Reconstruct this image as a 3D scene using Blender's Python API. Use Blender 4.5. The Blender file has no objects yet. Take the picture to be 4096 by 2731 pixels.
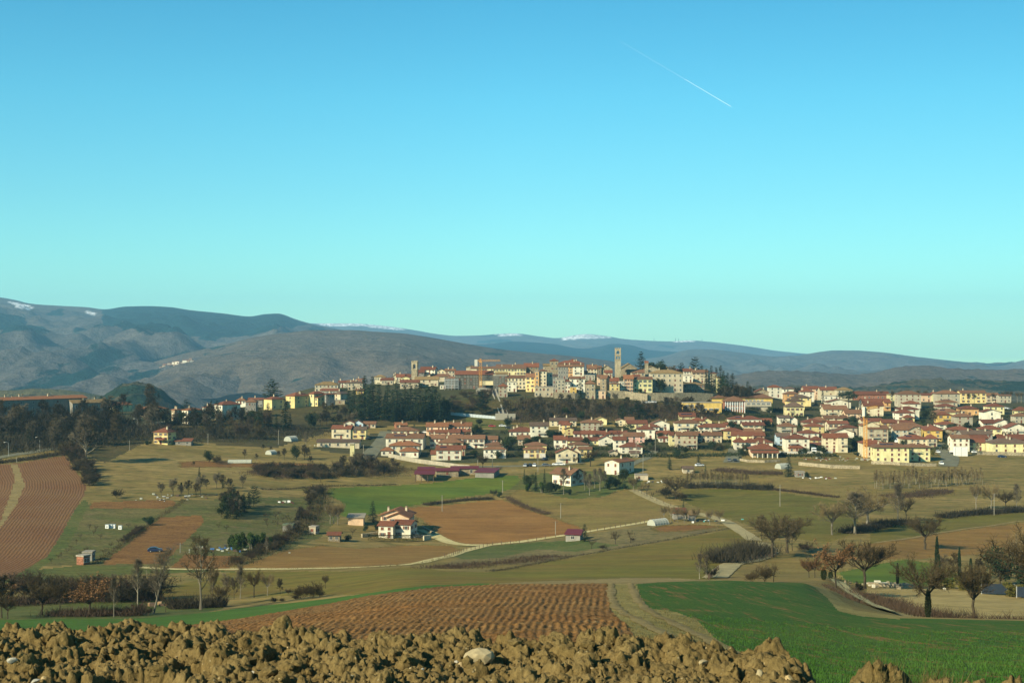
import bpy, bmesh, math, random
import numpy as np
from mathutils import Vector, Matrix
rad = math.radians
SC = bpy.context.scene
COL = SC.collection
F = 5700.0; CX = 2048.0; CY = 1365.5; CAMZ = 100.0

# ---------------------------------------------------------------- camera, sky, sun, exposure
cam = bpy.data.objects.new('camera', bpy.data.cameras.new('camera'))
COL.objects.link(cam)
cam.location = (0, 0, CAMZ); cam.rotation_euler = (rad(90), 0, 0)
cam.data.sensor_width = 36.0; cam.data.lens = 36.0 * F / 4096.0
cam.data.clip_start = 0.1; cam.data.clip_end = 90000
SC.camera = cam
SUN_EL = 29.0; SUN_AZ = 50.0            # degrees above the horizon; degrees to the left of straight behind the camera
sdir = Vector((-math.sin(rad(SUN_AZ)) * math.cos(rad(SUN_EL)), -math.cos(rad(SUN_AZ)) * math.cos(rad(SUN_EL)), math.sin(rad(SUN_EL))))
W = bpy.data.worlds.new("World"); SC.world = W; W.use_nodes = True
wn = W.node_tree.nodes; wl = W.node_tree.links; wn.clear()
sky = wn.new('ShaderNodeTexSky'); sky.sky_type = 'NISHITA'; sky.sun_disc = False
sky.sun_elevation = rad(SUN_EL); sky.sun_rotation = math.atan2(sdir.x, sdir.y)
sky.air_density = 1.0; sky.dust_density = 0.3; sky.ozone_density = 1.5; sky.altitude = 300
tc = wn.new('ShaderNodeTexCoord'); sx = wn.new('ShaderNodeSeparateXYZ'); wl.new(tc.outputs['Generated'], sx.inputs[0])
rp = wn.new('ShaderNodeValToRGB'); wl.new(sx.outputs['Z'], rp.inputs[0])
els = rp.color_ramp.elements
SKYRAMP = [(0.0, (0.50, 0.97, 0.86)), (0.0115, (0.473, 0.949, 0.862)), (0.038, (0.42, 0.885, 0.868)), (0.099, (0.349, 0.828, 0.851)), (0.167, (0.275, 0.832, 0.879)), (0.23, (0.21, 0.76, 0.84)), (0.5, (0.20, 0.72, 0.82)), (1.0, (0.20, 0.70, 0.82))]
els[0].position, els[0].color = SKYRAMP[0][0], (*SKYRAMP[0][1], 1)
els[1].position, els[1].color = SKYRAMP[-1][0], (*SKYRAMP[-1][1], 1)
for p_, c_ in SKYRAMP[1:-1]:
    e = els.new(p_); e.color = (*c_, 1)
mx = wn.new('ShaderNodeMix'); mx.data_type = 'RGBA'; mx.blend_type = 'MULTIPLY'; mx.inputs['Factor'].default_value = 1
wl.new(sky.outputs[0], mx.inputs['A']); wl.new(rp.outputs[0], mx.inputs['B'])
bg = wn.new('ShaderNodeBackground'); bg.inputs['Strength'].default_value = 0.106
mr = wn.new('ShaderNodeMapRange'); wl.new(sx.outputs['X'], mr.inputs['Value'])
for k_, v_ in zip(('From Min', 'From Max', 'To Min', 'To Max'), (0.0, 1.0, 1.0, 0.6)): mr.inputs[k_].default_value = v_
m3 = wn.new('ShaderNodeMix'); m3.data_type = 'RGBA'; m3.blend_type = 'MULTIPLY'; m3.inputs['Factor'].default_value = 1
wl.new(mx.outputs['Result'], m3.inputs['A']); wl.new(mr.outputs[0], m3.inputs['B']); wl.new(m3.outputs['Result'], bg.inputs['Color'])
wo = wn.new('ShaderNodeOutputWorld'); wl.new(bg.outputs[0], wo.inputs['Surface'])
sl = bpy.data.lights.new('sun', 'SUN'); sl.energy = 5.0; sl.angle = rad(0.5); sl.color = (1.0, 0.90, 0.64)
sun = bpy.data.objects.new('sun', sl); COL.objects.link(sun); sun.location = (-200, -200, 400)
sun.rotation_euler = sdir.to_track_quat('Z', 'Y').to_euler()
SC.view_settings.view_transform = 'Standard'; SC.view_settings.look = 'None'
SC.view_settings.gamma = 1.0; SC.view_settings.use_curve_mapping = False
SC.view_settings.exposure = 0.75
SC.cycles.use_denoising = True
SC.cycles.max_bounces = 6; SC.cycles.diffuse_bounces = 2; SC.cycles.glossy_bounces = 2; SC.cycles.volume_bounces = 1
SC.cycles.transparent_max_bounces = 8
HAZE_DENSITY = 5.4e-5

# ---------------------------------------------------------------- helpers
def _h(ix, iy, s):
    v = np.sin(ix * 127.1 + iy * 311.7 + s * 74.7) * 43758.5453
    return v - np.floor(v)
def vn(x, y, s=0):
    x = np.asarray(x, float); y = np.asarray(y, float)
    ix = np.floor(x); iy = np.floor(y); fx = x - ix; fy = y - iy
    fx = fx * fx * (3 - 2 * fx); fy = fy * fy * (3 - 2 * fy)
    a = _h(ix, iy, s); b = _h(ix + 1, iy, s); c = _h(ix, iy + 1, s); d = _h(ix + 1, iy + 1, s)
    return (a + (b - a) * fx) * (1 - fy) + (c + (d - c) * fx) * fy
def fbm(x, y, s=0, o=4, g=0.5):
    x = np.asarray(x, float); y = np.asarray(y, float)
    t = 0; a = 1.0; n = 0
    for k in range(o):
        t = t + a * (vn(x * 2 ** k + 17.3 * k, y * 2 ** k - 9.1 * k, s + k) - 0.5); n += a; a *= g
    return t / n * 2                                     # about -1..1
def worley(x, y, s=0):
    x = np.asarray(x, float); y = np.asarray(y, float)
    ix = np.floor(x); iy = np.floor(y)
    f1 = np.full(np.broadcast(x, y).shape, 9.0); f2 = f1.copy(); idv = f1 * 0
    for dx in (-1, 0, 1):
        for dy in (-1, 0, 1):
            cx = ix + dx + _h(ix + dx, iy + dy, s); cy = iy + dy + _h(ix + dx, iy + dy, s + 5)
            d = (x - cx) ** 2 + (y - cy) ** 2
            idv = np.where(d < f1, _h(ix + dx, iy + dy, s + 9), idv)
            f2 = np.where(d < f1, f1, np.minimum(f2, d)); f1 = np.minimum(f1, d)
    return np.sqrt(f1), np.sqrt(f2), idv
def mesh(name, verts, faces, mats=(), mi=None, smooth=False):
    m = bpy.data.meshes.new(name)
    if isinstance(verts, np.ndarray): verts = verts.tolist()
    if isinstance(faces, np.ndarray): faces = faces.tolist()
    m.from_pydata(verts, [], faces)
    for a in mats: m.materials.append(a)
    if mi is not None: m.polygons.foreach_set('material_index', np.asarray(mi, dtype=np.int32))
    if smooth: m.polygons.foreach_set('use_smooth', np.ones(len(m.polygons), dtype=bool))
    m.update(); return m
def grid_mesh(name, X, Y, Z, mats, keep=None, smooth=True, attrs=None):
    """numpy grid -> mesh; keep = boolean per cell"""
    n, k = X.shape
    I = np.arange(n * k).reshape(n, k)
    q = np.stack([I[:-1, :-1], I[:-1, 1:], I[1:, 1:], I[1:, :-1]], -1).reshape(-1, 4)
    if keep is not None: q = q[keep.reshape(-1)]
    used = np.zeros(n * k, bool); used[q.reshape(-1)] = True
    remap = np.cumsum(used) - 1
    co = np.stack([X, Y, Z], -1).reshape(-1, 3)[used]; q = remap[q]
    m = bpy.data.meshes.new(name)
    m.vertices.add(len(co)); m.vertices.foreach_set('co', co.astype(np.float32).ravel())
    m.loops.add(q.size); m.loops.foreach_set('vertex_index', q.astype(np.int32).ravel())
    m.polygons.add(len(q)); m.polygons.foreach_set('loop_start', (np.arange(len(q)) * 4).astype(np.int32))
    for a in mats: m.materials.append(a)
    m.update(calc_edges=True); m.validate()
    if smooth: m.polygons.foreach_set('use_smooth', np.ones(len(m.polygons), dtype=bool))
    if attrs:
        for nm, arr in attrs.items():
            at = m.attributes.new(nm, 'FLOAT', 'POINT'); at.data.foreach_set('value', arr.reshape(-1)[used].astype(np.float32))
    return m
def link(name, data, parent=None, loc=None, rz=0, sc=None):
    o = bpy.data.objects.new(name, data); COL.objects.link(o)
    if parent is not None: o.parent = parent
    if loc is not None: o.location = loc
    if rz: o.rotation_euler = (0, 0, rz)
    if sc is not None: o.scale = (sc, sc, sc) if not hasattr(sc, '__len__') else sc
    return o
def tag(o, label, cat=None, group=None, kind=None):
    o['label'] = label
    if cat: o['category'] = cat
    if group: o['group'] = group
    if kind: o['kind'] = kind
    return o
def thing(name, label, cat, loc, rz=0, group=None, sc=None):
    return tag(link(name, None, None, loc, rz, sc), label, cat, group)
class MB:                                               # collects simple shapes into one mesh
    def __init__(s): s.v = []; s.f = []; s.m = []
    def add(s, vs, fs, mi=0):
        b = len(s.v); s.v += [tuple(p) for p in vs]; s.f += [tuple(i + b for i in f) for f in fs]; s.m += [mi] * len(fs); return s
    def box(s, x0, x1, y0, y1, z0, z1, mi=0):
        return s.add([(x0, y0, z0), (x1, y0, z0), (x1, y1, z0), (x0, y1, z0), (x0, y0, z1), (x1, y0, z1), (x1, y1, z1), (x0, y1, z1)],
              [(0, 3, 2, 1), (4, 5, 6, 7), (0, 1, 5, 4), (1, 2, 6, 5), (2, 3, 7, 6), (3, 0, 4, 7)], mi)
    def tube(s, a, b, r0, r1=None, n=6, mi=0, cap=True):
        r1 = r0 if r1 is None else r1
        a = Vector(a); b = Vector(b); d = (b - a)
        if d.length < 1e-6: return s
        q = d.normalized(); t = Vector((0, 0, 1)) if abs(q.z) < 0.9 else Vector((1, 0, 0))
        u = q.cross(t).normalized(); w = q.cross(u)
        vs = []
        for p, r in ((a, r0), (b, r1)):
            for k in range(n):
                an = 2 * math.pi * k / n; vs.append(p + u * (math.cos(an) * r) + w * (math.sin(an) * r))
        fs = [(k, (k + 1) % n, n + (k + 1) % n, n + k) for k in range(n)]
        if cap: fs += [tuple(range(n - 1, -1, -1)), tuple(range(n, 2 * n))]
        return s.add(vs, fs, mi)
    def prism(s, poly, y0, y1, mi=0):                   # polygon in x,z extruded along y
        n = len(poly)
        vs = [(x, y0, z) for x, z in poly] + [(x, y1, z) for x, z in poly]
        fs = [tuple(range(n)), tuple(range(2 * n - 1, n - 1, -1))] + [(k, n + k, n + (k + 1) % n, (k + 1) % n) for k in range(n)]
        return s.add(vs, fs, mi)
    def data(s, name, mats, smooth=False): return mesh(name, s.v, s.f, mats, s.m, smooth)
    def build(s, name, mats, parent=None, loc=None, rz=0, smooth=False):
        if not isinstance(mats, (list, tuple)): mats = [mats]
        return link(name, s.data(name, mats, smooth), parent, loc, rz)

# ---------------------------------------------------------------- materials
def newmat(name):
    m = bpy.data.materials.new(name); m.use_nodes = True
    nt = m.node_tree; b = nt.nodes['Principled BSDF']
    return m, nt, b
def N(nt, t, **kw):
    n = nt.nodes.new(t)
    for k, v in kw.items():
        if k in n.inputs: n.inputs[k].default_value = v
        else: setattr(n, k, v)
    return n
def noise_node(nt, vec, scale, detail=4, rough=0.55, dist=0.0):
    n = N(nt, 'ShaderNodeTexNoise'); n.inputs['Scale'].default_value = scale; n.inputs['Detail'].default_value = detail
    n.inputs['Roughness'].default_value = rough; n.inputs['Distortion'].default_value = dist
    nt.links.new(vec, n.inputs['Vector']); return n.outputs['Fac']
def mapr(nt, val, a, b, c=0.0, d=1.0):
    n = N(nt, 'ShaderNodeMapRange'); nt.links.new(val, n.inputs['Value'])
    for k, v in zip(('From Min', 'From Max', 'To Min', 'To Max'), (a, b, c, d)): n.inputs[k].default_value = v
    return n.outputs['Result']
def mixc(nt, fac, a, b, mode='MIX'):
    n = N(nt, 'ShaderNodeMix'); n.data_type = 'RGBA'; n.blend_type = mode
    if hasattr(fac, 'is_linked'): nt.links.new(fac, n.inputs['Factor'])
    else: n.inputs['Factor'].default_value = fac
    for s_, v in (('A', a), ('B', b)):
        if hasattr(v, 'is_linked'): nt.links.new(v, n.inputs[s_])
        else: n.inputs[s_].default_value = (*v, 1)
    return n.outputs['Result']
def gray(nt, val):
    n = N(nt, 'ShaderNodeCombineColor')
    for k in range(3): nt.links.new(val, n.inputs[k])
    return n.outputs[0]
def vscale(nt, vec, s, rz=0.0):
    n = N(nt, 'ShaderNodeMapping'); n.inputs['Scale'].default_value = s; n.inputs['Rotation'].default_value = (0, 0, rz)
    nt.links.new(vec, n.inputs['Vector']); return n.outputs[0]
def bump(nt, b, h, strength, dist):
    n = N(nt, 'ShaderNodeBump'); n.inputs['Strength'].default_value = strength; n.inputs['Distance'].default_value = dist
    nt.links.new(h, n.inputs['Height']); nt.links.new(n.outputs[0], b.inputs['Normal'])
def wpos(nt): return N(nt, 'ShaderNodeNewGeometry').outputs['Position']
def opos(nt): return N(nt, 'ShaderNodeTexCoord').outputs['Object']
def simple(name, c, rough=0.8, var=0.15, scale=3.0, spec=0.2, metal=0.0):
    m, nt, b = newmat(name)
    f = noise_node(nt, opos(nt), scale, 4)
    col = mixc(nt, mapr(nt, f, 0.3, 0.7), tuple(x * (1 - var) for x in c), tuple(min(1, x * (1 + var)) for x in c))
    nt.links.new(col, b.inputs['Base Color']); b.inputs['Roughness'].default_value = rough
    b.inputs['Specular IOR Level'].default_value = spec; b.inputs['Metallic'].default_value = metal
    return m
def ground_mat(name, ca, cb, cc=None, patch=0.02, grain=0.5, gamt=0.5, stretch=(1, 1, 1), bstr=0.4, bdist=0.3, ccov=(0.55, 0.7), rz=0.0):
    """ca/cb: large patches; cc: small flecks; grain: fine light/dark variation in world metres"""
    m, nt, b = newmat(name); P = wpos(nt); Q = vscale(nt, P, stretch, rz)
    f = noise_node(nt, Q, patch, 5, 0.6, 0.6); col = mixc(nt, mapr(nt, f, 0.35, 0.65), ca, cb)
    if cc is not None:
        g2 = noise_node(nt, Q, grain * 0.35, 5, 0.65); col = mixc(nt, mapr(nt, g2, ccov[0], ccov[1]), col, cc)
    g = noise_node(nt, Q, grain, 5, 0.7)
    col = mixc(nt, 1.0, col, gray(nt, mapr(nt, g, 0.3, 0.7, 1 - gamt, 1 + gamt)), 'MULTIPLY')
    l = noise_node(nt, vscale(nt, P, (0.5, 1.3, 1), 0.25), patch * 4.5, 4, 0.65, 0.4); col = mixc(nt, 1.0, col, gray(nt, mapr(nt, l, 0.32, 0.68, 0.76, 1.2)), 'MULTIPLY')
    nt.links.new(col, b.inputs['Base Color']); b.inputs['Roughness'].default_value = 0.95; b.inputs['Specular IOR Level'].default_value = 0.1
    bump(nt, b, g, bstr, bdist)
    return m
def leaf_mat(name, ca, cb, scale=0.6):
    m, nt, b = newmat(name)
    oi = N(nt, 'ShaderNodeObjectInfo')
    f = noise_node(nt, opos(nt), scale, 3)
    col = mixc(nt, mapr(nt, f, 0.35, 0.65), ca, cb)
    col = mixc(nt, 1.0, col, gray(nt, mapr(nt, oi.outputs['Random'], 0, 1, 0.7, 1.25)), 'MULTIPLY')
    nt.links.new(col, b.inputs['Base Color']); b.inputs['Roughness'].default_value = 0.85; b.inputs['Specular IOR Level'].default_value = 0.12
    return m

# ---------------------------------------------------------------- terrain: real height field, tabulated along sight lines from the hill
def pchip(x, y, xq):
    x = np.asarray(x, float); y = np.asarray(y, float); h = np.diff(x)
    h_ = h.reshape(-1, *([1] * (y.ndim - 1))); dl = np.diff(y, axis=0) / h_
    m = np.zeros_like(y); m[0] = dl[0]; m[-1] = dl[-1]
    w1 = 2 * h_[1:] + h_[:-1]; w2 = h_[1:] + 2 * h_[:-1]
    ok = dl[:-1] * dl[1:] > 0
    with np.errstate(divide='ignore', invalid='ignore'):
        mm = (w1 + w2) / (w1 / dl[:-1] + w2 / dl[1:])
    m[1:-1] = np.where(ok, mm, 0)
    k = np.clip(np.searchsorted(x, xq) - 1, 0, len(x) - 2)
    sh = (-1,) + (1,) * (y.ndim - 1)
    t = ((xq - x[k]) / h[k]).reshape(sh); hk = h[k].reshape(sh)
    return ((1 + 2 * t) * (1 - t) ** 2) * y[k] + (t * (1 - t) ** 2) * hk * m[k] + (t * t * (3 - 2 * t)) * y[k + 1] + (t * t * (t - 1)) * hk * m[k + 1]
PROF = {
 -700: [(12,3050),(25,2820),(40,2720),(60,2640),(110,2560),(150,2535),(200,2505),(250,2460),(300,2400),(340,2340),(400,2240),(480,2090),(560,1970),(620,1890),(700,1810),(780,1720),(860,1665),(930,1645),(1000,1635),(1300,1690),(1800,1750),(2600,1790)],
 0:    [(12,3050),(25,2820),(40,2720),(60,2640),(110,2555),(150,2530),(200,2500),(250,2455),(300,2395),(340,2330),(400,2225),(480,2080),(560,1960),(620,1885),(680,1815),(740,1745),(800,1700),(860,1670),(930,1650),(1000,1640),(1300,1690),(1800,1750),(2600,1790)],
 500:  [(12,3050),(25,2800),(40,2690),(60,2600),(110,2530),(150,2515),(200,2490),(250,2450),(300,2390),(380,2270),(480,2095),(560,1975),(620,1895),(680,1825),(740,1760),(800,1710),(860,1675),(930,1650),(1000,1640),(1300,1690),(1800,1750),(2600,1790)],
 900:  [(12,3050),(25,2780),(40,2660),(60,2565),(90,2500),(110,2485),(150,2478),(200,2465),(250,2440),(300,2385),(380,2265),(480,2105),(560,1985),(620,1910),(700,1825),(780,1745),(840,1690),(880,1660),(930,1640),(1000,1635),(1100,1650),(1300,1690),(1800,1750),(2600,1790)],
 1300: [(12,3050),(25,2740),(40,2620),(60,2525),(85,2450),(110,2420),(130,2415),(160,2418),(200,2418),(250,2400),(300,2345),(380,2255),(480,2140),(560,2020),(620,1935),(700,1835),(780,1765),(840,1710),(880,1675),(910,1635),(950,1605),(1000,1565),(1060,1545),(1120,1555),(1200,1600),(1300,1660),(1800,1750),(2600,1790)],
 1700: [(12,3030),(25,2710),(40,2590),(60,2495),(80,2425),(100,2370),(118,2350),(150,2358),(200,2362),(250,2348),(300,2300),(380,2245),(480,2160),(560,2040),(620,1950),(700,1855),(780,1775),(840,1715),(880,1680),(910,1625),(945,1580),(1000,1555),(1060,1530),(1120,1540),(1200,1590),(1300,1660),(1800,1750),(2600,1790)],
 2100: [(12,3010),(25,2690),(40,2570),(60,2480),(80,2410),(100,2355),(118,2334),(150,2345),(200,2352),(250,2342),(280,2325),(320,2290),(380,2240),(480,2160),(560,2045),(600,1985),(650,1910),(700,1850),(780,1775),(840,1715),(885,1675),(910,1620),(935,1585),(970,1560),(1010,1535),(1060,1515),(1120,1525),(1200,1580),(1300,1660),(1800,1750),(2600,1790)],
 2500: [(12,3010),(25,2710),(40,2585),(60,2490),(80,2420),(105,2360),(130,2328),(160,2338),(200,2347),(250,2340),(285,2320),(320,2285),(380,2230),(480,2130),(560,2040),(620,1960),(700,1850),(780,1770),(840,1710),(880,1675),(910,1630),(935,1600),(960,1565),(1010,1535),(1060,1505),(1120,1510),(1200,1570),(1300,1650),(1800,1750),(2600,1790)],
 2900: [(12,3050),(25,2760),(40,2630),(60,2530),(80,2450),(110,2375),(150,2322),(180,2326),(220,2335),(260,2333),(290,2315),(330,2275),(400,2200),(480,2115),(560,2030),(620,1955),(700,1860),(780,1775),(840,1715),(880,1675),(930,1630),(970,1600),(1010,1570),(1060,1545),(1120,1560),(1200,1600),(1400,1690),(1800,1750),(2600,1790)],
 3200: [(12,3090),(25,2790),(40,2660),(60,2555),(80,2474),(110,2407),(145,2357),(180,2328),(205,2334),(240,2336),(270,2324),(290,2313),(330,2292),(380,2228),(480,2111),(560,2016),(620,1946),(700,1857),(780,1787),(840,1737),(880,1706),(930,1671),(1000,1631),(1060,1606),(1130,1600),(1250,1640),(1400,1690),(1800,1750),(2600,1790)],
 3300: [(12,3100),(25,2800),(40,2665),(60,2562),(80,2482),(110,2424),(145,2384),(180,2366),(205,2359),(240,2349),(270,2332),(290,2316),(330,2292),(380,2228),(480,2111),(560,2016),(620,1946),(700,1857),(780,1787),(840,1737),(880,1706),(930,1671),(1000,1631),(1060,1606),(1130,1600),(1250,1640),(1400,1690),(1800,1750),(2600,1790)],
 3400: [(12,3120),(25,2815),(34,2710),(45,2640),(60,2572),(80,2494),(110,2441),(145,2418),(180,2404),(205,2394),(240,2380),(270,2362),(290,2342),(330,2292),(380,2228),(480,2111),(560,2016),(620,1946),(700,1857),(780,1787),(840,1737),(880,1706),(930,1671),(1000,1631),(1060,1606),(1130,1600),(1250,1640),(1400,1690),(1800,1750),(2600,1790)],
 3550: [(12,3140),(25,2825),(33,2720),(45,2640),(60,2575),(80,2502),(105,2463),(145,2456),(180,2450),(205,2442),(240,2424),(265,2390),(290,2350),(330,2292),(380,2228),(480,2111),(560,2016),(620,1946),(700,1857),(780,1787),(840,1737),(880,1706),(930,1671),(1000,1631),(1060,1606),(1130,1600),(1250,1640),(1400,1690),(1800,1750),(2600,1790)],
 3700: [(12,3150),(25,2830),(32,2731),(45,2640),(60,2575),(80,2505),(103,2470),(130,2476),(170,2482),(200,2474),(230,2450),(260,2405),(290,2355),(330,2305),(380,2245),(480,2115),(560,2020),(620,1950),(700,1865),(780,1795),(840,1745),(880,1712),(930,1678),(1000,1638),(1060,1612),(1130,1605),(1250,1640),(1400,1690),(1800,1750),(2600,1790)],
 4200: [(12,3150),(25,2830),(31,2731),(45,2640),(60,2580),(80,2515),(103,2480),(130,2486),(170,2492),(200,2486),(230,2462),(260,2420),(290,2372),(330,2315),(380,2250),(480,2125),(560,2025),(620,1955),(700,1870),(780,1800),(840,1750),(880,1717),(930,1682),(1000,1642),(1060,1615),(1130,1608),(1250,1640),(1400,1690),(1800,1750),(2600,1790)],
 5000: [(12,3150),(25,2830),(31,2731),(45,2640),(60,2585),(80,2520),(103,2490),(130,2496),(170,2502),(200,2496),(230,2472),(260,2430),(290,2382),(330,2325),(380,2260),(480,2135),(560,2035),(620,1965),(700,1880),(780,1810),(840,1760),(880,1725),(930,1690),(1000,1650),(1060,1625),(1130,1615),(1250,1650),(1400,1690),(1800,1750),(2600,1790)],
}
DG = np.exp(np.linspace(math.log(9.0), math.log(2600.0), 1400)); LD0 = math.log(9.0); LDS = (math.log(2600.0) - LD0) / 1399
PXC = sorted(PROF)
_cols = []
for p_ in PXC:
    a = np.array([(9.0, 3400.0)] + PROF[p_]); _cols.append(pchip(a[:, 0], CAMZ - a[:, 0] * (a[:, 1] - CY) / F, DG))
PXG = np.arange(-700, 5001, 20.0)
ZT = pchip(np.array(PXC, float), np.array(_cols), PXG)                      # [px, d]
def gz(px, d):                                                              # ground height at a bearing and distance
    px = np.clip(np.asarray(px, float), -700, 4999); d = np.clip(np.asarray(d, float), 9.0, 2599)
    a = (px + 700) / 20.0; i = np.minimum(a.astype(int), len(PXG) - 2); fa = a - i
    b = (np.log(d) - LD0) / LDS; j = np.minimum(b.astype(int), 1398); fb = b - j
    z = (ZT[i, j] * (1 - fa) + ZT[i + 1, j] * fa) * (1 - fb) + (ZT[i, j + 1] * (1 - fa) + ZT[i + 1, j + 1] * fa) * fb
    x = (px - CX) / F * d
    return z + fbm(x / 23.0, d / 23.0, 3, 3) * 0.22 * np.clip((d - 60) / 150, 0, 1)
def ground(x, y): return gz(CX + F * np.asarray(x, float) / np.asarray(y, float), y)
def inv(px, py, dmin=14.0):                                                 # first ground point met along the sight line
    yy = CY + F * (CAMZ - gz(np.full_like(DG, px), DG)) / DG
    k = np.nonzero((yy <= py) & (DG > dmin) & (DG < 1250))[0]
    if len(k) == 0:
        vis = (DG > 300) & (DG < 1250); return float(DG[vis][np.argmin(yy[vis])])
    k = k[0]
    if k == 0: return float(DG[0])
    t = (yy[k - 1] - py) / max(1e-6, yy[k - 1] - yy[k]); return float(DG[k - 1] + t * (DG[k] - DG[k - 1]))
def inv2(px, py):                                                           # distance, and whether the sight line meets the ground at all
    d = inv(px, py); return d, abs(CY + F * (CAMZ - float(gz(px, d))) / d - py) < 6
def at(px, py, dmin=14.0):
    d = inv(px, py, dmin); x = (px - CX) / F * d
    return Vector((x, d, float(ground(x, d))))
def wpt(px, d):
    x = (px - CX) / F * d; return Vector((x, d, float(ground(x, d))))
# ---------------------------------------------------------------- ground materials
M = {}
M['meadow'] = ground_mat('dry_meadow_grass', (0.155, 0.112, 0.03), (0.235, 0.162, 0.054), (0.082, 0.083, 0.02), 0.03, 0.9, 0.4, stretch=(0.35, 1.4, 1), ccov=(0.5, 0.64))
M['mown'] = ground_mat('mown_grass', (0.26, 0.19, 0.066), (0.31, 0.23, 0.09), (0.2, 0.16, 0.05), 0.05, 1.2, 0.3, stretch=(0.4, 1.5, 1), bstr=0.3)
M['town'] = ground_mat('town_gardens', (0.038, 0.044, 0.014), (0.07, 0.058, 0.024), (0.09, 0.072, 0.04), 0.08, 0.9, 0.45)
M['wood'] = ground_mat('leaf_litter', (0.045, 0.04, 0.013), (0.085, 0.062, 0.0216), (0.05, 0.055, 0.0144), 0.05, 0.7, 0.5)
M['slope'] = ground_mat('slope_grass', (0.07, 0.08, 0.0158), (0.12, 0.105, 0.0288), None, 0.05, 0.7, 0.4)
M['olive'] = ground_mat('winter_pasture', (0.125, 0.105, 0.0158), (0.15, 0.095, 0.0202), (0.09, 0.105, 0.013), 0.025, 1.2, 0.22, stretch=(0.45, 1.3, 1), bstr=0.2)
M['olive_pale'] = ground_mat('stubble_pasture', (0.165, 0.125, 0.0324), (0.19, 0.125, 0.0374), (0.115, 0.11, 0.0216), 0.03, 1.0, 0.25, bstr=0.25)
M['green'] = ground_mat('young_wheat_far', (0.052, 0.098, 0.0115), (0.1, 0.118, 0.013), (0.075, 0.11, 0.0115), 0.022, 1.1, 0.2, stretch=(0.5, 1.3, 1), bstr=0.2)
M['mid_green'] = ground_mat('grazed_pasture', (0.088, 0.085, 0.013), (0.128, 0.1, 0.02), (0.14, 0.1, 0.026), 0.028, 1.0, 0.25, stretch=(0.5, 1.3, 1), bstr=0.25)
M['brown'] = ground_mat('harrowed_earth', (0.2, 0.095, 0.0238), (0.225, 0.115, 0.0324), (0.17, 0.078, 0.0187), 0.03, 1.6, 0.22, bstr=0.35)
M['brown_pale'] = ground_mat('drilled_earth', (0.185, 0.098, 0.0252), (0.205, 0.12, 0.0317), (0.15, 0.105, 0.0216), 0.03, 1.4, 0.2, bstr=0.3)
M['brown_rough'] = ground_mat('dug_earth', (0.15, 0.072, 0.0202), (0.19, 0.095, 0.0274), (0.11, 0.055, 0.018), 0.05, 1.3, 0.4, bstr=0.6)
M['verge'] = ground_mat('grass_verge', (0.062, 0.082, 0.0158), (0.1, 0.098, 0.0252), (0.15, 0.115, 0.036), 0.06, 1.1, 0.35)
M['garden'] = ground_mat('allotment_ground', (0.07, 0.08, 0.0173), (0.125, 0.1, 0.0324), (0.15, 0.105, 0.0446), 0.06, 0.8, 0.4)
M['scrub'] = ground_mat('dry_scrub_grass', (0.13, 0.098, 0.0396), (0.165, 0.125, 0.0446), (0.08, 0.085, 0.0216), 0.06, 0.7, 0.45)
M['margin'] = ground_mat('bare_headland', (0.235, 0.17, 0.0684), (0.205, 0.15, 0.0576), (0.15, 0.115, 0.036), 0.08, 2.0, 0.25)
M['track'] = ground_mat('dry_track_grass', (0.24, 0.185, 0.0612), (0.19, 0.15, 0.0432), (0.1, 0.1, 0.0216), 0.12, 2.2, 0.4)
M['gravel'] = ground_mat('white_gravel', (0.5, 0.42, 0.202), (0.42, 0.34, 0.151), (0.26, 0.2, 0.0792), 0.2, 2.5, 0.2)
M['road_grey'] = ground_mat('dusty_road', (0.32, 0.26, 0.13), (0.27, 0.22, 0.108), None, 0.2, 2.5, 0.2)
M['asphalt'] = ground_mat('asphalt', (0.13, 0.125, 0.0828), (0.17, 0.16, 0.101), None, 0.2, 2.5, 0.15)
M['strip'] = ground_mat('near_green_strip', (0.045, 0.1, 0.0101), (0.06, 0.115, 0.0144), (0.09, 0.1, 0.0216), 0.05, 1.5, 0.25)
def wheat_mat():                                        # drilled wheat: green with thin lines of bare orange soil
    m, nt, b = newmat('young_wheat'); P = wpos(nt)
    f = noise_node(nt, P, 0.12, 4); col = mixc(nt, mapr(nt, f, 0.35, 0.65), (0.034, 0.078, 0.007), (0.055, 0.094, 0.010))
    Q = vscale(nt, P, (1.6, 0.03, 1), rad(16)); s1 = noise_node(nt, Q, 0.9, 4, 0.65, 0.3)
    s2 = noise_node(nt, P, 0.35, 4, 0.6)
    mk = N(nt, 'ShaderNodeMath', operation='MULTIPLY'); nt.links.new(mapr(nt, s1, 0.53, 0.64), mk.inputs[0]); nt.links.new(mapr(nt, s2, 0.38, 0.55), mk.inputs[1])
    col = mixc(nt, mk.outputs[0], col, (0.18, 0.10, 0.03))
    g = noise_node(nt, vscale(nt, P, (1, 0.5, 1)), 7.0, 4, 0.7); col = mixc(nt, 1.0, col, gray(nt, mapr(nt, g, 0.3, 0.7, 0.55, 1.45)), 'MULTIPLY')
    nt.links.new(col, b.inputs['Base Color']); b.inputs['Roughness'].default_value = 0.9; b.inputs['Specular IOR Level'].default_value = 0.1
    bump(nt, b, g, 0.6, 0.12); return m
M['wheat'] = wheat_mat()
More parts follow.
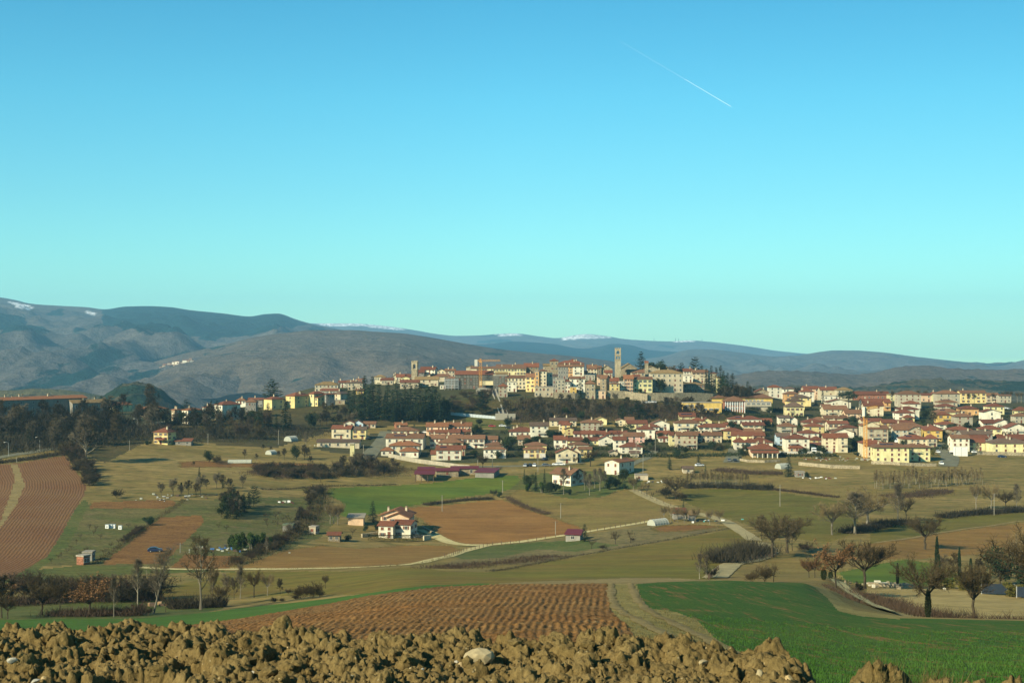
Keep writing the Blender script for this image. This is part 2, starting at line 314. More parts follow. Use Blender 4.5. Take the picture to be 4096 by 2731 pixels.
def furrow_mat(name, ca, cb, per):
    m, nt, b = newmat(name); P = wpos(nt)
    at_ = N(nt, 'ShaderNodeAttribute', attribute_name='furrow')
    w1 = noise_node(nt, P, 0.25, 3); ad = N(nt, 'ShaderNodeMath', operation='MULTIPLY_ADD'); nt.links.new(w1, ad.inputs[0]); ad.inputs[1].default_value = 0.8; nt.links.new(at_.outputs['Fac'], ad.inputs[2])
    mu = N(nt, 'ShaderNodeMath', operation='MULTIPLY'); nt.links.new(ad.outputs[0], mu.inputs[0]); mu.inputs[1].default_value = 2 * math.pi / per
    sn = N(nt, 'ShaderNodeMath', operation='SINE'); nt.links.new(mu.outputs[0], sn.inputs[0])
    g = noise_node(nt, P, 1.1, 5, 0.7); f = noise_node(nt, P, 0.03, 4)
    hh = N(nt, 'ShaderNodeMath', operation='MULTIPLY_ADD'); nt.links.new(sn.outputs[0], hh.inputs[0]); hh.inputs[1].default_value = 0.16; nt.links.new(g, hh.inputs[2])
    col = mixc(nt, mapr(nt, f, 0.35, 0.65), ca, cb)
    col = mixc(nt, 1.0, col, gray(nt, mapr(nt, hh.outputs[0], 0.15, 0.85, 0.72, 1.25)), 'MULTIPLY')
    nt.links.new(col, b.inputs['Base Color']); b.inputs['Roughness'].default_value = 0.95; b.inputs['Specular IOR Level'].default_value = 0.1
    bump(nt, b, hh.outputs[0], 0.8, 0.25); return m
M['plough_far'] = furrow_mat('ploughed_earth_far', (0.15, 0.07, 0.028), (0.17, 0.088, 0.036), 1.05)
M['plough_near'] = ground_mat('ploughed_earth', (0.195, 0.09, 0.025), (0.17, 0.092, 0.03), (0.26, 0.18, 0.078), 0.06, 2.6, 0.45, bstr=1.0, bdist=0.12, ccov=(0.58, 0.75))

# ---------------------------------------------------------------- fields: one partition of the terrain
def inpoly(px, py, poly):
    r = np.zeros(px.shape, bool); n = len(poly)
    for i in range(n):
        x0, y0 = poly[i]; x1, y1 = poly[(i + 1) % n]
        if y0 == y1: continue
        c = ((y0 > py) != (y1 > py)) & (px < (x1 - x0) * (py - y0) / (y1 - y0) + x0)
        r ^= c
    return r
# name, material, outline (given as sight-line bearings/depressions, resolved on the terrain), min and max distance
FIELDS = [
 ('wooded_slope', 'wood', [(-700,1850),(0,1835),(260,1780),(420,1850),(600,1760),(1100,1790),(1300,1730),(1620,1700),(2000,1690),(2900,1680),(2990,1640),(2800,1560),(-700,1560)], 600, 1000, 'leaf strewn ground under the woods below the old town'),
 ('grass_slope', 'slope', [(1860,1668),(2020,1680),(2050,1700),(2040,1725),(1870,1700)], 600, 1000, 'grass slope in front of the pale hoarding'),
 ('town_ground', 'town', [(1250,1790),(1640,1700),(2050,1720),(2900,1690),(3000,1640),(5000,1640),(5000,1800),(3900,1815),(3400,1800),(3000,1780),(2700,1810),(2400,1830),(2200,1840),(1950,1850),(1700,1855),(1550,1830),(1330,1810)], 640, 1200, 'gardens and yards between the houses of the lower town'),
 ('hilltop_ground', 'town', [(-700,1700),(700,1700),(1100,1640),(1500,1600),(2000,1600),(2500,1600),(2900,1640),(5000,1660),(5000,1480),(-700,1480)], 800, 1300, 'ground between the buildings on the hilltop'),
 ('olive_field', 'olive', [(560,2372),(700,2340),(934,2285),(1400,2283),(1650,2265),(1800,2284),(1950,2287),(2300,2228),(2700,2160),(2925,2115),(2990,2160),(3020,2172),(2900,2215),(2880,2245),(2860,2310),(2800,2345),(1950,2350),(1500,2372),(1300,2380),(560,2390)], 240, 520, 'olive green pasture across the valley floor'),
 ('house_field', 'brown_pale', [(934,2274),(1149,2198),(1283,2182),(1436,2194),(1627,2179),(1803,2181),(1849,2202),(1784,2230),(1688,2252),(1560,2264),(1400,2271),(1100,2276)], 300, 560, 'pale brown field in front of the white farmhouse'),
 ('brown_field', 'brown', [(1610,2040),(1650,2029),(1803,2018),(1956,2001),(2013,1999),(2101,2033),(2224,2075),(2323,2106),(2308,2133),(2224,2144),(2071,2167),(1956,2178),(1860,2176),(1784,2154),(1727,2117),(1688,2075)], 380, 660, 'large bare brown field behind the gravel road'),
 ('green_field', 'green', [(1313,1953),(1474,1945),(1665,1937),(1765,1926),(1918,1907),(2071,1899),(2085,1934),(2052,1957),(1956,1976),(1765,1999),(1650,2024),(1608,2030),(1512,2054),(1466,2058),(1359,2066),(1374,2010),(1313,1980)], 420, 720, 'bright green field below the red roofed barns'),
 ('stubble_field', 'olive_pale', [(2082,1957),(2128,1968),(2301,1999),(2415,1991),(2461,1968),(2507,1957),(2570,1980),(2637,2014),(2735,2033),(2645,2075),(2515,2096),(2400,2113),(2358,2117),(2323,2106),(2224,2075),(2101,2033),(2033,1983)], 400, 680, 'tan stubble field below the house among evergreens'),
 ('pine_knoll', 'verge', [(2040,1955),(2100,1900),(2300,1880),(2580,1890),(2560,1950),(2470,1960),(2415,1985),(2301,1996),(2128,1965)], 480, 720, 'grassy knoll under the evergreens'),
 ('rough_meadow', 'scrub', [(1750,2268),(1956,2185),(2160,2160),(2310,2142),(2600,2098),(2890,2112),(2700,2156),(2300,2224),(1950,2284),(1800,2281)], 360, 560, 'rough scrubby meadow beside the gravel road'),
 ('rough_grass', 'verge', [(1790,2215),(1960,2182),(2180,2165),(2330,2160),(2480,2180),(2300,2205),(2150,2195),(2000,2230),(1850,2235)], 360, 560, 'greener grass in the scrubby meadow'),
 ('vegetable_plot', 'brown_rough', [(2607,2112),(2650,2103),(2783,2098),(2894,2106),(2744,2125),(2630,2127)], 360, 560, 'freshly dug plot beside the polytunnel'),
 ('mid_green_field', 'mid_green', [(2725,1957),(2936,1953),(3100,1966),(3300,1993),(3430,2012),(3430,2130),(3300,2171),(3165,2150),(3090,2120),(3012,2106),(2897,2069),(2764,2020),(2718,1993)], 400, 660, 'green brown pasture with a lone white pole'),
 ('upper_pasture', 'olive_pale', [(2980,1905),(3200,1925),(3480,1960),(3560,1990),(3430,2005),(3300,1988),(3100,1960),(2960,1935)], 500, 720, 'pale pasture above the hedge bank'),
 ('bank_pasture', 'olive_pale', [(2950,2275),(3080,2245),(3200,2225),(3300,2215),(3330,2300),(3200,2322),(3000,2330),(2870,2328)], 260, 460, 'stubbly bank beside the lower road'),
 ('east_pasture', 'mid_green', [(3480,2115),(3700,2078),(4096,2049),(5000,2030),(5000,2112),(4096,2086),(3730,2133),(3480,2172)], 380, 640, 'strip of pasture under the bare hedge'),
 ('ochre_field', 'brown_pale', [(3430,2180),(3730,2137),(4096,2090),(5000,2115),(5000,2250),(4096,2205),(3700,2232),(3430,2240)], 320, 560, 'ochre field crossed by a pale path'),
 ('cypress_meadow', 'green', [(3340,2290),(3617,2235),(3732,2252),(3900,2320),(3693,2345),(3464,2342),(3368,2322)], 250, 420, 'green meadow behind the dry stone wall'),
 ('tan_field', 'mown', [(3464,2352),(3700,2347),(4096,2387),(5000,2440),(5000,2500),(3600,2478),(3480,2400)], 180, 330, 'tan mown field beyond the two oaks'),
 ('allotments', 'garden', [(265,2110),(357,2012),(500,1998),(840,1998),(1000,1990),(1290,1985),(1360,2070),(1280,2150),(1150,2195),(960,2240),(640,2262),(180,2262)], 360, 660, 'patchwork of allotments and orchards'),
 ('garden_grass', 'verge', [(300,2262),(520,2262),(950,2285),(600,2290),(50,2340),(120,2280)], 300, 480, 'grass along the lower farm track'),
 ('dug_plot', 'brown_rough', [(645,2068),(806,2059),(815,2090),(650,2255),(405,2255),(514,2173),(579,2116)], 340, 620, 'long dug plot between the allotment hedges'),
 ('dug_plot', 'brown_rough', [(740,2216),(971,2225),(915,2273),(680,2273)], 330, 500, 'dark dug plot by the rubbish heap'),
 ('dug_plot', 'brown_rough', [(357,2033),(370,2007),(697,1998),(706,2020),(653,2033)], 420, 640, 'narrow dug bed under the tan meadow'),
 ('dug_plot', 'brown_rough', [(720,1848),(820,1842),(1010,1852),(1270,1852),(1265,1864),(1000,1868),(820,1868),(720,1868)], 560, 740, 'dug bed beside the long greenhouse'),
 ('grass_verge', 'verge', [(335,1998),(357,2010),(318,2095),(268,2195),(178,2262),(80,2308),(0,2345),(-700,2520),(-700,2490),(0,2330),(40,2312),(100,2277),(183,2229),(235,2155),(270,2090),(305,2029)], 280, 660, 'green verge along the ploughed field'),
 ('ploughed_field', 'plough_far', [(-700,1890),(0,1859),(90,1849),(200,1831),(262,1821),(300,1880),(335,1920),(345,1950),(340,1978),(305,2029),(270,2090),(235,2155),(183,2229),(100,2277),(40,2312),(0,2330),(-700,2490)], 300, 720, 'large ploughed field with long curving furrows'),
 ('grass_strip', 'margin', [(41,1857),(68,1856),(82,1890),(100,1937),(65,2020),(0,2112),(-250,2420),(-320,2420),(0,2085),(44,1972),(61,1911)], 300, 720, 'unploughed strip through the ploughed field'),
 ('stream_meadow', 'verge', [(-700,2400),(0,2390),(420,2395),(640,2400),(900,2430),(700,2480),(0,2490),(-700,2490)], 150, 330, 'dull green meadow along the western stream'),
 ('green_strip', 'strip', [(-700,2480),(0,2478),(300,2474),(560,2472),(760,2456),(1000,2426),(1310,2394),(1500,2366),(1700,2341),(1950,2331),(1990,2340),(1700,2380),(1450,2425),(1000,2475),(700,2540),(-700,2600)], 85, 330, 'strip of bright green wheat below the ploughed slope'),
 ('headland', 'margin', [(1950,2345),(2000,2330),(2300,2318),(2500,2311),(2700,2311),(2870,2321),(2920,2325),(2560,2337),(2430,2337)], 118, 330, 'pale bare headland along the crest'),
 ('grass_track', 'track', [(2428,2334),(2545,2334),(2560,2380),(2590,2430),(2700,2445),(2790,2480),(2870,2560),(2950,2720),(2600,2720),(2520,2510),(2440,2440)], 24, 135, 'dry grass track between plough and wheat'),
 ('wheat_field', 'wheat', [(2545,2334),(2700,2322),(2900,2316),(3200,2326),(3262,2346),(3306,2386),(3353,2440),(3448,2462),(3600,2472),(4096,2482),(5000,2492),(5000,3200),(2950,3200),(2950,2720),(2870,2560),(2790,2480),(2700,2445),(2590,2430),(2560,2380)], 20, 185, 'green wheat field with thin lines of bare soil'),
 ('wheat_border', 'track', [(3200,2322),(3250,2328),(3310,2358),(3360,2395),(3420,2440),(3600,2462),(3600,2476),(3448,2464),(3353,2444),(3306,2388),(3258,2348)], 85, 235, 'dry grass border of the wheat field'),
]
def _rows(a, b, step): return np.exp(np.arange(math.log(a), math.log(b), step))
dR = np.concatenate([_rows(14, 150, 0.014), _rows(150, 330, 0.007), _rows(330, 720, 0.0062), _rows(720, 1150, 0.010), _rows(1150, 2600, 0.05)])
pC = np.arange(-600, 4701, 7.0)
PX, DD = np.meshgrid(pC, dR)
def field_ids(px, d, x, z):
    py = CY + F * (CAMZ - z) / d
    jx = fbm(x / 3.0, d / 3.0, 7, 2) * 3.0; jy = fbm(x / 4.0, d / 7.0, 8, 2) * 2.0
    ids = np.zeros(px.shape, int)
    for k, (n, mt, poly, a, b, lb) in enumerate(FIELDS):
        ids[inpoly(px + jx, py + jy, poly) & (d > a) & (d < b)] = k + 1
    return ids
XX = (PX - CX) / F * DD; ZZ = gz(PX, DD)
cpx = (PX[:-1, :-1] + PX[1:, 1:]) / 2; cd = (DD[:-1, :-1] + DD[1:, 1:]) / 2; cz = (ZZ[:-1, :-1] + ZZ[1:, 1:] + ZZ[1:, :-1] + ZZ[:-1, 1:]) / 4
cx_ = (cpx - CX) / F * cd
IDS = field_ids(cpx, cd, cx_, cz)
NEARP = [(520,2525),(640,2490),(1000,2444),(1300,2405),(1450,2386),(1750,2346),(1950,2338),(2428,2333),(2440,2440),(2520,2510),(2600,2720),(2600,3000),(300,3000)]
def in_near(px, d, z):
    py = CY + F * (CAMZ - z) / d
    return inpoly(px, py, NEARP) & (d < 122)
isnear = in_near(cpx, cd, cz)
# furrow coordinate for the far ploughed field: distance from its curved eastern edge
edge = [at(a, b) for a, b in [(200,1790),(262,1821),(300,1880),(335,1920),(345,1950),(340,1978),(305,2029),(270,2090),(235,2155),(183,2229),(100,2277),(0,2330),(-150,2390)]]
def dist_poly(x, y, pts):
    best = np.full(x.shape, 1e9)
    for p, q in zip(pts[:-1], pts[1:]):
        ex, ey = q.x - p.x, q.y - p.y; L = ex * ex + ey * ey
        t = np.clip(((x - p.x) * ex + (y - p.y) * ey) / L, 0, 1)
        best = np.minimum(best, np.hypot(x - p.x - t * ex, y - p.y - t * ey))
    return best
FU = dist_poly(XX, DD, edge)
seen_names = {}
for k in range(len(FIELDS) + 1):
    keep = (IDS == k) & ~isnear
    if not keep.any(): continue
    if k == 0: nm, mt, lb = 'ground', 'meadow', 'dry tan meadow land between the fields and the town'
    else: nm, mt, _, _, _, lb = FIELDS[k - 1]
    o = link(nm, grid_mesh(nm, XX, DD, ZZ, [M[mt]], keep, True, {'furrow': FU} if mt == 'plough_far' else None))
    tag(o, lb, None, None, 'structure')
# near ploughed slope: real furrows and clods
pf = np.arange(480, 2640, 3.6); df = _rows(36, 122.5, 0.0031)
PF, DF = np.meshgrid(pf, df); XF = (PF - CX) / F * DF; ZF = gz(PF, DF)
keepf = in_near((PF[:-1, :-1] + PF[1:, 1:]) / 2, (DF[:-1, :-1] + DF[1:, 1:]) / 2, (ZF[:-1, :-1] + ZF[1:, 1:]) / 2)
w_ = (PF - 2432) / F * (0.5 * DF + 50) + fbm(XF / 3, DF / 6, 31, 2) * 0.17
row = np.sin(2 * math.pi * w_ / 0.44)
f1, f2, cid = worley(XF / 0.27 + 0.3 * fbm(XF, DF, 44, 2), DF / 0.30, 41)
ZF = ZF + 0.022 * row * (0.8 + 0.9 * fbm(XF / 2.2, DF / 3.5, 33, 2)) + 0.13 * np.clip(cid - 0.45, 0, 1) * np.clip(1.1 - f1, 0, 1) + 0.045 * fbm(XF / 0.2, DF / 0.3, 35, 3) + 0.10 * fbm(XF / 9, DF / 5, 36, 2)
o = link('ploughed_slope', grid_mesh('ploughed_slope', XF, DF, ZF, [M['plough_near']], keepf, True)); tag(o, 'brown ploughed slope with straight rows of turned clods', None, None, 'structure')

# ---------------------------------------------------------------- roads and tracks: ribbons laid on the ground
def ribbon(name, label, pts, width, mat, lift=0.10, world=False, step=4.0, ragged=0.4):
    P = [p if world else at(*p) for p in pts]
    Q = []
    for i in range(len(P) - 1):                          # Catmull-Rom
        p0, p1, p2, p3 = P[max(0, i - 1)], P[i], P[i + 1], P[min(len(P) - 1, i + 2)]
        n = max(2, int((p2 - p1).length / step))
        for k in range(n):
            t = k / n; Q.append(0.5 * ((2 * p1) + (p2 - p0) * t + (2 * p0 - 5 * p1 + 4 * p2 - p3) * t * t + (3 * p1 - p0 - 3 * p2 + p3) * t ** 3))
    Q.append(P[-1]); vs = []; fs = []
    for i, p in enumerate(Q):
        d = (Q[min(i + 1, len(Q) - 1)] - Q[max(i - 1, 0)]); nrm = Vector((-d.y, d.x, 0)).normalized()
        for s in (-0.5, -0.17, 0.17, 0.5):
            w = s * width
            if abs(s) == 0.5: w += s * ragged * float(fbm(i * 0.7, s * 9, 5, 2)) * 2
            x, y = p.x + nrm.x * w, p.y + nrm.y * w
            vs.append((x, y, float(ground(x, y)) + lift + (0.03 if abs(s) < 0.4 else 0)))
    for i in range(len(Q) - 1):
        for k in range(3): fs.append((i * 4 + k, i * 4 + k + 1, i * 4 + 5 + k, i * 4 + 4 + k))
    o = link(name, mesh(name, vs, fs, [mat], None, True)); tag(o, label, None, None, 'structure'); return Q
road_main = ribbon('gravel_road', 'white gravel road curving past the brown field', [(915,2276),(1100,2276),(1400,2270),(1560,2262),(1660,2254),(1780,2228),(1860,2203),(1960,2179),(2071,2168),(2180,2152),(2300,2134),(2420,2115),(2540,2095),(2640,2076)], 3.6, M['gravel'])
ribbon('farm_track', 'thin pale track crossing the lower allotments', [(560,2268),(700,2276),(800,2277),(915,2276)], 2.4, M['gravel'])
ribbon('gravel_drive', 'white gravel drive leading to the farmhouse', [(1690,2118),(1725,2132),(1760,2152),(1810,2172),(1880,2180),(1960,2179)], 4.6, M['gravel'], 0.13)
ribbon('farm_road', 'grey dirt road climbing between the fields', [(2535,1960),(2600,1992),(2680,2024),(2730,2040),(2830,2062),(2900,2085),(2950,2115),(2990,2140),(3020,2162)], 4.6, M['road_grey'])
ribbon('farm_road', 'pale bend of dirt road below the dark thicket', [(3030,2170),(3080,2195),(3070,2215),(3000,2240),(2930,2255),(2890,2285),(2858,2312)], 5.2, M['road_grey'], 0.13)
LANE = [wpt(a, b) for a, b in [(3350, 292), (3388, 268), (3422, 246), (3460, 226), (3505, 206), (3560, 188)]]
for k_, off in ((0, -0.85), (1, 0.85)):
    ribbon('wheel_track', ('pale wheel track along the oaks, nearer the wheat' if k_ == 0 else 'pale wheel track along the oaks, nearer the brambles'), [p + Vector((off, 0, 0)) for p in LANE], 1.35, M['gravel'], 0.3, True, 2.0)
ribbon('dirt_lane', 'dirt lane beside the oaks', LANE, 4.0, M['margin'], 0.22, True, 2.0)
for k_, off in ((0, -0.8), (1, 0.8)):
    ribbon('wheel_rut', ('worn pale wheel rut on the grass track, plough side' if k_ == 0 else 'worn pale wheel rut on the grass track, wheat side'), [wpt(a, b) + Vector((off, 0, 0)) for a, b in [(2485,124),(2488,105),(2500,88),(2530,76),(2600,66),(2680,58),(2760,50),(2850,42)]], 0.55, M['margin'], 0.03, True, 1.5, 0.3)
ribbon('field_path', 'pale path across the ochre field', [(3500,2172),(3600,2158),(3730,2135),(3850,2117),(3980,2100),(4096,2083),(4300,2075)], 1.6, M['margin'], 0.1)
ribbon('valley_road', 'grey road passing below the dark wood', [(-300,1885),(0,1829),(130,1808),(225,1790)], 6.5, M['asphalt'], 0.15)
ribbon('hill_road', 'grey road climbing out of the dark wood', [(380,1752),(480,1725),(560,1705),(620,1692),(690,1686),(720,1684)], 7.0, M['asphalt'], 0.2)
ribbon('town_street', 'grey asphalt street climbing into the lower town', [(1465,1835),(1490,1805),(1515,1780),(1535,1750),(1548,1725)], 8.0, M['asphalt'], 0.15)
ribbon('town_lane', 'pale lane leading down to the lower houses', [(2460,1900),(2540,1850),(2590,1830),(2625,1795)], 4.5, M['asphalt'], 0.15)
ribbon('town_street', 'pale street beside the house with the red porch', [(2925,1850),(2940,1810),(2950,1780)], 8.0, M['asphalt'], 0.15)
ribbon('town_street', 'street beside the yellow house with the white car', [(3790,1865),(3800,1830),(3770,1800),(3745,1770)], 9.0, M['asphalt'], 0.15)
ribbon('car_park_road', 'grey road with parked cars below the yellow villa', [(1720,1858),(1870,1866),(2060,1864),(2200,1861),(2330,1850)], 5.0, M['asphalt'], 0.12)

# ---------------------------------------------------------------- mountains
def hill_mat(name, ca, cb, pine, cov, sc=0.0016, snow=False):
    m, nt, b = newmat(name); P = wpos(nt)
    f = noise_node(nt, P, 0.0035, 6, 0.6, 0.4); col = mixc(nt, mapr(nt, f, 0.35, 0.65), ca, cb)
    pn = noise_node(nt, vscale(nt, P, (1, 0.6, 2.5)), sc, 8, 0.62, 0.8); col = mixc(nt, mapr(nt, pn, cov, cov + 0.025), col, pine)
    fine = noise_node(nt, P, 0.03, 5, 0.7); col = mixc(nt, 1.0, col, gray(nt, mapr(nt, fine, 0.3, 0.7, 0.6, 1.4)), 'MULTIPLY')
    if snow:
        at_ = N(nt, 'ShaderNodeAttribute', attribute_name='snow'); sn = noise_node(nt, vscale(nt, P, (3, 1, 1)), 0.012, 6, 0.7)
        ad = N(nt, 'ShaderNodeMath', operation='MULTIPLY'); nt.links.new(at_.outputs['Fac'], ad.inputs[0]); nt.links.new(mapr(nt, sn, 0.40, 0.55), ad.inputs[1])
        col = mixc(nt, ad.outputs[0], col, (0.9, 0.9, 0.9))
        ap = N(nt, 'ShaderNodeAttribute', attribute_name='pine'); s2 = N(nt, 'ShaderNodeMath', operation='MULTIPLY_ADD'); nt.links.new(noise_node(nt, vscale(nt, P, (1, 0.6, 2)), 0.004, 7, 0.65, 0.5), s2.inputs[0]); s2.inputs[1].default_value = 1.6; nt.links.new(ap.outputs['Fac'], s2.inputs[2]); col = mixc(nt, mapr(nt, s2.outputs[0], 1.42, 1.5), col, mixc(nt, 1.0, pine, gray(nt, mapr(nt, fine, 0.3, 0.7, 0.6, 1.4)), 'MULTIPLY'))
    nt.links.new(col, b.inputs['Base Color']); b.inputs['Roughness'].default_value = 1.0; b.inputs['Specular IOR Level'].default_value = 0.0
    bump(nt, b, fine, 1.0, 14.0); return m
HM_far = hill_mat('mountain_woods', (0.075, 0.068, 0.062), (0.098, 0.086, 0.074), (0.008, 0.024, 0.024), 0.58, 0.0013, True)
HM_mid = hill_mat('hill_woods', (0.085, 0.07, 0.054), (0.105, 0.082, 0.062), (0.016, 0.032, 0.026), 0.60, 0.004)
HM_dark = hill_mat('pine_ridge', (0.01, 0.022, 0.028), (0.02, 0.03, 0.034), (0.005, 0.015, 0.02), 0.45, 0.0012)
HM_near = hill_mat('near_hill_woods', (0.06, 0.053, 0.03), (0.085, 0.07, 0.04), (0.016, 0.028, 0.017), 0.52, 0.006)
HM_field = hill_mat('hill_fields', (0.11, 0.09, 0.045), (0.08, 0.08, 0.035), (0.04, 0.04, 0.022), 0.60, 0.008)
def smooth_interp(xs, ys, xq): return pchip(np.array(xs, float), np.array(ys, float), xq)
def ridge(name, label, mat, D, depth, base, pts, amp, seed, relief=900.0, rows=60, step=14, prof=1.15, snow=None, tree=0.0, pine=()):
    xs, ys = zip(*pts); pc = np.arange(xs[0], xs[-1] + 1, step)
    yc = smooth_interp(xs, ys, pc); t = np.linspace(0, 1, rows)
    T, PCg = np.meshgrid(t, pc, indexing='ij'); Dg = D - depth * T
    zc = CAMZ - D * (yc - CY) / F
    X = (PCg - CX) / F * Dg
    rg = 1 - np.abs(fbm(X / relief, Dg / relief * 0.55, seed, 5))
    Z = base + (zc[None, :] - base) * (1 - T) ** prof + amp * 1.25 * (rg - 0.97) * np.clip(T * 2.2, 0, 1) ** 1.3 * np.clip((1 - T) * 3, 0, 1) + amp * 0.12 * fbm(X / 160, Dg / 160, seed + 9, 3) * np.clip(T * 4, 0.03, 1)
    Z += tree * np.abs(fbm(X / (D * 0.004), Dg / (D * 0.004), seed + 4, 2))
    back = np.stack([(PCg[0] - CX) / F * (D + 400), np.full_like(yc, D + 400), np.minimum(zc - 150, base)], 0)
    X = np.vstack([back[0], X]); Y = np.vstack([back[1], Dg]); Z = np.vstack([back[2], Z])
    at_ = None
    if snow:
        py = CY + F * (CAMZ - Z) / Y; pxx = CX + F * X / Y; s = np.zeros_like(Z)
        for poly in snow: s[inpoly(pxx, py, poly)] = 1.0
        q_ = np.zeros_like(Z)
        for poly in pine: q_[inpoly(pxx, py, poly)] = 1.0
        for _ in range(5): q_[1:-1, 1:-1] = (q_[:-2, 1:-1] + q_[2:, 1:-1] + q_[1:-1, :-2] + q_[1:-1, 2:] + q_[1:-1, 1:-1]) / 5
        at_ = {'snow': s[::-1], 'pine': q_[::-1]}
    o = link(name, grid_mesh(name, X[::-1], Y[::-1], Z[::-1], [mat], None, True, at_)); tag(o, label, None, None, 'structure')
    return lambda px, tt: (px, tt)
ridge('mountain', 'far snow dusted mountain ridge on the horizon', HM_far, 15000, 5000, -60,
  [(700,1330),(1100,1300),(1250,1293),(1400,1293),(1560,1306),(1650,1319),(1750,1336),(1830,1343),(1920,1341),(2000,1335),(2060,1333),(2150,1344),(2230,1352),(2290,1342),(2340,1336),(2420,1343),(2500,1356),(2680,1365),(2760,1361),(2830,1366),(3000,1386),(3100,1402),(3200,1412),(3300,1420),(3500,1440),(4100,1480),(4900,1500)],
  260, 11, 1800, pine=[[(2640,1372),(2760,1392),(2700,1398),(2620,1384)],[(1850,1372),(2000,1352),(2100,1366),(2000,1378)]], snow=[[(1240,1290),(1400,1290),(1560,1302),(1630,1316),(1600,1322),(1450,1304),(1300,1304)],[(1980,1334),(2070,1331),(2090,1342),(2000,1345)],[(2240,1352),(2330,1333),(2430,1345),(2450,1352),(2300,1356),(2250,1362)],[(2680,1363),(2770,1359),(2790,1366),(2700,1370)]])
ridge('mountain', 'blue pine covered ridge behind the bell tower', HM_dark, 11000, 3000, -60,
  [(1500,1450),(1700,1410),(1850,1378),(1950,1376),(2050,1366),(2200,1374),(2330,1394),(2400,1386),(2450,1375),(2520,1380),(2600,1400),(2760,1410),(3000,1440),(3300,1480)], 130, 12, 1200)
ridge('mountain', 'long blue mountain beyond the hilltop trees', HM_far, 9800, 3800, -60,
  [(2300,1480),(2500,1445),(2650,1425),(2760,1398),(2820,1396),(2950,1408),(3100,1425),(3200,1420),(3280,1407),(3340,1401),(3420,1402),(3520,1408),(3650,1425),(3760,1437),(3900,1452),(4000,1462),(4060,1448),(4150,1430),(4900,1400)], 240, 13, 1100)
ridge('mountain', 'great wooded mountain with a snow patch', HM_far, 9000, 5600, -40,
  [(-700,1150),(-300,1165),(0,1190),(60,1200),(120,1214),(250,1224),(340,1228),(420,1237),(500,1226),(580,1224),(680,1228),(760,1240),(880,1252),(1000,1265),(1060,1256),(1110,1254),(1180,1276),(1260,1298),(1330,1312),(1500,1345),(1700,1390),(1900,1440),(2200,1500)],
  420, 14, 1500, rows=90, prof=1.0, snow=[[(30,1206),(100,1216),(128,1228),(122,1240),(105,1238),(60,1222)],[(345,1240),(390,1255),(385,1262),(340,1250)]], pine=[[(390,1236),(500,1222),(620,1220),(760,1236),(1000,1260),(1110,1250),(1240,1300),(1050,1335),(830,1372),(700,1345),(560,1340),(430,1330),(240,1346),(300,1310),(420,1285)],[(-700,1260),(0,1255),(100,1240),(110,1290),(200,1310),(210,1332),(130,1348),(0,1332),(-700,1340)],[(160,1255),(230,1232),(280,1240),(280,1262),(180,1268)]])
ridge('hill', 'broad brown wooded hill behind the old town', HM_mid, 5200, 3000, -50,
  [(300,1560),(500,1490),(640,1440),(760,1408),(900,1378),(1020,1348),(1150,1330),(1260,1320),(1400,1320),(1500,1326),(1600,1332),(1700,1346),(1850,1372),(2000,1396),(2150,1412),(2300,1425),(2420,1440),(2500,1455),(2560,1480),(2700,1540)], 110, 15, 600, rows=80, prof=1.0)
ridge('hill', 'low brown ridge with pine woods behind the upper houses', HM_mid, 4300, 1800, -50,
  [(2600,1520),(2800,1512),(2950,1500),(3060,1486),(3160,1484),(3300,1492),(3420,1500),(3500,1490),(3600,1468),(3680,1464),(3800,1474),(3950,1480),(4096,1478),(4500,1470),(4900,1465)], 60, 16, 420, rows=60, tree=6.0)
ridge('hill', 'pine wooded near hill beyond the upper houses', HM_near, 2900, 900, -40,
  [(2700,1575),(2900,1560),(3050,1548),(3200,1546),(3350,1555),(3500,1546),(3700,1518),(3900,1522),(4096,1525),(4500,1520),(4900,1520)], 34, 17, 260, rows=50, tree=7.0)
ridge('hill', 'low tan fields on the near hill beyond the apartment block', HM_field, 2500, 800, -30,
  [(-700,1560),(-200,1562),(60,1560),(130,1553),(220,1556),(330,1568),(420,1585),(520,1600),(700,1625)], 14, 18, 260, rows=30)
ridge('hill', 'steep conical hill with ruined walls on top', HM_near, 2050, 600, -30,
  [(330,1610),(400,1592),(450,1562),(500,1536),(550,1531),(590,1536),(640,1560),(690,1596),(730,1625),(800,1680)], 20, 19, 160, rows=40, step=8, tree=4.0)
vf = mesh('valley_floor', [(-9000, 1900, -72), (9000, 1900, -72), (9000, 6500, -72), (-9000, 6500, -72)], [(0, 1, 2, 3)], [HM_field])
tag(link('valley_floor', vf), 'distant valley floor under the mountains', None, None, 'structure')
v2 = mesh('valley_base', [(-16000, -400, -70), (16000, -400, -70), (16000, 1900, -70), (-16000, 1900, -70)], [(0, 1, 2, 3)], [M['meadow']])
tag(link('valley_base', v2), 'lower ground around the hills', None, None, 'structure')

# ---------------------------------------------------------------- soil bank at the camera's feet
CR = [(-500,2500),(0,2508),(250,2500),(400,2506),(520,2494),(700,2512),(900,2505),(1060,2508),(1250,2520),(1500,2538),(1700,2535),(1950,2540),(2150,2552),(2300,2545),(2430,2528),(2560,2540),(2700,2548),(2850,2575),(2960,2590),(3050,2605),(3150,2618),(3230,2655),(3320,2722),(3380,2726),(3430,2705),(3500,2690),(3600,2708),(3700,2714),(3800,2730),(3950,2738),(4600,2760)]
SZ = 98.30
ps = np.arange(-420, 4520, 5.4); ds = np.arange(6.2, 9.9, 0.0095)
PS, DS = np.meshgrid(ps, ds); XS = (PS - CX) / F * DS
yc = np.interp(PS, *zip(*CR))
dc = F * (CAMZ - SZ) / (yc - CY)
ZS = SZ - 0.55 * np.clip(DS - dc, 0, None) - 0.10 * np.clip(DS - dc, 0, 0.5)
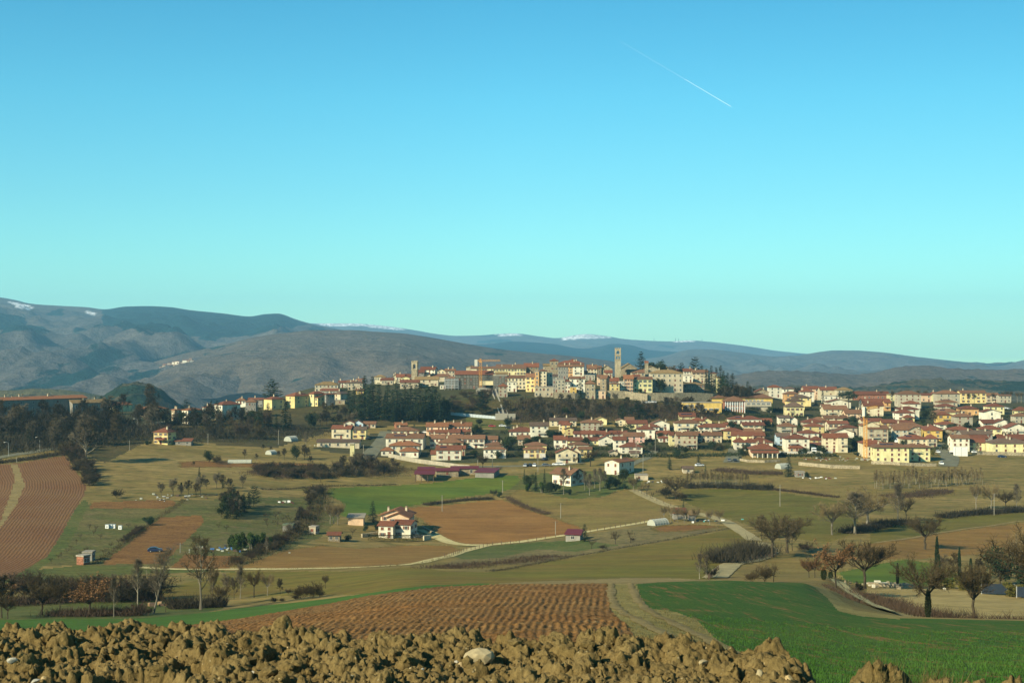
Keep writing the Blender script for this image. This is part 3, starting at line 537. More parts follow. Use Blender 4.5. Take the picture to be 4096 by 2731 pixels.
wx = XS + 0.05 * fbm(XS / 0.13, DS / 0.13, 50, 3); wy = DS + 0.05 * fbm(XS / 0.13, DS / 0.13, 57, 3)
ZB = ZS.copy()
def billow(x, y, s, o=3):
    t = 0; am = 1.0
    for k in range(o): t = t + am * np.abs(2 * vn(x * 2.1 ** k + 3.7 * k, y * 2.1 ** k, s + k) - 1); am *= 0.5
    return t
b1, b2, bi = worley(wx / 0.12, wy / 0.12, 52); c1, c2, ci = worley(wx / 0.05, wy / 0.05, 53)
ZS += 0.05 * (billow(wx / 0.23, wy / 0.23, 51, 3) - 0.7) + 0.045 * fbm(XS / 0.7, DS / 0.5, 58, 2) + 0.10 * np.clip(bi - 0.55, 0, 1) * np.clip(1.05 - b1, 0, 1) ** 0.45 - 0.03 * np.clip(0.22 - (b2 - b1), 0, 1) / 0.22 + 0.03 * np.clip(ci - 0.3, 0, 1) * np.clip(1.0 - c1, 0, 1)
ZS += 0.016 * billow(XS / 0.042, DS / 0.042, 60, 2) + 0.016 * fbm(XS / 0.022, DS / 0.022, 61, 2)
ZS = ZB + 1.2 * (ZS - ZB)
ZS -= np.median((ZS - ZB)[:200])
def soil_bump(px, d, r, h):                              # one big clod
    x0 = (px - CX) / F * d; q = np.hypot((XS - x0), (DS - d)) / r
    return h * np.clip(1 - q ** 2.2, 0, 1)
for (px_, d_, r_, h_) in [(3090, 7.95, 0.11, 0.13), (3160, 7.9, 0.16, 0.06), (3490, 7.25, 0.2, 0.06), (1370, 8.55, 0.16, 0.05), (540, 8.7, 0.12, 0.05), (2440, 8.5, 0.2, 0.06), (1060, 8.75, 0.1, 0.05)]: ZS += soil_bump(PS, DS, 1, 1) * 0 + soil_bump(px_, d_, r_, h_)
for (px_, d_, r_, h_) in [(550, 7.1, 0.22, -0.2), (780, 7.55, 0.16, -0.15), (2450, 6.9, 0.3, -0.17), (2120, 7.55, 0.13, -0.14), (300, 6.95, 0.16, -0.15)]: ZS += soil_bump(px_, d_, r_, h_)
_py = CY + F * (CAMZ - ZS) / DS; _k = _py.argmin(0); _n = np.arange(-45, 46)
_df = (_py.min(0) - np.interp(ps, *zip(*CR))) * ds[_k] / F; _i = np.arange(len(ps))
ZS += np.mean([_df[np.clip(_i + q, 0, len(ps) - 1)] for q in _n], axis=0)[None, :] + 0.012
def soil_mat():
    m, nt, b = newmat('dry_clay_soil'); P = wpos(nt)
    f = noise_node(nt, P, 3.0, 5, 0.6); col = mixc(nt, mapr(nt, f, 0.35, 0.65), (0.14, 0.096, 0.034), (0.185, 0.13, 0.05))
    g = noise_node(nt, P, 38.0, 5, 0.7); col = mixc(nt, 1.0, col, gray(nt, mapr(nt, g, 0.3, 0.7, 0.6, 1.35)), 'MULTIPLY')
    v = N(nt, 'ShaderNodeTexVoronoi'); v.inputs['Scale'].default_value = 26; nt.links.new(P, v.inputs['Vector'])
    s = noise_node(nt, P, 9.0, 3); mk = N(nt, 'ShaderNodeMath', operation='MULTIPLY'); nt.links.new(mapr(nt, v.outputs['Distance'], 0.20, 0.12), mk.inputs[0]); nt.links.new(mapr(nt, s, 0.55, 0.62), mk.inputs[1])
    col = mixc(nt, mk.outputs[0], col, (0.33, 0.26, 0.14))
    nt.links.new(col, b.inputs['Base Color']); b.inputs['Roughness'].default_value = 0.95; b.inputs['Specular IOR Level'].default_value = 0.12
    bump(nt, b, g, 1.0, 0.02); return m
M['soil'] = soil_mat()
o = link('ploughed_soil', grid_mesh('ploughed_soil', XS, DS, ZS, [M['soil']], None, False)); tag(o, 'rough ploughed clay soil at the edge of the hill', None, None, 'structure')
def soil_at(px, d):
    i = int(np.clip(round((d - ds[0]) / 0.0095), 0, len(ds) - 1)); j = int(np.clip(round((px - ps[0]) / 5.4), 0, len(ps) - 1))
    return Vector((XS[i, j], DS[i, j], ZS[i, j]))
# broken lumps lying on the soil, too many to count
rng = random.Random(4)
ico = bmesh.new(); bmesh.ops.create_icosphere(ico, subdivisions=1, radius=1.0)
IV = np.array([v.co for v in ico.verts]); IF = [tuple(v.index for v in f.verts) for f in ico.faces]; ico.free()
V = []; Fc = []; nb = 0
for k in range(3800):
    px_ = rng.uniform(-300, 4400); d_ = rng.uniform(6.3, 9.0)
    if d_ > F * 1.65 / (np.interp(px_, *zip(*CR)) - CY): continue
    p = soil_at(px_, d_); r = 0.008 + 0.032 * rng.random() ** 3
    sc = np.array([rng.uniform(0.7, 1.3), rng.uniform(0.7, 1.3), rng.uniform(0.6, 1.0)]) * r
    q = IV * (1 + 0.5 * (np.array([rng.random() for _ in range(len(IV))]) - 0.5))[:, None] * sc + np.array(p)
    V += q.tolist(); Fc += [tuple(i + nb for i in f) for f in IF]; nb += len(IV)
o = link('soil_crumbs', mesh('soil_crumbs', V, Fc, [M['soil']])); tag(o, 'broken lumps of clay scattered over the ploughed soil', None, None, 'stuff')
# ---------------------------------------------------------------- plants: a library of meshes, each shared by many individual trees
BARK = {k: leaf_mat('bark_' + k, a, b, 1.5) for k, (a, b) in {
 'dark': ((0.045, 0.035, 0.02), (0.075, 0.06, 0.036)), 'grey': ((0.14, 0.12, 0.085), (0.21, 0.18, 0.13)), 'pale': ((0.17, 0.148, 0.10), (0.25, 0.215, 0.155))}.items()}
TWIG = {k: leaf_mat('twigs_' + k, a, b, 0.5) for k, (a, b) in {
 'brown': ((0.056, 0.0416, 0.0192), (0.084, 0.0608, 0.0288)), 'grey': ((0.096, 0.076, 0.048), (0.14, 0.112, 0.072)), 'russet': ((0.112, 0.0496, 0.0224), (0.16, 0.08, 0.036)),
 'dark': ((0.0256, 0.0224, 0.0136), (0.044, 0.036, 0.0216)), 'red': ((0.0544, 0.036, 0.0224), (0.076, 0.0496, 0.0304)), 'tan': ((0.128, 0.092, 0.04), (0.168, 0.12, 0.056))}.items()}
LEAF = {k: leaf_mat('leaves_' + k, a, b, 0.8) for k, (a, b) in {
 'pine': ((0.0144, 0.0288, 0.0136), (0.0304, 0.0464, 0.0208)), 'spruce': ((0.0144, 0.0288, 0.0128), (0.0256, 0.0416, 0.0176)), 'oak': ((0.0176, 0.0272, 0.0096), (0.032, 0.0416, 0.0144)),
 'olive': ((0.044, 0.0544, 0.0256), (0.068, 0.076, 0.0384)), 'bamboo': ((0.024, 0.044, 0.0096), (0.044, 0.068, 0.0144)), 'gold': ((0.088, 0.084, 0.016), (0.128, 0.108, 0.024)), 'dry': ((0.136, 0.068, 0.028), (0.192, 0.1, 0.044)), 'grassy': ((0.096, 0.084, 0.0256), (0.184, 0.144, 0.056))}.items()}
def rvec(r):
    while True:
        v = Vector((r.uniform(-1, 1), r.uniform(-1, 1), r.uniform(-1, 1)))
        if 0.05 < v.length < 1: return v.normalized()
class Buf:
    def __init__(s): s.v = []; s.f = []; s.m = []
    def tri(s, a, b, c): n = len(s.v); s.v += [tuple(a), tuple(b), tuple(c)]; s.f.append((n, n + 1, n + 2))
    def quad(s, a, b, c, d): n = len(s.v); s.v += [tuple(a), tuple(b), tuple(c), tuple(d)]; s.f.append((n, n + 1, n + 2, n + 3))
    def path(s, pts, rs, n):
        rings = []
        for i, p in enumerate(pts):
            d = (pts[min(i + 1, len(pts) - 1)] - pts[max(0, i - 1)]).normalized()
            t = Vector((0, 0, 1)) if abs(d.z) < 0.9 else Vector((1, 0, 0)); u = d.cross(t).normalized(); w = d.cross(u)
            b = len(s.v); rings.append(b)
            for k in range(n):
                a = 2 * math.pi * k / n; s.v.append(tuple(p + (u * math.cos(a) + w * math.sin(a)) * rs[i]))
        for a, b in zip(rings[:-1], rings[1:]):
            for k in range(n): s.f.append((a + k, a + (k + 1) % n, b + (k + 1) % n, b + k))
    def blade(s, p, d, L, w, r):
        sd = d.cross(rvec(r)).normalized() * (w / 2); m = p + d * (L * 0.5) + rvec(r) * (L * 0.07)
        s.quad(p - sd, p + sd, m + sd * 0.7, m - sd * 0.7); s.tri(m - sd * 0.7, m + sd * 0.7, p + d * L + rvec(r) * (L * 0.1))
# unit-height bare tree: returns trunk mesh, crown mesh
def bare(name, seed, bark, twig, trunk_h=0.28, spread=0.42, up=0.55, limbs=7, subs=7, tw=9, tl=0.10, w=0.0035, r0=0.022, multi=1, leafy=0, lean=0.0, leader=0.0, drop=0.0):
    r = random.Random(seed); T = Buf(); C = Buf(); lf = []
    for st in range(multi):
        a0 = r.uniform(0, 6.28); base = Vector((0, 0, -0.03)) if multi == 1 else Vector((math.cos(a0) * 0.05, math.sin(a0) * 0.05, -0.03))
        dirn = Vector((lean + (math.cos(a0) * 0.22 if multi > 1 else 0), math.sin(a0) * 0.22 if multi > 1 else 0, 1)).normalized()
        H0 = trunk_h * r.uniform(0.9, 1.1); top = leader if leader else H0
        pts = [base]; 
        for i in range(1, 6): pts.append(base + dirn * (top * i / 5) + Vector((r.uniform(-1, 1), r.uniform(-1, 1), 0)) * 0.012 * i / 3)
        rr = r0 / (multi ** 0.5); T.path(pts, [rr * (1.25 if i == 0 else 1 - (0.8 if leader else 0.3) * i / 5) for i in range(6)], 6)
        nl = max(3, limbs // multi + (1 if multi > 1 else 0))
        for k in range(nl):
            az = 2.399 * k + r.uniform(-0.5, 0.5) + a0
            f = (H0 / top + (1 - H0 / top) * (k + r.random()) / nl) if leader else r.uniform(0.82, 1.0)
            p = base + dirn * (top * min(0.99, f)); x = f * 5; i0 = min(4, int(x)); p = pts[i0].lerp(pts[i0 + 1], min(1, x - i0))
            elv = up + r.uniform(-0.25, 0.3); d = Vector((math.cos(az) * math.cos(elv), math.sin(az) * math.cos(elv), math.sin(elv)))
            room = 1.0 - p.z; L = min(room / max(0.35, d.z) * 0.62, spread * r.uniform(0.75, 1.15) * (1.0 if not leader else (1.25 - 0.8 * f)))
            lp = [p]; dd = d
            for i in range(4):
                dd = (dd + Vector((0, 0, 0.10 - drop)) + rvec(r) * 0.16).normalized(); lp.append(lp[-1] + dd * (L / 4))
            lr = rr * 0.45 * (1 - 0.35 * (f if leader else 0)); T.path(lp, [lr * (1 - 0.75 * i / 4) for i in range(5)], 4)
            for j in range(subs):
                g = 0.25 + 0.75 * (j + r.random()) / subs; x = g * 4; i0 = min(3, int(x)); q = lp[i0].lerp(lp[i0 + 1], x - i0)
                d2 = (dd * 0.7 + rvec(r) * 0.9 + Vector((0, 0, 0.35 - drop * 2))).normalized(); L2 = L * 0.55 * r.uniform(0.6, 1.1) * (1.1 - 0.4 * g)
                L2 = min(L2, max(0.03, (1.02 - q.z)) / max(0.3, d2.z))
                sp = [q]; d3 = d2
                for i in range(3):
                    d3 = (d3 + rvec(r) * 0.22 + Vector((0, 0, 0.06 - drop))).normalized(); sp.append(sp[-1] + d3 * (L2 / 3))
                (T if j % 2 == 0 else C).path(sp, [max(w * 0.7, lr * 0.4 * (1 - 0.8 * i / 3)) for i in range(4)], 3)
                for m in range(tw):
                    h = 0.2 + 0.8 * r.random(); x = h * 3; i1 = min(2, int(x)); t = sp[i1].lerp(sp[i1 + 1], x - i1)
                    d4 = (d3 * 0.75 + rvec(r) + Vector((0, 0, 0.3 - drop * 2))).normalized(); Lt = tl * r.uniform(0.5, 1.25)
                    C.blade(t, d4, Lt, w, r)
                    t2 = t + d4 * (Lt * 0.5); C.blade(t2, (d4 + rvec(r) * 0.9).normalized(), Lt * 0.6, w * 0.8, r)
                    if leafy and r.random() < leafy:
                        for _ in range(2):
                            c = t + d4 * (Lt * r.uniform(0.3, 1)) + rvec(r) * 0.02; a, b = rvec(r) * w * 5.5, rvec(r) * w * 5.5; C.tri(c - a, c + a, c + b); lf.append(len(C.f) - 1)
    if leafy:
        C.m = [0] * len(C.f)
        for i in lf: C.m[i] = 1
    mz = max(p[2] for p in C.v); T.v = [(x, y, z / mz) for x, y, z in T.v]; C.v = [(x, y, z / mz) for x, y, z in C.v]
    return mesh(name + '_trunk', T.v, T.f, [BARK[bark]]), mesh(name + '_crown', C.v, C.f, [TWIG[twig]] + ([LEAF['dry']] if leafy else []), C.m if leafy else None)
def conifer(name, seed, leaf, R=0.22, base=0.06, whorls=22, per=8, droop=0.25, taper=0.85, sz=0.035, irregular=0.15, flat=False):
    r = random.Random(seed); T = Buf(); C = Buf()
    T.path([Vector((0, 0, -0.03)), Vector((0, 0, 0.3)), Vector((0, 0, 0.6)), Vector((0.004, 0, 0.98))], [0.017, 0.013, 0.008, 0.002], 5)
    for k in range(whorls):
        z = base + (0.985 - base) * (k + r.random() * 0.6) / whorls; fr = (z - base) / (1 - base)
        for j in range(per):
            az = r.uniform(0, 6.283)
            L = R * ((1 - fr) ** taper) * r.uniform(1 - irregular * 2, 1 + irregular) + 0.012
            if flat: L = R * (1 - fr ** 2.2) * r.uniform(0.45, 1.1) + 0.02
            dz = (-droop if not flat else 0.12) * r.uniform(0.6, 1.4)
            d = Vector((math.cos(az), math.sin(az), dz)).normalized(); side = Vector((-math.sin(az), math.cos(az), 0))
            n = max(2, int(L / sz * 1.6))
            for i in range(n):
                p = Vector((0, 0, z)) + d * (L * (i + 0.7) / n) + Vector((0, 0, 1)) * (L * 0.10 * ((i + 1) / n) ** 2)
                s_ = sz * r.uniform(0.7, 1.3)
                for q in range(2):
                    dd = (d * 0.8 + side * r.uniform(-1.1, 1.1) + Vector((0, 0, r.uniform(-0.5, 0.25)))).normalized(); up_ = (rvec(r) * 0.6 + Vector((0, 0, 1))).normalized()
                    sd = dd.cross(up_).normalized() * (s_ * 0.30)
                    C.quad(p - sd, p + sd, p + dd * s_ + sd * 0.35, p + dd * s_ - sd * 0.35)
    return mesh(name + '_trunk', T.v, T.f, [BARK['dark']]), mesh(name + '_crown', C.v, C.f, [LEAF[leaf]])
def broad(name, seed, leaf, n=2600, sz=0.05, trunk=0.2, ell=(0.42, 0.42, 0.42), cz=0.58, lobes=14, multi=1, bark='dark', spike=0.0):
    r = random.Random(seed); T = Buf(); C = Buf()
    for m in range(multi):
        a = 6.28 * m / multi; o = Vector((math.cos(a), math.sin(a), 0)) * (0.06 if multi > 1 else 0)
        T.path([o + Vector((0, 0, -0.03)), o * 1.3 + Vector((0.01, 0, trunk)), o * 2.2 + Vector((0, 0.02, cz))], [0.028, 0.022, 0.01], 5)
        for k in range(5):
            az = r.uniform(0, 6.28); p = o * 1.3 + Vector((0, 0, trunk + (cz - trunk) * r.uniform(0, 0.6)))
            T.path([p, p + Vector((math.cos(az) * ell[0] * 0.35, math.sin(az) * ell[1] * 0.35, ell[2] * 0.25)), p + Vector((math.cos(az) * ell[0] * 0.7, math.sin(az) * ell[1] * 0.7, ell[2] * 0.6))], [0.012, 0.008, 0.003], 4)
    lb = []
    for k in range(lobes):
        v = rvec(r) * (r.random() ** 0.4) * 0.72; lb.append((Vector((v.x * ell[0], v.y * ell[1], cz + v.z * ell[2])), r.uniform(0.26, 0.46)))
    for i in range(n):
        c, q = lb[i % lobes]; v = rvec(r) * (r.uniform(0.55, 1.05) if r.random() < 0.8 else r.random())
        p = c + Vector((v.x * ell[0] * q, v.y * ell[1] * q, v.z * ell[2] * q))
        a = rvec(r) + Vector((0, 0, spike)); a = a.normalized() * sz * r.uniform(0.5, 1.2); b = a.cross(rvec(r)).normalized() * sz * r.uniform(0.3, 0.6)
        C.quad(p - a * 0.5, p + b * 0.6, p + a * 0.6, p - b * 0.6)
    return mesh(name + '_trunk', T.v, T.f, [BARK[bark]]), mesh(name + '_crown', C.v, C.f, [LEAF[leaf]])
def cypress_(name, seed, R=0.085, leaf='pine'):
    r = random.Random(seed); T = Buf(); C = Buf(); T.path([Vector((0, 0, -0.03)), Vector((0, 0, 0.5)), Vector((0, 0, 0.95))], [0.012, 0.009, 0.002], 4)
    for i in range(1500):
        z = r.random() ** 0.9; pr = R * (math.sin(math.pi * min(1, (z * 0.9 + 0.06)) ** 0.8)) ** 0.7 * r.uniform(0.6, 1.08); az = r.uniform(0, 6.28)
        p = Vector((math.cos(az) * pr, math.sin(az) * pr, 0.04 + z * 0.95)); a = (Vector((math.cos(az) * 0.3, math.sin(az) * 0.3, 1)) + rvec(r) * 0.35).normalized() * 0.045; b = a.cross(rvec(r)).normalized() * 0.012
        C.quad(p - b, p + b, p + a + b * 0.2, p + a - b * 0.2)
    return mesh(name + '_trunk', T.v, T.f, [BARK['dark']]), mesh(name + '_crown', C.v, C.f, [LEAF[leaf]])
LIB = {}
LIB['oak'] = [bare('oak', s, 'dark', 'brown', 0.36, 0.46, 0.55, 11, 10, 26, 0.08, 0.0042, 0.026) for s in (1, 2, 3)]
LIB['oakpale'] = [bare('oak_pale', s, 'grey', 'tan', 0.34, 0.42, 0.65, 11, 9, 22, 0.08, 0.0042, 0.024) for s in (4, 5)]
LIB['leafoak'] = [bare('leafy_oak', s, 'dark', 'brown', 0.36, 0.46, 0.55, 10, 9, 16, 0.08, 0.0038, 0.02, multi=1, leafy=0.75) for s in (6, 7)]
LIB['poplar'] = [bare('poplar', s, 'pale', 'grey', 0.25, 0.32, 0.85, 18, 7, 14, 0.09, 0.0042, 0.019, leader=0.93) for s in (8, 9)]
LIB['darkpoplar'] = [bare('dark_poplar', s, 'grey', 'brown', 0.30, 0.36, 0.6, 15, 7, 12, 0.08, 0.0038, 0.017, leader=0.95) for s in (10,)]
LIB['leaning'] = [bare('leaning_poplar', 11, 'pale', 'grey', 0.22, 0.34, 0.75, 16, 7, 12, 0.085, 0.0038, 0.017, leader=0.93, lean=0.25)]
LIB['big'] = [bare('great_poplar', 12, 'grey', 'grey', 0.2, 0.42, 0.62, 20, 10, 26, 0.075, 0.0055, 0.02, leader=0.85)]
LIB['wood'] = [bare('wood_tree', s, 'dark', t_, 0.22, 0.40, 0.7, 11, 6, 14, 0.12, 0.0085, 0.016, leader=0.8) for s, t_ in ((13, 'dark'), (14, 'brown'), (15, 'grey'), (16, 'dark'))]
LIB['bushy'] = [bare('bare_bush', s, 'dark', t_, 0.12, 0.55, 0.6, 10, 6, 12, 0.17, 0.010, 0.018, multi=5) for s, t_ in ((17, 'red'), (18, 'brown'), (19, 'dark'))]
LIB['sapling'] = [bare('sapling', s, 'pale', 'tan', 0.3, 0.17, 1.05, 10, 4, 6, 0.11, 0.0095, 0.014, leader=0.97) for s in (20, 21)]
LIB['orchard'] = [bare('orchard_tree', s, 'dark', 'brown', 0.35, 0.5, 0.5, 6, 5, 6, 0.14, 0.008, 0.03) for s in (22, 23)]
LIB['pollard'] = [bare('pollard', s, 'grey', 'brown', 0.5, 0.28, 0.9, 9, 6, 9, 0.13, 0.0075, 0.026) for s in (24,)]
LIB['spruce'] = [conifer('spruce', s, 'spruce', 0.20) for s in (30, 31)]
LIB['fir'] = [conifer('fir', s, 'pine', 0.16, 0.05, 24, 9, 0.35, 0.8, 0.034, 0.22) for s in (32, 33, 34)]
LIB['cedar'] = [conifer('cedar', s, 'pine', 0.42, 0.12, 13, 12, 0.0, 0.5, 0.05, 0.3, True) for s in (35, 36)]
LIB['evergreen'] = [broad('evergreen_oak', s, 'oak', 2600, 0.06, 0.15, (0.50, 0.50, 0.46), 0.53, 16) for s in (37, 38)]
LIB['olive'] = [broad('olive_tree', 39, 'olive', 1500, 0.07, 0.2, (0.55, 0.55, 0.42), 0.56, 10, 2)]
LIB['pine'] = [broad('stone_pine', 40, 'pine', 2600, 0.045, 0.5, (0.62, 0.62, 0.24), 0.76, 16, 1, 'grey')]
LIB['darkbush'] = [broad('laurel', s, 'pine', 1600, 0.085, 0.1, (0.62, 0.62, 0.5), 0.5, 10) for s in (41, 42)]
LIB['bamboo'] = [broad('bamboo', s, 'bamboo', 2400, 0.10, 0.1, (0.40, 0.40, 0.52), 0.5, 12, 3, 'grey', 0.7) for s in (43, 44)]
LIB['goldbush'] = [broad('golden_bush', 45, 'gold', 1800, 0.08, 0.1, (0.6, 0.6, 0.5), 0.5, 12)]
LIB['cypress'] = [cypress_('cypress', s) for s in (46, 47)]
LIB['ivy'] = [cypress_('ivy_column', 48, 0.10, 'oak')]
KINDNAME = {'oak': 'oak_tree', 'oakpale': 'oak_tree', 'leafoak': 'oak_tree', 'poplar': 'poplar_tree', 'darkpoplar': 'poplar_tree', 'leaning': 'poplar_tree', 'big': 'poplar_tree', 'wood': 'bare_tree', 'bushy': 'bare_bush', 'sapling': 'sapling', 'orchard': 'fruit_tree', 'pollard': 'plane_tree', 'spruce': 'spruce_tree', 'fir': 'fir_tree', 'cedar': 'cedar_tree', 'evergreen': 'evergreen_tree', 'olive': 'olive_tree', 'pine': 'stone_pine', 'darkbush': 'laurel_bush', 'bamboo': 'bamboo_clump', 'goldbush': 'golden_bush', 'cypress': 'cypress_tree', 'ivy': 'ivy_column'}
trng = random.Random(99)
def tree(kind, px, py, h, label, group=None, d=None, wide=1.0, ptop=None):
    """bearing px, base at depression py (or distance d), height in metres (or its top seen at ptop)"""
    p = wpt(px, d) if d else at(px, py)
    if ptop is not None: h = (p.z - (CAMZ + (CY - ptop) / F * p.y))* -1
    tm, cm = trng.choice(LIB[kind]); w = wide * h
    cat = 'bush' if 'bush' in kind else ('bamboo' if kind == 'bamboo' else 'tree')
    t = thing(KINDNAME[kind], label, cat, p, trng.uniform(0, 6.28) if kind != 'leaning' else trng.uniform(-0.2, 0.2), group, (w, w, h))
    link('trunk', tm, t); link('crown', cm, t); return t
# ---------------------------------------------------------------- house builder
def wall_mat(name, c, stone=False):
    m, nt, b = newmat(name); P = opos(nt); oi = N(nt, 'ShaderNodeObjectInfo')
    f = noise_node(nt, vscale(nt, P, (1, 1, 0.45)), 0.55, 5, 0.6)
    col = mixc(nt, mapr(nt, f, 0.35, 0.62), tuple(x * 0.74 for x in c), tuple(min(0.85, x * 1.06) for x in c))
    if stone:
        v = N(nt, 'ShaderNodeTexVoronoi'); v.inputs['Scale'].default_value = 2.2; nt.links.new(vscale(nt, P, (1, 1, 1.7)), v.inputs['Vector'])
        sp = N(nt, 'ShaderNodeSeparateColor'); nt.links.new(v.outputs['Color'], sp.inputs[0])
        col = mixc(nt, 1.0, col, gray(nt, mapr(nt, sp.outputs[0], 0, 1, 0.6, 1.3)), 'MULTIPLY')
        bump(nt, b, v.outputs['Distance'], 0.6, 0.08)
    col = mixc(nt, 1.0, col, gray(nt, mapr(nt, oi.outputs['Random'], 0, 1, 0.8, 1.08)), 'MULTIPLY')
    nt.links.new(col, b.inputs['Base Color']); b.inputs['Roughness'].default_value = 0.9; b.inputs['Specular IOR Level'].default_value = 0.15; return m
def roof_mat(name, c, c2):
    m, nt, b = newmat(name); P = opos(nt); oi = N(nt, 'ShaderNodeObjectInfo')
    f = noise_node(nt, P, 0.5, 5, 0.65); col = mixc(nt, mapr(nt, f, 0.35, 0.65), c, c2)
    g = noise_node(nt, P, 4.0, 3, 0.7); col = mixc(nt, 1.0, col, gray(nt, mapr(nt, g, 0.3, 0.7, 0.7, 1.25)), 'MULTIPLY')
    wv = N(nt, 'ShaderNodeTexWave'); wv.inputs['Scale'].default_value = 1.3; wv.inputs['Distortion'].default_value = 0.6; nt.links.new(P, wv.inputs['Vector'])
    col = mixc(nt, 1.0, col, gray(nt, mapr(nt, wv.outputs['Fac'], 0, 1, 0.82, 1.08)), 'MULTIPLY')
    col = mixc(nt, 1.0, col, gray(nt, mapr(nt, oi.outputs['Random'], 0, 1, 0.8, 1.15)), 'MULTIPLY')
    nt.links.new(col, b.inputs['Base Color']); b.inputs['Roughness'].default_value = 0.85; b.inputs['Specular IOR Level'].default_value = 0.2
    bump(nt, b, wv.outputs['Fac'], 0.5, 0.05); return m
WALL = {k: wall_mat('plaster_' + n, c, s) for k, (n, c, s) in {
 'w': ('white', (0.70, 0.64, 0.49), False), 'c': ('cream', (0.62, 0.53, 0.35), False), 'y': ('yellow', (0.66, 0.52, 0.23), False), 'l': ('lemon', (0.70, 0.62, 0.32), False), 'o': ('orange', (0.62, 0.36, 0.15), False), 'O': ('ochre', (0.62, 0.42, 0.12), False),
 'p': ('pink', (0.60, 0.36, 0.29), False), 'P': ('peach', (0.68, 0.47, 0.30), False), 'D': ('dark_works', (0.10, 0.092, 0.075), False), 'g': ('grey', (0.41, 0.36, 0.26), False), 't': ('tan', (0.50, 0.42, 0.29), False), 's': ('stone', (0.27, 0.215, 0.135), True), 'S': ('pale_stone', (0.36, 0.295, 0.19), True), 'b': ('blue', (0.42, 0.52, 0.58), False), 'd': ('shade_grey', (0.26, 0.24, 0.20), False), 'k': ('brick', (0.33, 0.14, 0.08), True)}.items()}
ROOF = {k: roof_mat('roof_tiles_' + n, a, b) for k, (n, a, b) in {
 'r': ('red', (0.15, 0.052, 0.026), (0.19, 0.07, 0.036)), 'o': ('orange', (0.215, 0.085, 0.036), (0.25, 0.108, 0.048)), 'n': ('brown', (0.16, 0.078, 0.04), (0.20, 0.10, 0.052)), 'd': ('dark', (0.105, 0.068, 0.046), (0.14, 0.09, 0.06)), 'm': ('mossy', (0.20, 0.13, 0.055), (0.26, 0.17, 0.07)), 'f': ('flat', (0.30, 0.26, 0.2), (0.35, 0.3, 0.23))}.items()}
MM = {'pane': simple('window_glass', (0.022, 0.026, 0.03), 0.15, 0.3, 1.0, 0.5), 'frame': simple('window_frame', (0.5, 0.47, 0.4), 0.6), 'brown': simple('brown_shutter', (0.15, 0.055, 0.03), 0.7), 'green': simple('green_shutter', (0.05, 0.10, 0.07), 0.7), 'greyblue': simple('pale_shutter', (0.42, 0.45, 0.42), 0.7),
 'conc': simple('concrete', (0.27, 0.245, 0.19), 0.9), 'pale': simple('pale_concrete', (0.5, 0.47, 0.4), 0.9), 'iron': simple('dark_iron', (0.05, 0.048, 0.045), 0.6), 'steel': simple('galvanised_steel', (0.33, 0.34, 0.33), 0.5), 'wood': simple('weathered_wood', (0.09, 0.06, 0.04), 0.9), 'gate': simple('garage_door', (0.55, 0.5, 0.42), 0.6), 'solar': simple('solar_panel', (0.015, 0.02, 0.04), 0.2, spec=0.6), 'redm': simple('red_sheet_roof', (0.11, 0.022, 0.027), 0.6), 'crane': simple('orange_crane_paint', (0.62, 0.29, 0.05), 0.6), 'white': simple('white_paint', (0.75, 0.74, 0.7), 0.6), 'darkblue': simple('dark_net', (0.02, 0.03, 0.045), 0.7), 'film': simple('greenhouse_film', (0.34, 0.34, 0.27), 0.5), 'hoard': simple('pale_blue_hoarding', (0.40, 0.44, 0.45), 0.7), 'tyre': simple('tyre_rubber', (0.02, 0.02, 0.02), 0.9), 'canvas': simple('white_canvas', (0.7, 0.68, 0.62), 0.9), 'moss': simple('mossy_sheet', (0.12, 0.14, 0.08), 0.9), 'stonewall': WALL['S'], 'redp': simple('red_plastic', (0.5, 0.05, 0.03), 0.6), 'bluep': simple('blue_plastic', (0.05, 0.13, 0.3), 0.6), 'turq': simple('turquoise_plastic', (0.1, 0.35, 0.33), 0.6), 'log': simple('cut_logs', (0.32, 0.2, 0.1), 0.9)}
def win_mesh(kind, w, h):
    mb = MB()
    if kind == 'c':                                     # closed shutters: two leaves with a gap
        mb.box(-w / 2, -0.01, -0.07, 0, 0, h, 0); mb.box(0.01, w / 2, -0.07, 0, 0, h, 0); mb.box(-w / 2 - 0.1, w / 2 + 0.1, -0.14, 0, -0.1, 0, 1)
        return mb
    mb.box(-w / 2, w / 2, -0.03, 0, 0, h, 0)
    f = 0.08
    for a in ((-w / 2 - f, -w / 2, 0, h), (w / 2, w / 2 + f, 0, h), (-w / 2 - f, w / 2 + f, h, h + f)): mb.box(a[0], a[1], -0.08, 0, a[2], a[3], 1)
    mb.box(-w / 2 - 0.15, w / 2 + 0.15, -0.16, 0, -0.1, 0, 1); mb.box(-0.03, 0.03, -0.06, -0.03, 0, h, 1)
    if kind in 'bgv':
        for s in (-1, 1): mb.box(s * (w / 2 + f) - (w * 0.48 if s < 0 else 0), s * (w / 2 + f) + (w * 0.48 if s > 0 else 0), -0.1, -0.0, 0, h, 2)
    return mb
WIN = {}
def window(kind, w, h):
    key = (kind, w, h)
    if key not in WIN:
        mats = {'c': [MM['brown'], MM['frame']], 'e': [MM['pane'], MM['frame']], 'b': [MM['pane'], MM['frame'], MM['brown']], 'g': [MM['pane'], MM['frame'], MM['green']], 'v': [MM['pane'], MM['frame'], MM['greyblue']]}[kind]
        WIN[key] = win_mesh(kind, w, h).data('window_' + kind, mats)
    return WIN[key]
def plain_window(t, k, w, h, loc): link('window', window(k, w, h), t, loc)
FW = {}
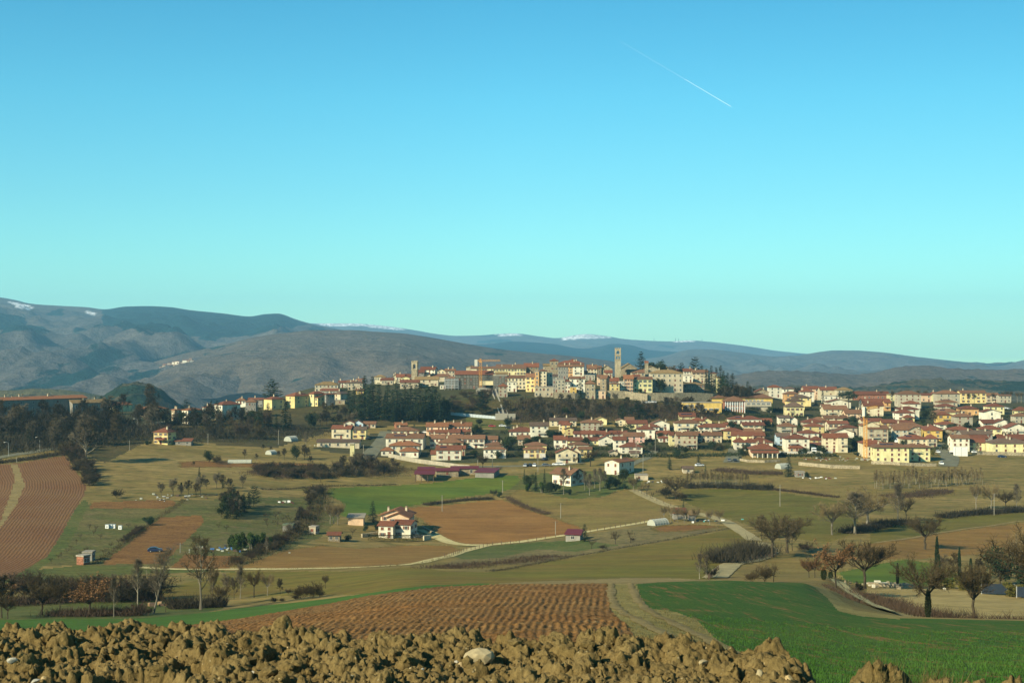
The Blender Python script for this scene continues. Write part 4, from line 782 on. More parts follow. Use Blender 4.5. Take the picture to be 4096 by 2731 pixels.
def fine_window(t, k, w, h, loc):                       # window > frame, pane, two shutters
    if (w, h) not in FW:
        f = 0.08; a = MB()
        for q in ((-w / 2 - f, -w / 2, 0, h), (w / 2, w / 2 + f, 0, h), (-w / 2 - f, w / 2 + f, h, h + f)): a.box(q[0], q[1], -0.08, 0, q[2], q[3])
        a.box(-w / 2 - 0.15, w / 2 + 0.15, -0.16, 0, -0.1, 0); a.box(-0.03, 0.03, -0.06, -0.03, 0, h)
        b = MB(); b.box(-w / 2, w / 2, -0.03, 0, 0, h); c = MB(); c.box(0, w * 0.48, -0.04, 0, 0, h)
        for i in range(5): c.box(0.05, w * 0.48 - 0.05, -0.055, -0.041, h * (i + 0.2) / 5, h * (i + 0.75) / 5)
        FW[(w, h)] = a.data('window', [MM['frame']]), b.data('pane', [MM['pane']]), c.data('shutter', [MM['brown']])
    A, B, S = FW[(w, h)]; o = link('window', A, t, loc); link('pane', B, o)
    if k == 'c': link('shutter', S, o, (-w * 0.49, -0.035, 0)); link('shutter', S, o, (0.01 * w, -0.035, 0))
    elif k in 'bgv': link('shutter', S, o, (-w * 0.97 - 0.1, -0.005, 0)); link('shutter', S, o, (w / 2 + 0.1, -0.005, 0))
_mb = MB(); _mb.box(-0.35, 0.35, -0.35, 0.35, -0.9, 0.9, 0); _mb.box(-0.45, 0.45, -0.45, 0.45, 0.9, 1.0, 1); _mb.box(-0.3, 0.3, -0.3, 0.3, 1.0, 1.25, 0); _mb.box(-0.42, 0.42, -0.42, 0.42, 1.25, 1.33, 1)
CHIM = _mb.data('chimney', [WALL['t'], ROOF['n']])
_mb = MB(); _mb.box(-0.55, 0.55, -0.05, 0, 0, 2.1, 0); _mb.box(-0.65, -0.55, -0.09, 0, 0, 2.2, 1); _mb.box(0.55, 0.65, -0.09, 0, 0, 2.2, 1); _mb.box(-0.55, 0.55, -0.09, 0, 2.1, 2.2, 1); DOOR = _mb.data('door', [MM['brown'], MM['frame']])
_mb = MB(); _mb.box(-1.3, 1.3, -0.06, 0, 0, 2.2, 0); _mb.box(-1.45, -1.3, -0.1, 0, 0, 2.35, 1); _mb.box(1.3, 1.45, -0.1, 0, 0, 2.35, 1); _mb.box(-1.3, 1.3, -0.1, 0, 2.2, 2.35, 1); GARAGE = _mb.data('garage_door', [MM['gate'], MM['pale']])
def balcony_mesh(w):
    mb = MB(); mb.box(-w / 2, w / 2, -1.1, 0, -0.16, 0, 0)
    n = max(4, int(w / 0.45))
    for i in range(n + 1): x = -w / 2 + w * i / n; mb.box(x - 0.025, x + 0.025, -1.08, -1.03, 0, 0.95, 1)
    mb.box(-w / 2, w / 2, -1.1, -1.02, 0.95, 1.02, 1); mb.box(-w / 2, -w / 2 + 0.05, -1.05, 0, 0.93, 1.0, 1); mb.box(w / 2 - 0.05, w / 2, -1.05, 0, 0.93, 1.0, 1)
    return mb.data('balcony', [MM['pale'], MM['iron']])
BALC = {w: balcony_mesh(w) for w in (3, 5, 8)}
_mb = MB(); _mb.box(-1.6, 1.6, -0.05, 0.9, -0.02, 0.05); SOLAR = _mb.data('solar_panel', [MM['solar']])
hrng = random.Random(7)
def roof_geo(mb, kind, W, D, H, rise, ov, x0=0.0, y0=0.0, th=0.22, ms=0, mu=1):
    """closed roof slab with overhang; returns height function of the roof top"""
    a, b, c, d = x0 - W / 2 - ov, x0 + W / 2 + ov, y0 - ov, y0 + D + ov
    if kind == 'h':
        rr = rise * (1 + ov * 2 / min(W, D)); m = min(W, D) / 2 + ov
        if W >= D: r0, r1 = (a + m, (c + d) / 2), (b - m, (c + d) / 2)
        else: r0, r1 = ((a + b) / 2, c + m), ((a + b) / 2, d - m)
        if abs(W - D) < 0.2: r0 = ((a + b) / 2, (c + d) / 2 - 0.1); r1 = ((a + b) / 2, (c + d) / 2 + 0.1); 
        vs = [(a, c, H - 0.08), (b, c, H - 0.08), (b, d, H - 0.08), (a, d, H - 0.08), (a, c, H + th - 0.08), (b, c, H + th - 0.08), (b, d, H + th - 0.08), (a, d, H + th - 0.08), (*r0, H + rr + th), (*r1, H + rr + th)]
        fs = [(0, 3, 2, 1), (0, 1, 5, 4), (1, 2, 6, 5), (2, 3, 7, 6), (3, 0, 4, 7)]
        if W >= D and abs(W - D) >= 0.2: top = [(4, 5, 9, 8), (6, 7, 8, 9), (5, 6, 9), (7, 4, 8)]
        else: top = [(4, 5, 8), (5, 6, 9, 8), (6, 7, 9), (7, 4, 8, 9)]
        mb.add(vs, fs[:1], mu); mb.add(vs, fs[1:] + top, ms)
        return lambda x, y: H + th + max(0, min(rr, rr / m * min(x - a, b - x, y - c, d - y)))
    if kind in 'gv':                                    # ridge along x
        s = rise / (D / 2); yb = (c + d) / 2; hr = H + rise; he = H - s * ov
        P = [(c, he), (yb, hr), (d, he), (d, he + th), (yb, hr + th), (c, he + th)]
        vs = [(a, y, z) for y, z in P] + [(b, y, z) for y, z in P]; n = 6
        mb.add(vs, [(0, 6, 7, 1), (1, 7, 8, 2)], mu); mb.add(vs, [(5, 4, 10, 11)[::-1], (4, 3, 9, 10)[::-1], (0, 5, 11, 6)[::-1], (2, 8, 9, 3), (0, 1, 4, 5), (1, 2, 3, 4), (6, 11, 10, 7), (7, 10, 9, 8)], ms)
        return lambda x, y: hr + th - s * abs(y - yb)
    if kind == 'f':                                     # ridge along y, gable to the front
        s = rise / (W / 2); xm = (a + b) / 2; hr = H + rise; he = H - s * ov
        P = [(a, he), (xm, hr), (b, he), (b, he + th), (xm, hr + th), (a, he + th)]
        vs = [(x, c, z) for x, z in P] + [(x, d, z) for x, z in P]
        mb.add(vs, [(0, 1, 7, 6), (1, 2, 8, 7)], mu); mb.add(vs, [(5, 4, 10, 11), (4, 3, 9, 10), (0, 6, 11, 5), (2, 3, 9, 8), (0, 5, 4, 1), (1, 4, 3, 2), (6, 7, 10, 11), (7, 8, 9, 10)], ms)
        return lambda x, y: hr + th - s * abs(x - xm)
    if kind == 's':                                     # single slope, low at the front
        hb = H + rise; s = rise / D
        vs = [(a, c, H - s * ov), (b, c, H - s * ov), (b, d, hb + s * ov), (a, d, hb + s * ov)]; vs += [(x, y, z + th) for x, y, z in vs]
        mb.add(vs, [(0, 3, 2, 1)], mu); mb.add(vs, [(4, 5, 6, 7), (0, 1, 5, 4), (1, 2, 6, 5), (2, 3, 7, 6), (3, 0, 4, 7)], ms); return lambda x, y: H + th + s * (y - y0)
    mb.box(a + ov - 0.15, b - ov + 0.15, c + ov - 0.15, d - ov + 0.15, H + 0.003, H + 0.4, ms); return lambda x, y: H + 0.4
def house(x0, x1, ye, yb, rf, wc, st, nw, label, yaw=0.0, side=0, yr=None, d=None, D=None, name='house', sh=None, balc=0, garage=0, solar=0, chim=None, door=1, cat='house', group=None, ov=0.5, ww=1.0, wh=1.4, sw=None, sink=3.0, free=0, sub=0):
    pc = (x0 + x1) / 2; di, hit = inv2(pc, yb); ycr = CY + F * (CAMZ - float(gz(pc, di))) / di; d = d if free and d else (di if hit else di + min(60, max(2, (ycr - yb) * 0.9))); s = d / F; ya = rad(yaw)
    Wd = max(2.0, (x1 - x0) * s / math.cos(ya)); H = max(2.2, (yb - ye) * s)
    if D is None: D = side * s / abs(math.sin(ya)) if side and yaw else min(max(Wd * 0.8, 6.5), 10.5)
    x = (pc - CX) / F * d; z = CAMZ + (CY - yb) / F * d
    sink = max(sink, z - min(float(ground(x - 4, d + 2)), float(ground(x + 4, d + 2)), float(ground(x, d + 8))) + 2.0)
    t = thing(name, label, cat, (x, d, z), ya, group)
    kind = rf[0]; rise = {'h': 0.30 * min(Wd, D) / 2, 'g': 0.36 * D / 2, 'f': 0.36 * Wd / 2, 's': 0.22 * D, 'l': 0, 'v': 0.36 * D / 2}[kind]
    if yr is not None: rise = max(0.3, (ye - yr) * s * (0.85 if kind in 'hg' else 1.0))
    wm = WALL[wc]; mb = MB()
    if kind == 'f': mb.prism([(-Wd / 2, -sink), (Wd / 2, -sink), (Wd / 2, H), (0, H + rise), (-Wd / 2, H)], 0, D)
    elif kind == 'g': 
        P = [(0, -sink), (D, -sink), (D, H), (D / 2, H + rise), (0, H)]; vs = [(-Wd / 2, y, q) for y, q in P] + [(Wd / 2, y, q) for y, q in P]
        mb.add(vs, [(4, 3, 2, 1, 0), (5, 6, 7, 8, 9)] + [(k, (k + 1) % 5, 5 + (k + 1) % 5, 5 + k) for k in range(5)])
    elif kind == 's':
        P = [(0, -sink), (D, -sink), (D, H + rise), (0, H)]; vs = [(-Wd / 2, y, q) for y, q in P] + [(Wd / 2, y, q) for y, q in P]
        mb.add(vs, [(3, 2, 1, 0), (4, 5, 6, 7)] + [(k, (k + 1) % 4, 4 + (k + 1) % 4, 4 + k) for k in range(4)])
    else: mb.box(-Wd / 2, Wd / 2, 0, D, -sink, H)
    mb.build('wall', wm, t)
    rb = MB(); top = roof_geo(rb, kind, Wd, D, H, rise, ov if kind != 'l' else 0.0)
    rb.build('roof', [ROOF[rf[1]], MM['wood'] if kind != 'l' else MM['pale']], t)
    sh = sh or hrng.choice('bbceecv'); sth = (H - 0.3) / max(1, st)
    h_ = min(wh, sth * 0.52); wdt = ww if Wd / max(1, nw) > 2.3 else 0.8
    for k in range(st):
        for i in range(nw):
            if hrng.random() < 0.07: continue
            xx = -Wd / 2 + Wd * (i + 0.5) / nw + hrng.uniform(-0.15, 0.15); zz = k * sth + sth * 0.36
            if k == 0 and garage and i in (0, nw - 1) and (garage > 1 or i == 0): link('garage_door', GARAGE, t, (xx, -0.001, 0.05)); continue
            if k == 0 and door and i == nw // 2 and nw > 1: link('door', DOOR, t, (xx, -0.001, 0.05)); continue
            o_ = sh if hrng.random() < 0.72 else hrng.choice('ec')
            (fine_window if sub else plain_window)(t, o_, wdt, round(h_, 1), (xx, -0.001, zz))
        if balc and k == balc and st > 1:
            bw = 8 if Wd > 16 else (5 if Wd > 9 else 3); link('balcony', BALC[bw], t, (hrng.choice((-0.2, 0.2)) * Wd * 0.8, -0.002, k * sth))
    if sw is None: sw = 2 if side else (1 if abs(pc - CX) > 700 else 0)
    if sw:
        sd = 1 if (side and yaw < 0) or (not side and pc < CX) else -1
        for k in range(st):
            for i in range(sw):
                if hrng.random() < 0.2: continue
                link('window', window(sh, 0.9, round(h_, 1)), t, (sd * (Wd / 2 + 0.001), D * (i + 0.5) / sw + hrng.uniform(-0.3, 0.3), k * sth + sth * 0.36), sd * math.pi / 2)
    nc = chim if chim is not None else hrng.choice((0, 1, 1, 2))
    for i in range(nc):
        cx = hrng.uniform(-0.35, 0.35) * Wd; cy = D * hrng.uniform(0.3, 0.6); link('chimney', CHIM, t, (cx, cy, top(cx, cy) + 0.35))
    for i in range(solar):
        cx = -Wd * 0.22 + i * 3.4; cy = D * 0.2; o = link('solar_panel', SOLAR, t, (cx, cy, top(cx, cy) + 0.1)); o.rotation_euler = (math.atan2(top(cx, cy + 0.5) - top(cx, cy), 0.5), 0, 0)
    t['w'] = 0; del t['w']
    return t, Wd, D, H, top
def rows(text, ox, oy, k):
    """table: x0 x1 eave base roof wall storeys columns [key=value ...] | label; numbers are bearings measured on a local grid"""
    for ln in text.strip().splitlines():
        ln = ln.strip()
        if not ln or ln[0] == '#': continue
        a, lb = ln.split('|'); p = a.split(); kw = {}
        for q in p[8:]:
            kk, v = q.split('='); kw[kk] = v if kk in ('sh', 'name', 'cat') else float(v)
        for kk in ('balc', 'garage', 'solar', 'chim', 'door', 'sw', 'sub'):
            if kk in kw: kw[kk] = int(kw[kk])
        if 'yr' in kw: kw['yr'] = oy + kw['yr'] * k
        if 'side' in kw: kw['side'] *= k
        house(ox + float(p[0]) * k, ox + float(p[1]) * k, oy + float(p[2]) * k, oy + float(p[3]) * k, p[4], p[5], int(p[6]), int(p[7]), lb.strip(), **kw)
# ---------------------------------------------------------------- the apartment blocks on the western hill (grid of 0.4356)
rows('''
40 690 1140 1300 go d 3 8 yaw=48 D=11 d=800 yr=1112 sh=e chim=5 sw=0 sink=6 | very long dark apartment block with orange roof above the wood
700 955 1172 1290 gm d 2 5 yaw=40 d=830 D=10 sh=e chim=2 | low shaded building with mossy roof at the end of the long block
0 75 1145 1290 fo y 3 1 yaw=-40 d=790 D=9 side=45 chim=1 | cream gabled end house with orange eaves beside the long block
995 1060 1195 1252 ho l 2 1 yaw=-38 side=118 d=845 yr=1168 sh=e | small house with one bright lemon wall and shaded flank
1255 1350 1228 1300 ho c 2 2 yaw=-42 side=150 d=850 yr=1205 sh=e chim=2 | house with orange roof and chimneys beside the hill road
1572 1608 1238 1338 ho c 3 2 yaw=-45 side=50 d=800 sh=c | narrow tall cream house in front of the gap in the hill
1662 1735 1240 1362 ho w 3 2 yaw=-45 side=110 d=790 sh=e | white house half hidden by the cedar above the hill road
1855 1915 1215 1325 hr w 3 2 yaw=-38 side=45 d=815 | white house with a red roof right of the hill road cedar
1960 2050 1190 1330 hr w 3 2 yaw=-45 side=140 d=808 yr=1160 | white house with a long shaded flank beside the split cedar
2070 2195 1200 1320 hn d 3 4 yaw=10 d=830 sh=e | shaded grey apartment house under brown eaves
2165 2255 1160 1182 hn w 1 3 d=870 yr=1130 sh=e | small white attic storey under a brown hipped roof
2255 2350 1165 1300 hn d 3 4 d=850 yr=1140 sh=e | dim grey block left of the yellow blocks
''', 0, 1100, 0.4356)
# eastern flank of the hill town (grid of 0.351)
rows('''
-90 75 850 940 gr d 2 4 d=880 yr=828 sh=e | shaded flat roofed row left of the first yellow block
80 190 845 965 hr y 2 1 yaw=-42 side=120 d=872 yr=815 sh=e chim=1 | first yellow block with a shaded flank behind the pines
330 450 808 945 hr y 3 1 yaw=-42 side=150 d=885 yr=768 sh=e chim=2 | big yellow block with red hipped roof on the wooded slope
480 512 845 880 lf w 1 1 d=870 D=2 chim=0 door=0 | small white lit balcony box on the shaded block flank
600 665 785 925 hr l 3 1 yaw=-40 side=105 d=890 yr=758 sh=e | pale lemon block with red hipped roof beside the conifers
665 705 825 925 sr y 2 1 yaw=-30 side=60 d=880 sh=e chim=0 | low yellow wing with a lean-to roof below the lemon block
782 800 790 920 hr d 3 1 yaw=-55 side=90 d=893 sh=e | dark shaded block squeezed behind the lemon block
745 930 748 800 gr w 1 9 d=935 yr=722 sh=e chim=1 | white row with a line of tiny attic windows
870 965 785 860 hd c 2 1 yaw=-30 side=80 d=912 yr=755 sh=e | cream house with mossy hipped roof on a stone base
890 1010 862 905 lf S 1 1 d=905 D=6 chim=0 door=0 | rough stone terrace wall under the cream house
670 935 682 760 hm g 2 6 d=955 yr=645 sh=e balc=1 chim=1 | long grey building with a mossy brown roof at the town edge
940 1030 655 712 gr w 2 3 d=985 yr=632 sh=e | bright white house with a red roof behind the grey building
1035 1140 650 715 gn d 2 3 d=990 yr=628 sh=e chim=1 | shaded grey house with brown roof behind the tall conifer
1045 1215 660 740 hd t 2 4 d=960 yr=640 sh=e | tan house with dark roof beside the tall conifer
1140 1225 745 785 gn O 2 2 d=930 sh=e | ochre house glimpsed between the conifers
1145 1225 615 650 lr k 1 3 d=1010 D=7 sh=e | small brown brick block above the conifers
1350 1470 590 640 hm c 1 4 d=1020 yr=570 sh=e chim=0 | cream building with shallow mossy roof left of the bell tower
1555 1625 590 640 fr c 2 2 d=1010 yr=560 sh=e | cream gabled house with red roof above the conifer tops
1600 1690 590 640 gr w 1 3 d=1022 yr=555 sh=e chim=1 | white walled house with bright red roof above the conifers
1650 1750 600 650 fo l 1 2 d=1000 yr=585 sh=e chim=0 | lemon gabled house peeping over the conifers
1430 1560 625 680 gr t 1 4 d=985 yr=600 sh=e | tan house with broad red roof just over the conifers
''', 1024, 1300, 0.351)
# old town, western half (grid of 0.3189)
K3 = 700 / 2195
rows('''
255 437 402 465 gr w 2 4 d=1040 yr=362 yaw=-8 sh=e chim=1 | white gabled house with terracotta roof beside the small bell tower
165 300 437 475 gr d 1 3 d=1028 yr=402 chim=0 sh=e | low red roofed house at the foot of the small bell tower
470 562 418 485 fn c 2 2 d=1035 yr=395 sh=e | cream gabled house between two terracotta roofs
565 690 415 500 gn t 2 3 d=1025 yr=388 sh=e chim=2 | tan block with a pale chimney stack left of the scaffolding
325 390 480 520 fn c 1 1 d=1010 yr=460 sh=e | tiny cream gable among brown roofs
385 600 488 540 gn t 1 4 d=1002 yr=452 sh=e chim=1 | wide low house with brown roof left of the scaffolding
190 480 525 615 gm t 2 4 d=985 yr=488 sh=c chim=0 | long tan hall with a mossy brown roof above the conifers
0 165 492 540 gr c 1 4 d=1000 yr=455 sh=e | house with wide red roof just left of the tan hall
0 235 562 640 gr t 1 4 d=965 yr=528 sh=e | lowest red roof showing over the conifers
500 575 600 645 lf w 1 2 d=962 D=5 sh=e chim=0 | low white wall house left of the scaffolded building
565 735 515 640 hn D 3 5 d=975 yr=487 D=9 sh=e chim=0 | left wing of the scaffolded building under a hipped roof
690 1165 462 645 gr D 4 13 d=985 yr=412 D=12 sh=e chim=0 sw=0 | big building covered in scaffolding with a new red roof
1168 1345 480 650 lf D 4 5 d=985 D=10 sh=e chim=0 | unfinished grey extension right of the scaffolded building
890 1165 388 460 gn c 2 8 d=1035 yr=362 sh=b chim=1 | left half of the long cream row behind the crane
1165 1580 388 475 gn l 2 11 d=1032 yr=358 sh=b chim=2 | right half of the long cream row with brown shutters
830 960 375 420 fm t 1 1 d=1060 yr=350 sh=e | tan gable with a mossy roof behind the crane
1210 1570 362 400 gn t 1 6 d=1062 yr=335 sh=e chim=2 | upper brown roof rising behind the long cream row
1200 1350 455 520 gm S 1 3 d=1010 yr=430 sh=e chim=0 | crumbling stone roof beside the cream row
1560 1738 366 450 gr s 2 3 d=1045 yr=315 sh=e solar=0 chim=1 | stone house with a big red roof and one skylight
1350 1578 506 650 gn c 3 5 d=985 yr=470 sh=e balc=1 chim=1 | cream house with an arcaded gallery under a brown roof
1345 1462 560 680 lf w 3 2 d=968 D=7 sh=e chim=0 | white house with a bay window and flat parapet
1235 1348 612 745 hr g 3 2 d=955 yr=580 sh=c chim=0 | grey plastered house with a red hip at the top of the escalator
1578 1690 492 680 gn y 4 2 d=975 yaw=-12 side=0 yr=445 sh=b chim=1 | tall narrow yellow house with brown roof and four storeys
1695 1742 432 690 lf o 5 1 d=972 yaw=-10 D=8 sh=e chim=0 | tall orange shaded flank of the terrace house
1742 1838 420 640 hn c 5 2 d=985 yr=395 sh=e chim=1 | tall cream tower-like house above the terrace
1770 1918 448 625 lf c 3 3 d=975 D=9 sh=v balc=1 chim=0 | cream flat roofed house with long balcony above the terrace
1690 1922 622 745 lf t 2 5 d=958 D=8 sh=e chim=0 | broad terrace building with awning and tan base
1882 1986 292 490 hr s 3 2 d=1010 yr=268 D=9 sh=e chim=0 | square stone tower house with a red hipped cap
1800 1980 350 490 gm s 3 3 d=1004 yr=328 sh=b chim=1 | brown stone house attached to the square tower house
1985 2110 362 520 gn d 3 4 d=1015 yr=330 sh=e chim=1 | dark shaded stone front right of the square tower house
''', 1600, 1350, K3)
# old town, eastern half
rows('''
105 425 325 365 hr t 1 6 d=1060 yr=290 sh=e chim=2 | wide old palace top with red hipped roof
245 322 295 325 hr S 1 2 d=1066 yr=276 sh=e chim=0 | small square lantern room on the palace roof
152 285 362 490 gn o 4 3 d=1018 yr=330 sh=b chim=1 | tall orange house with brown shutters on the hilltop
285 424 362 475 gn w 3 2 d=1012 yr=332 sh=e balc=1 chim=1 | tall white house with two dark windows beside the orange house
38 92 485 690 gd d 4 2 d=966 sh=e chim=0 | dark shaded narrow house below the square tower house
92 188 532 700 lf g 4 2 d=960 D=8 sh=e chim=0 | pale grey house with one central window column
188 252 552 700 hr w 3 2 d=962 yr=530 sh=e chim=0 | narrow white house between grey house and big white house
250 437 515 690 gn w 3 3 d=965 yr=485 sh=e chim=1 | big white house with red brown roof behind the hill conifer
255 332 625 712 lf O 2 1 d=955 D=4 sh=e chim=0 | ochre veranda with striped base under the white house
470 588 388 470 gn c 2 3 d=1030 yr=335 sh=e chim=1 | cream house with a tall brown roof and roof terrace
400 470 447 475 gr c 1 2 d=1000 sh=e chim=0 | tiny red roofed house below the white hilltop house
440 562 475 535 lf g 2 3 d=992 D=8 sh=e chim=0 | grey flat roofed house with two dark windows
590 645 375 480 gn s 3 1 d=1022 sh=e chim=0 | narrow brown stone house left of the church gable
640 782 395 450 fm S 1 1 d=1050 yr=350 sh=e chim=1 | wide pale stone gable behind the campanile
690 778 440 495 gr c 2 2 d=1010 yr=405 sh=e chim=0 | cream house with red roof left of the campanile
595 640 490 600 gn P 3 1 d=985 sh=e chim=0 | slim peach house beside the tall stone house
630 705 512 690 gn s 4 1 d=962 yr=465 yaw=-18 side=50 sh=e chim=0 | tall narrow stone house with a steep brown roof
445 567 580 770 hn S 4 2 d=948 yr=535 sh=e chim=0 | old stone tower with rounded windows on the wall
567 697 670 768 lf P 2 2 d=945 D=7 sh=e chim=0 | low peach house on the town wall
895 1088 385 470 fm s 2 1 d=1058 yr=325 D=14 sh=e chim=0 | stone church gable behind the campanile
965 1192 440 490 gn S 1 4 d=1040 yr=398 D=12 sh=e chim=0 | long church nave with a pale brown roof
1190 1362 395 490 fm S 1 1 d=1048 yr=358 sh=e chim=0 | stone gabled hall behind the tall chimney
1395 1488 382 415 hm S 1 1 d=1066 yr=362 sh=e chim=0 | small stone hut roof behind the palace
745 862 545 600 gr g 2 3 d=985 yr=497 sh=e chim=2 | grey house with a red roof below the campanile
755 872 578 715 hr y 3 2 d=962 yr=568 sh=e balc=1 chim=0 | yellow house with awning below the campanile
872 932 555 690 lf w 3 2 d=965 D=7 sh=e balc=2 chim=0 | narrow white house with stacked balconies
930 1042 515 690 go P 4 3 d=968 yr=463 sh=b chim=1 | peach house with a bright orange roof
1040 1128 482 560 gr k 1 2 d=995 yr=463 sh=e chim=1 | red brick attic between peach and lemon houses
1042 1283 522 685 gn l 3 4 d=972 yr=490 sh=g chim=0 | long lemon house with green shutters beside the palace
1265 1668 447 690 hm t 4 6 d=978 yr=405 D=14 sh=e chim=1 sw=0 | massive beige palace with a broad hipped roof
1585 1682 418 460 gr t 1 2 d=1030 yr=395 sh=e chim=0 | red roof showing behind the palace corner
1675 1785 422 500 gr w 2 3 d=1010 yr=385 sh=e chim=1 | white house with red roof right of the palace
1785 1982 438 570 gn c 4 4 d=990 yr=402 sh=b chim=2 | tall cream house with stepped terraces right of the palace
1680 1790 480 560 lf w 2 2 d=985 D=7 sh=e chim=0 | low white terraces stepping down beside the palace
1678 1938 590 685 hm s 2 6 d=958 yr=563 sh=b chim=0 | long low stone farmhouse with a brown hipped roof
2025 2092 447 620 hr c 1 1 d=975 yr=437 sh=e chim=0 | blank cream tower house at the edge of the firs
2092 2188 503 690 gm l 3 2 d=968 yr=488 sh=e chim=0 | lemon house leaning against the blank cream tower
''', 2200, 1350, K3)
# lower town, western part: the rows below the conifers (grid of 0.351)
rows('''
860 1080 1180 1295 gr c 2 3 d=735 yr=1140 balc=1 sh=e chim=1 yaw=-6 | cream terraced house with stepped balconies by the street
1085 1255 1190 1300 gd y 2 2 d=725 yr=1155 balc=1 sh=b chim=0 | yellow house with a dark roof beside the street
1000 1120 1115 1180 fr w 2 2 d=760 yr=1090 sh=e chim=0 | white gabled house behind the stepped balconies
1100 1220 1120 1175 fr b 1 2 d=765 yr=1085 sh=e chim=0 | pale bluish gabled house behind the stepped balconies
1225 1360 1125 1170 gn t 1 3 d=775 yr=1097 sh=e chim=0 | low tan house under the wood at the street
1600 1720 1140 1180 go k 1 3 d=790 yr=1110 yaw=15 sh=e chim=1 | small orange roof tilted at the foot of the conifers
1548 1850 1205 1250 hn c 1 4 d=745 yr=1165 sh=b chim=1 | cream house with a broad brown hipped roof
1478 1905 1288 1415 gn w 2 5 d=715 yr=1238 sh=e solar=2 chim=1 yaw=-5 | large white house with brown roof and two roof panels
1530 1862 1372 1490 ho c 2 4 d=690 yr=1328 sh=v chim=2 ov=0.8 | cream villa with orange hipped roof at the street corner
1425 1560 1430 1490 ho w 1 2 d=683 yr=1395 D=5 sh=e chim=0 | low orange roofed porch left of the corner villa
1640 1850 1440 1510 ho w 1 3 d=680 yr=1398 D=6 sh=b chim=0 | low orange roofed porch in front of the corner villa
''', 1024, 1300, 0.351)
rows('''
330 600 1115 1225 go P 2 6 d=770 yr=1065 sh=e chim=2 | upper peach terrace with orange roof, left half
600 895 1110 1200 go P 2 7 d=772 yr=1063 sh=e chim=2 | upper peach terrace with orange roof, right half
345 670 1172 1230 go P 1 5 d=752 yr=1130 sh=e chim=1 | middle row with orange roof below the peach terrace
700 875 1178 1225 gr P 1 4 d=750 yr=1145 sh=e chim=1 | short red roofed row below the peach terrace
390 750 1212 1240 gr P 1 5 d=738 yr=1172 sh=e chim=1 | low red roof strip above the white terrace
375 560 1262 1385 gn w 2 3 d=716 yr=1213 sh=b balc=1 chim=1 | first white terrace house under a brown roof
562 780 1260 1380 gn w 2 4 d=718 yr=1213 sh=e chim=1 | second white terrace house behind the brown hipped roof
782 1058 1268 1382 gn w 2 4 d=712 yr=1222 sh=b balc=1 chim=1 | third white terrace house with porches
1062 1220 1275 1372 gn p 2 3 d=713 yr=1230 sh=b chim=0 | pink end house of the white terrace
485 792 1320 1410 hn c 2 4 d=696 yr=1262 sh=e chim=1 | cream house with wide brown hip behind the red roofed villa
455 765 1408 1535 gr w 2 3 sub=1 d=672 yr=1352 sh=b solar=1 chim=0 | white villa with bright red roof and solar panel
390 460 1462 1535 sr c 1 1 d=671 yr=1428 D=5 sh=b chim=0 | small stone side wing of the red roofed villa
735 815 1390 1480 gr y 2 2 d=684 yr=1355 sh=e chim=0 | yellowish rear wing of the red roofed villa
1072 1332 1352 1420 hn w 2 2 d=695 yr=1315 sh=e chim=1 | raised rear half of the white twin villa
1048 1322 1402 1512 hn w 2 4 sub=1 d=683 yr=1370 D=5 sh=b garage=2 chim=0 balc=0 | white twin villa with two garage doors
1570 1838 1352 1420 hn y 2 2 d=695 yr=1315 sh=e chim=1 | raised rear half of the yellow twin villa
1552 1826 1402 1510 hn y 2 4 sub=1 d=684 yr=1370 D=5 sh=b garage=2 chim=0 | yellow twin villa with two garage doors
1370 1700 1180 1240 hr w 1 5 d=752 yr=1128 sh=e chim=2 | white house with wide bright red hipped roof
1632 1860 1107 1245 gd w 3 3 d=765 yr=1060 sh=e balc=1 chim=1 | tall white house with a brown roof and blue awning
1480 1625 1272 1350 gn t 2 3 d=735 yr=1222 sh=e chim=0 | tan house between the two round evergreens
''', 1600, 1350, K3)
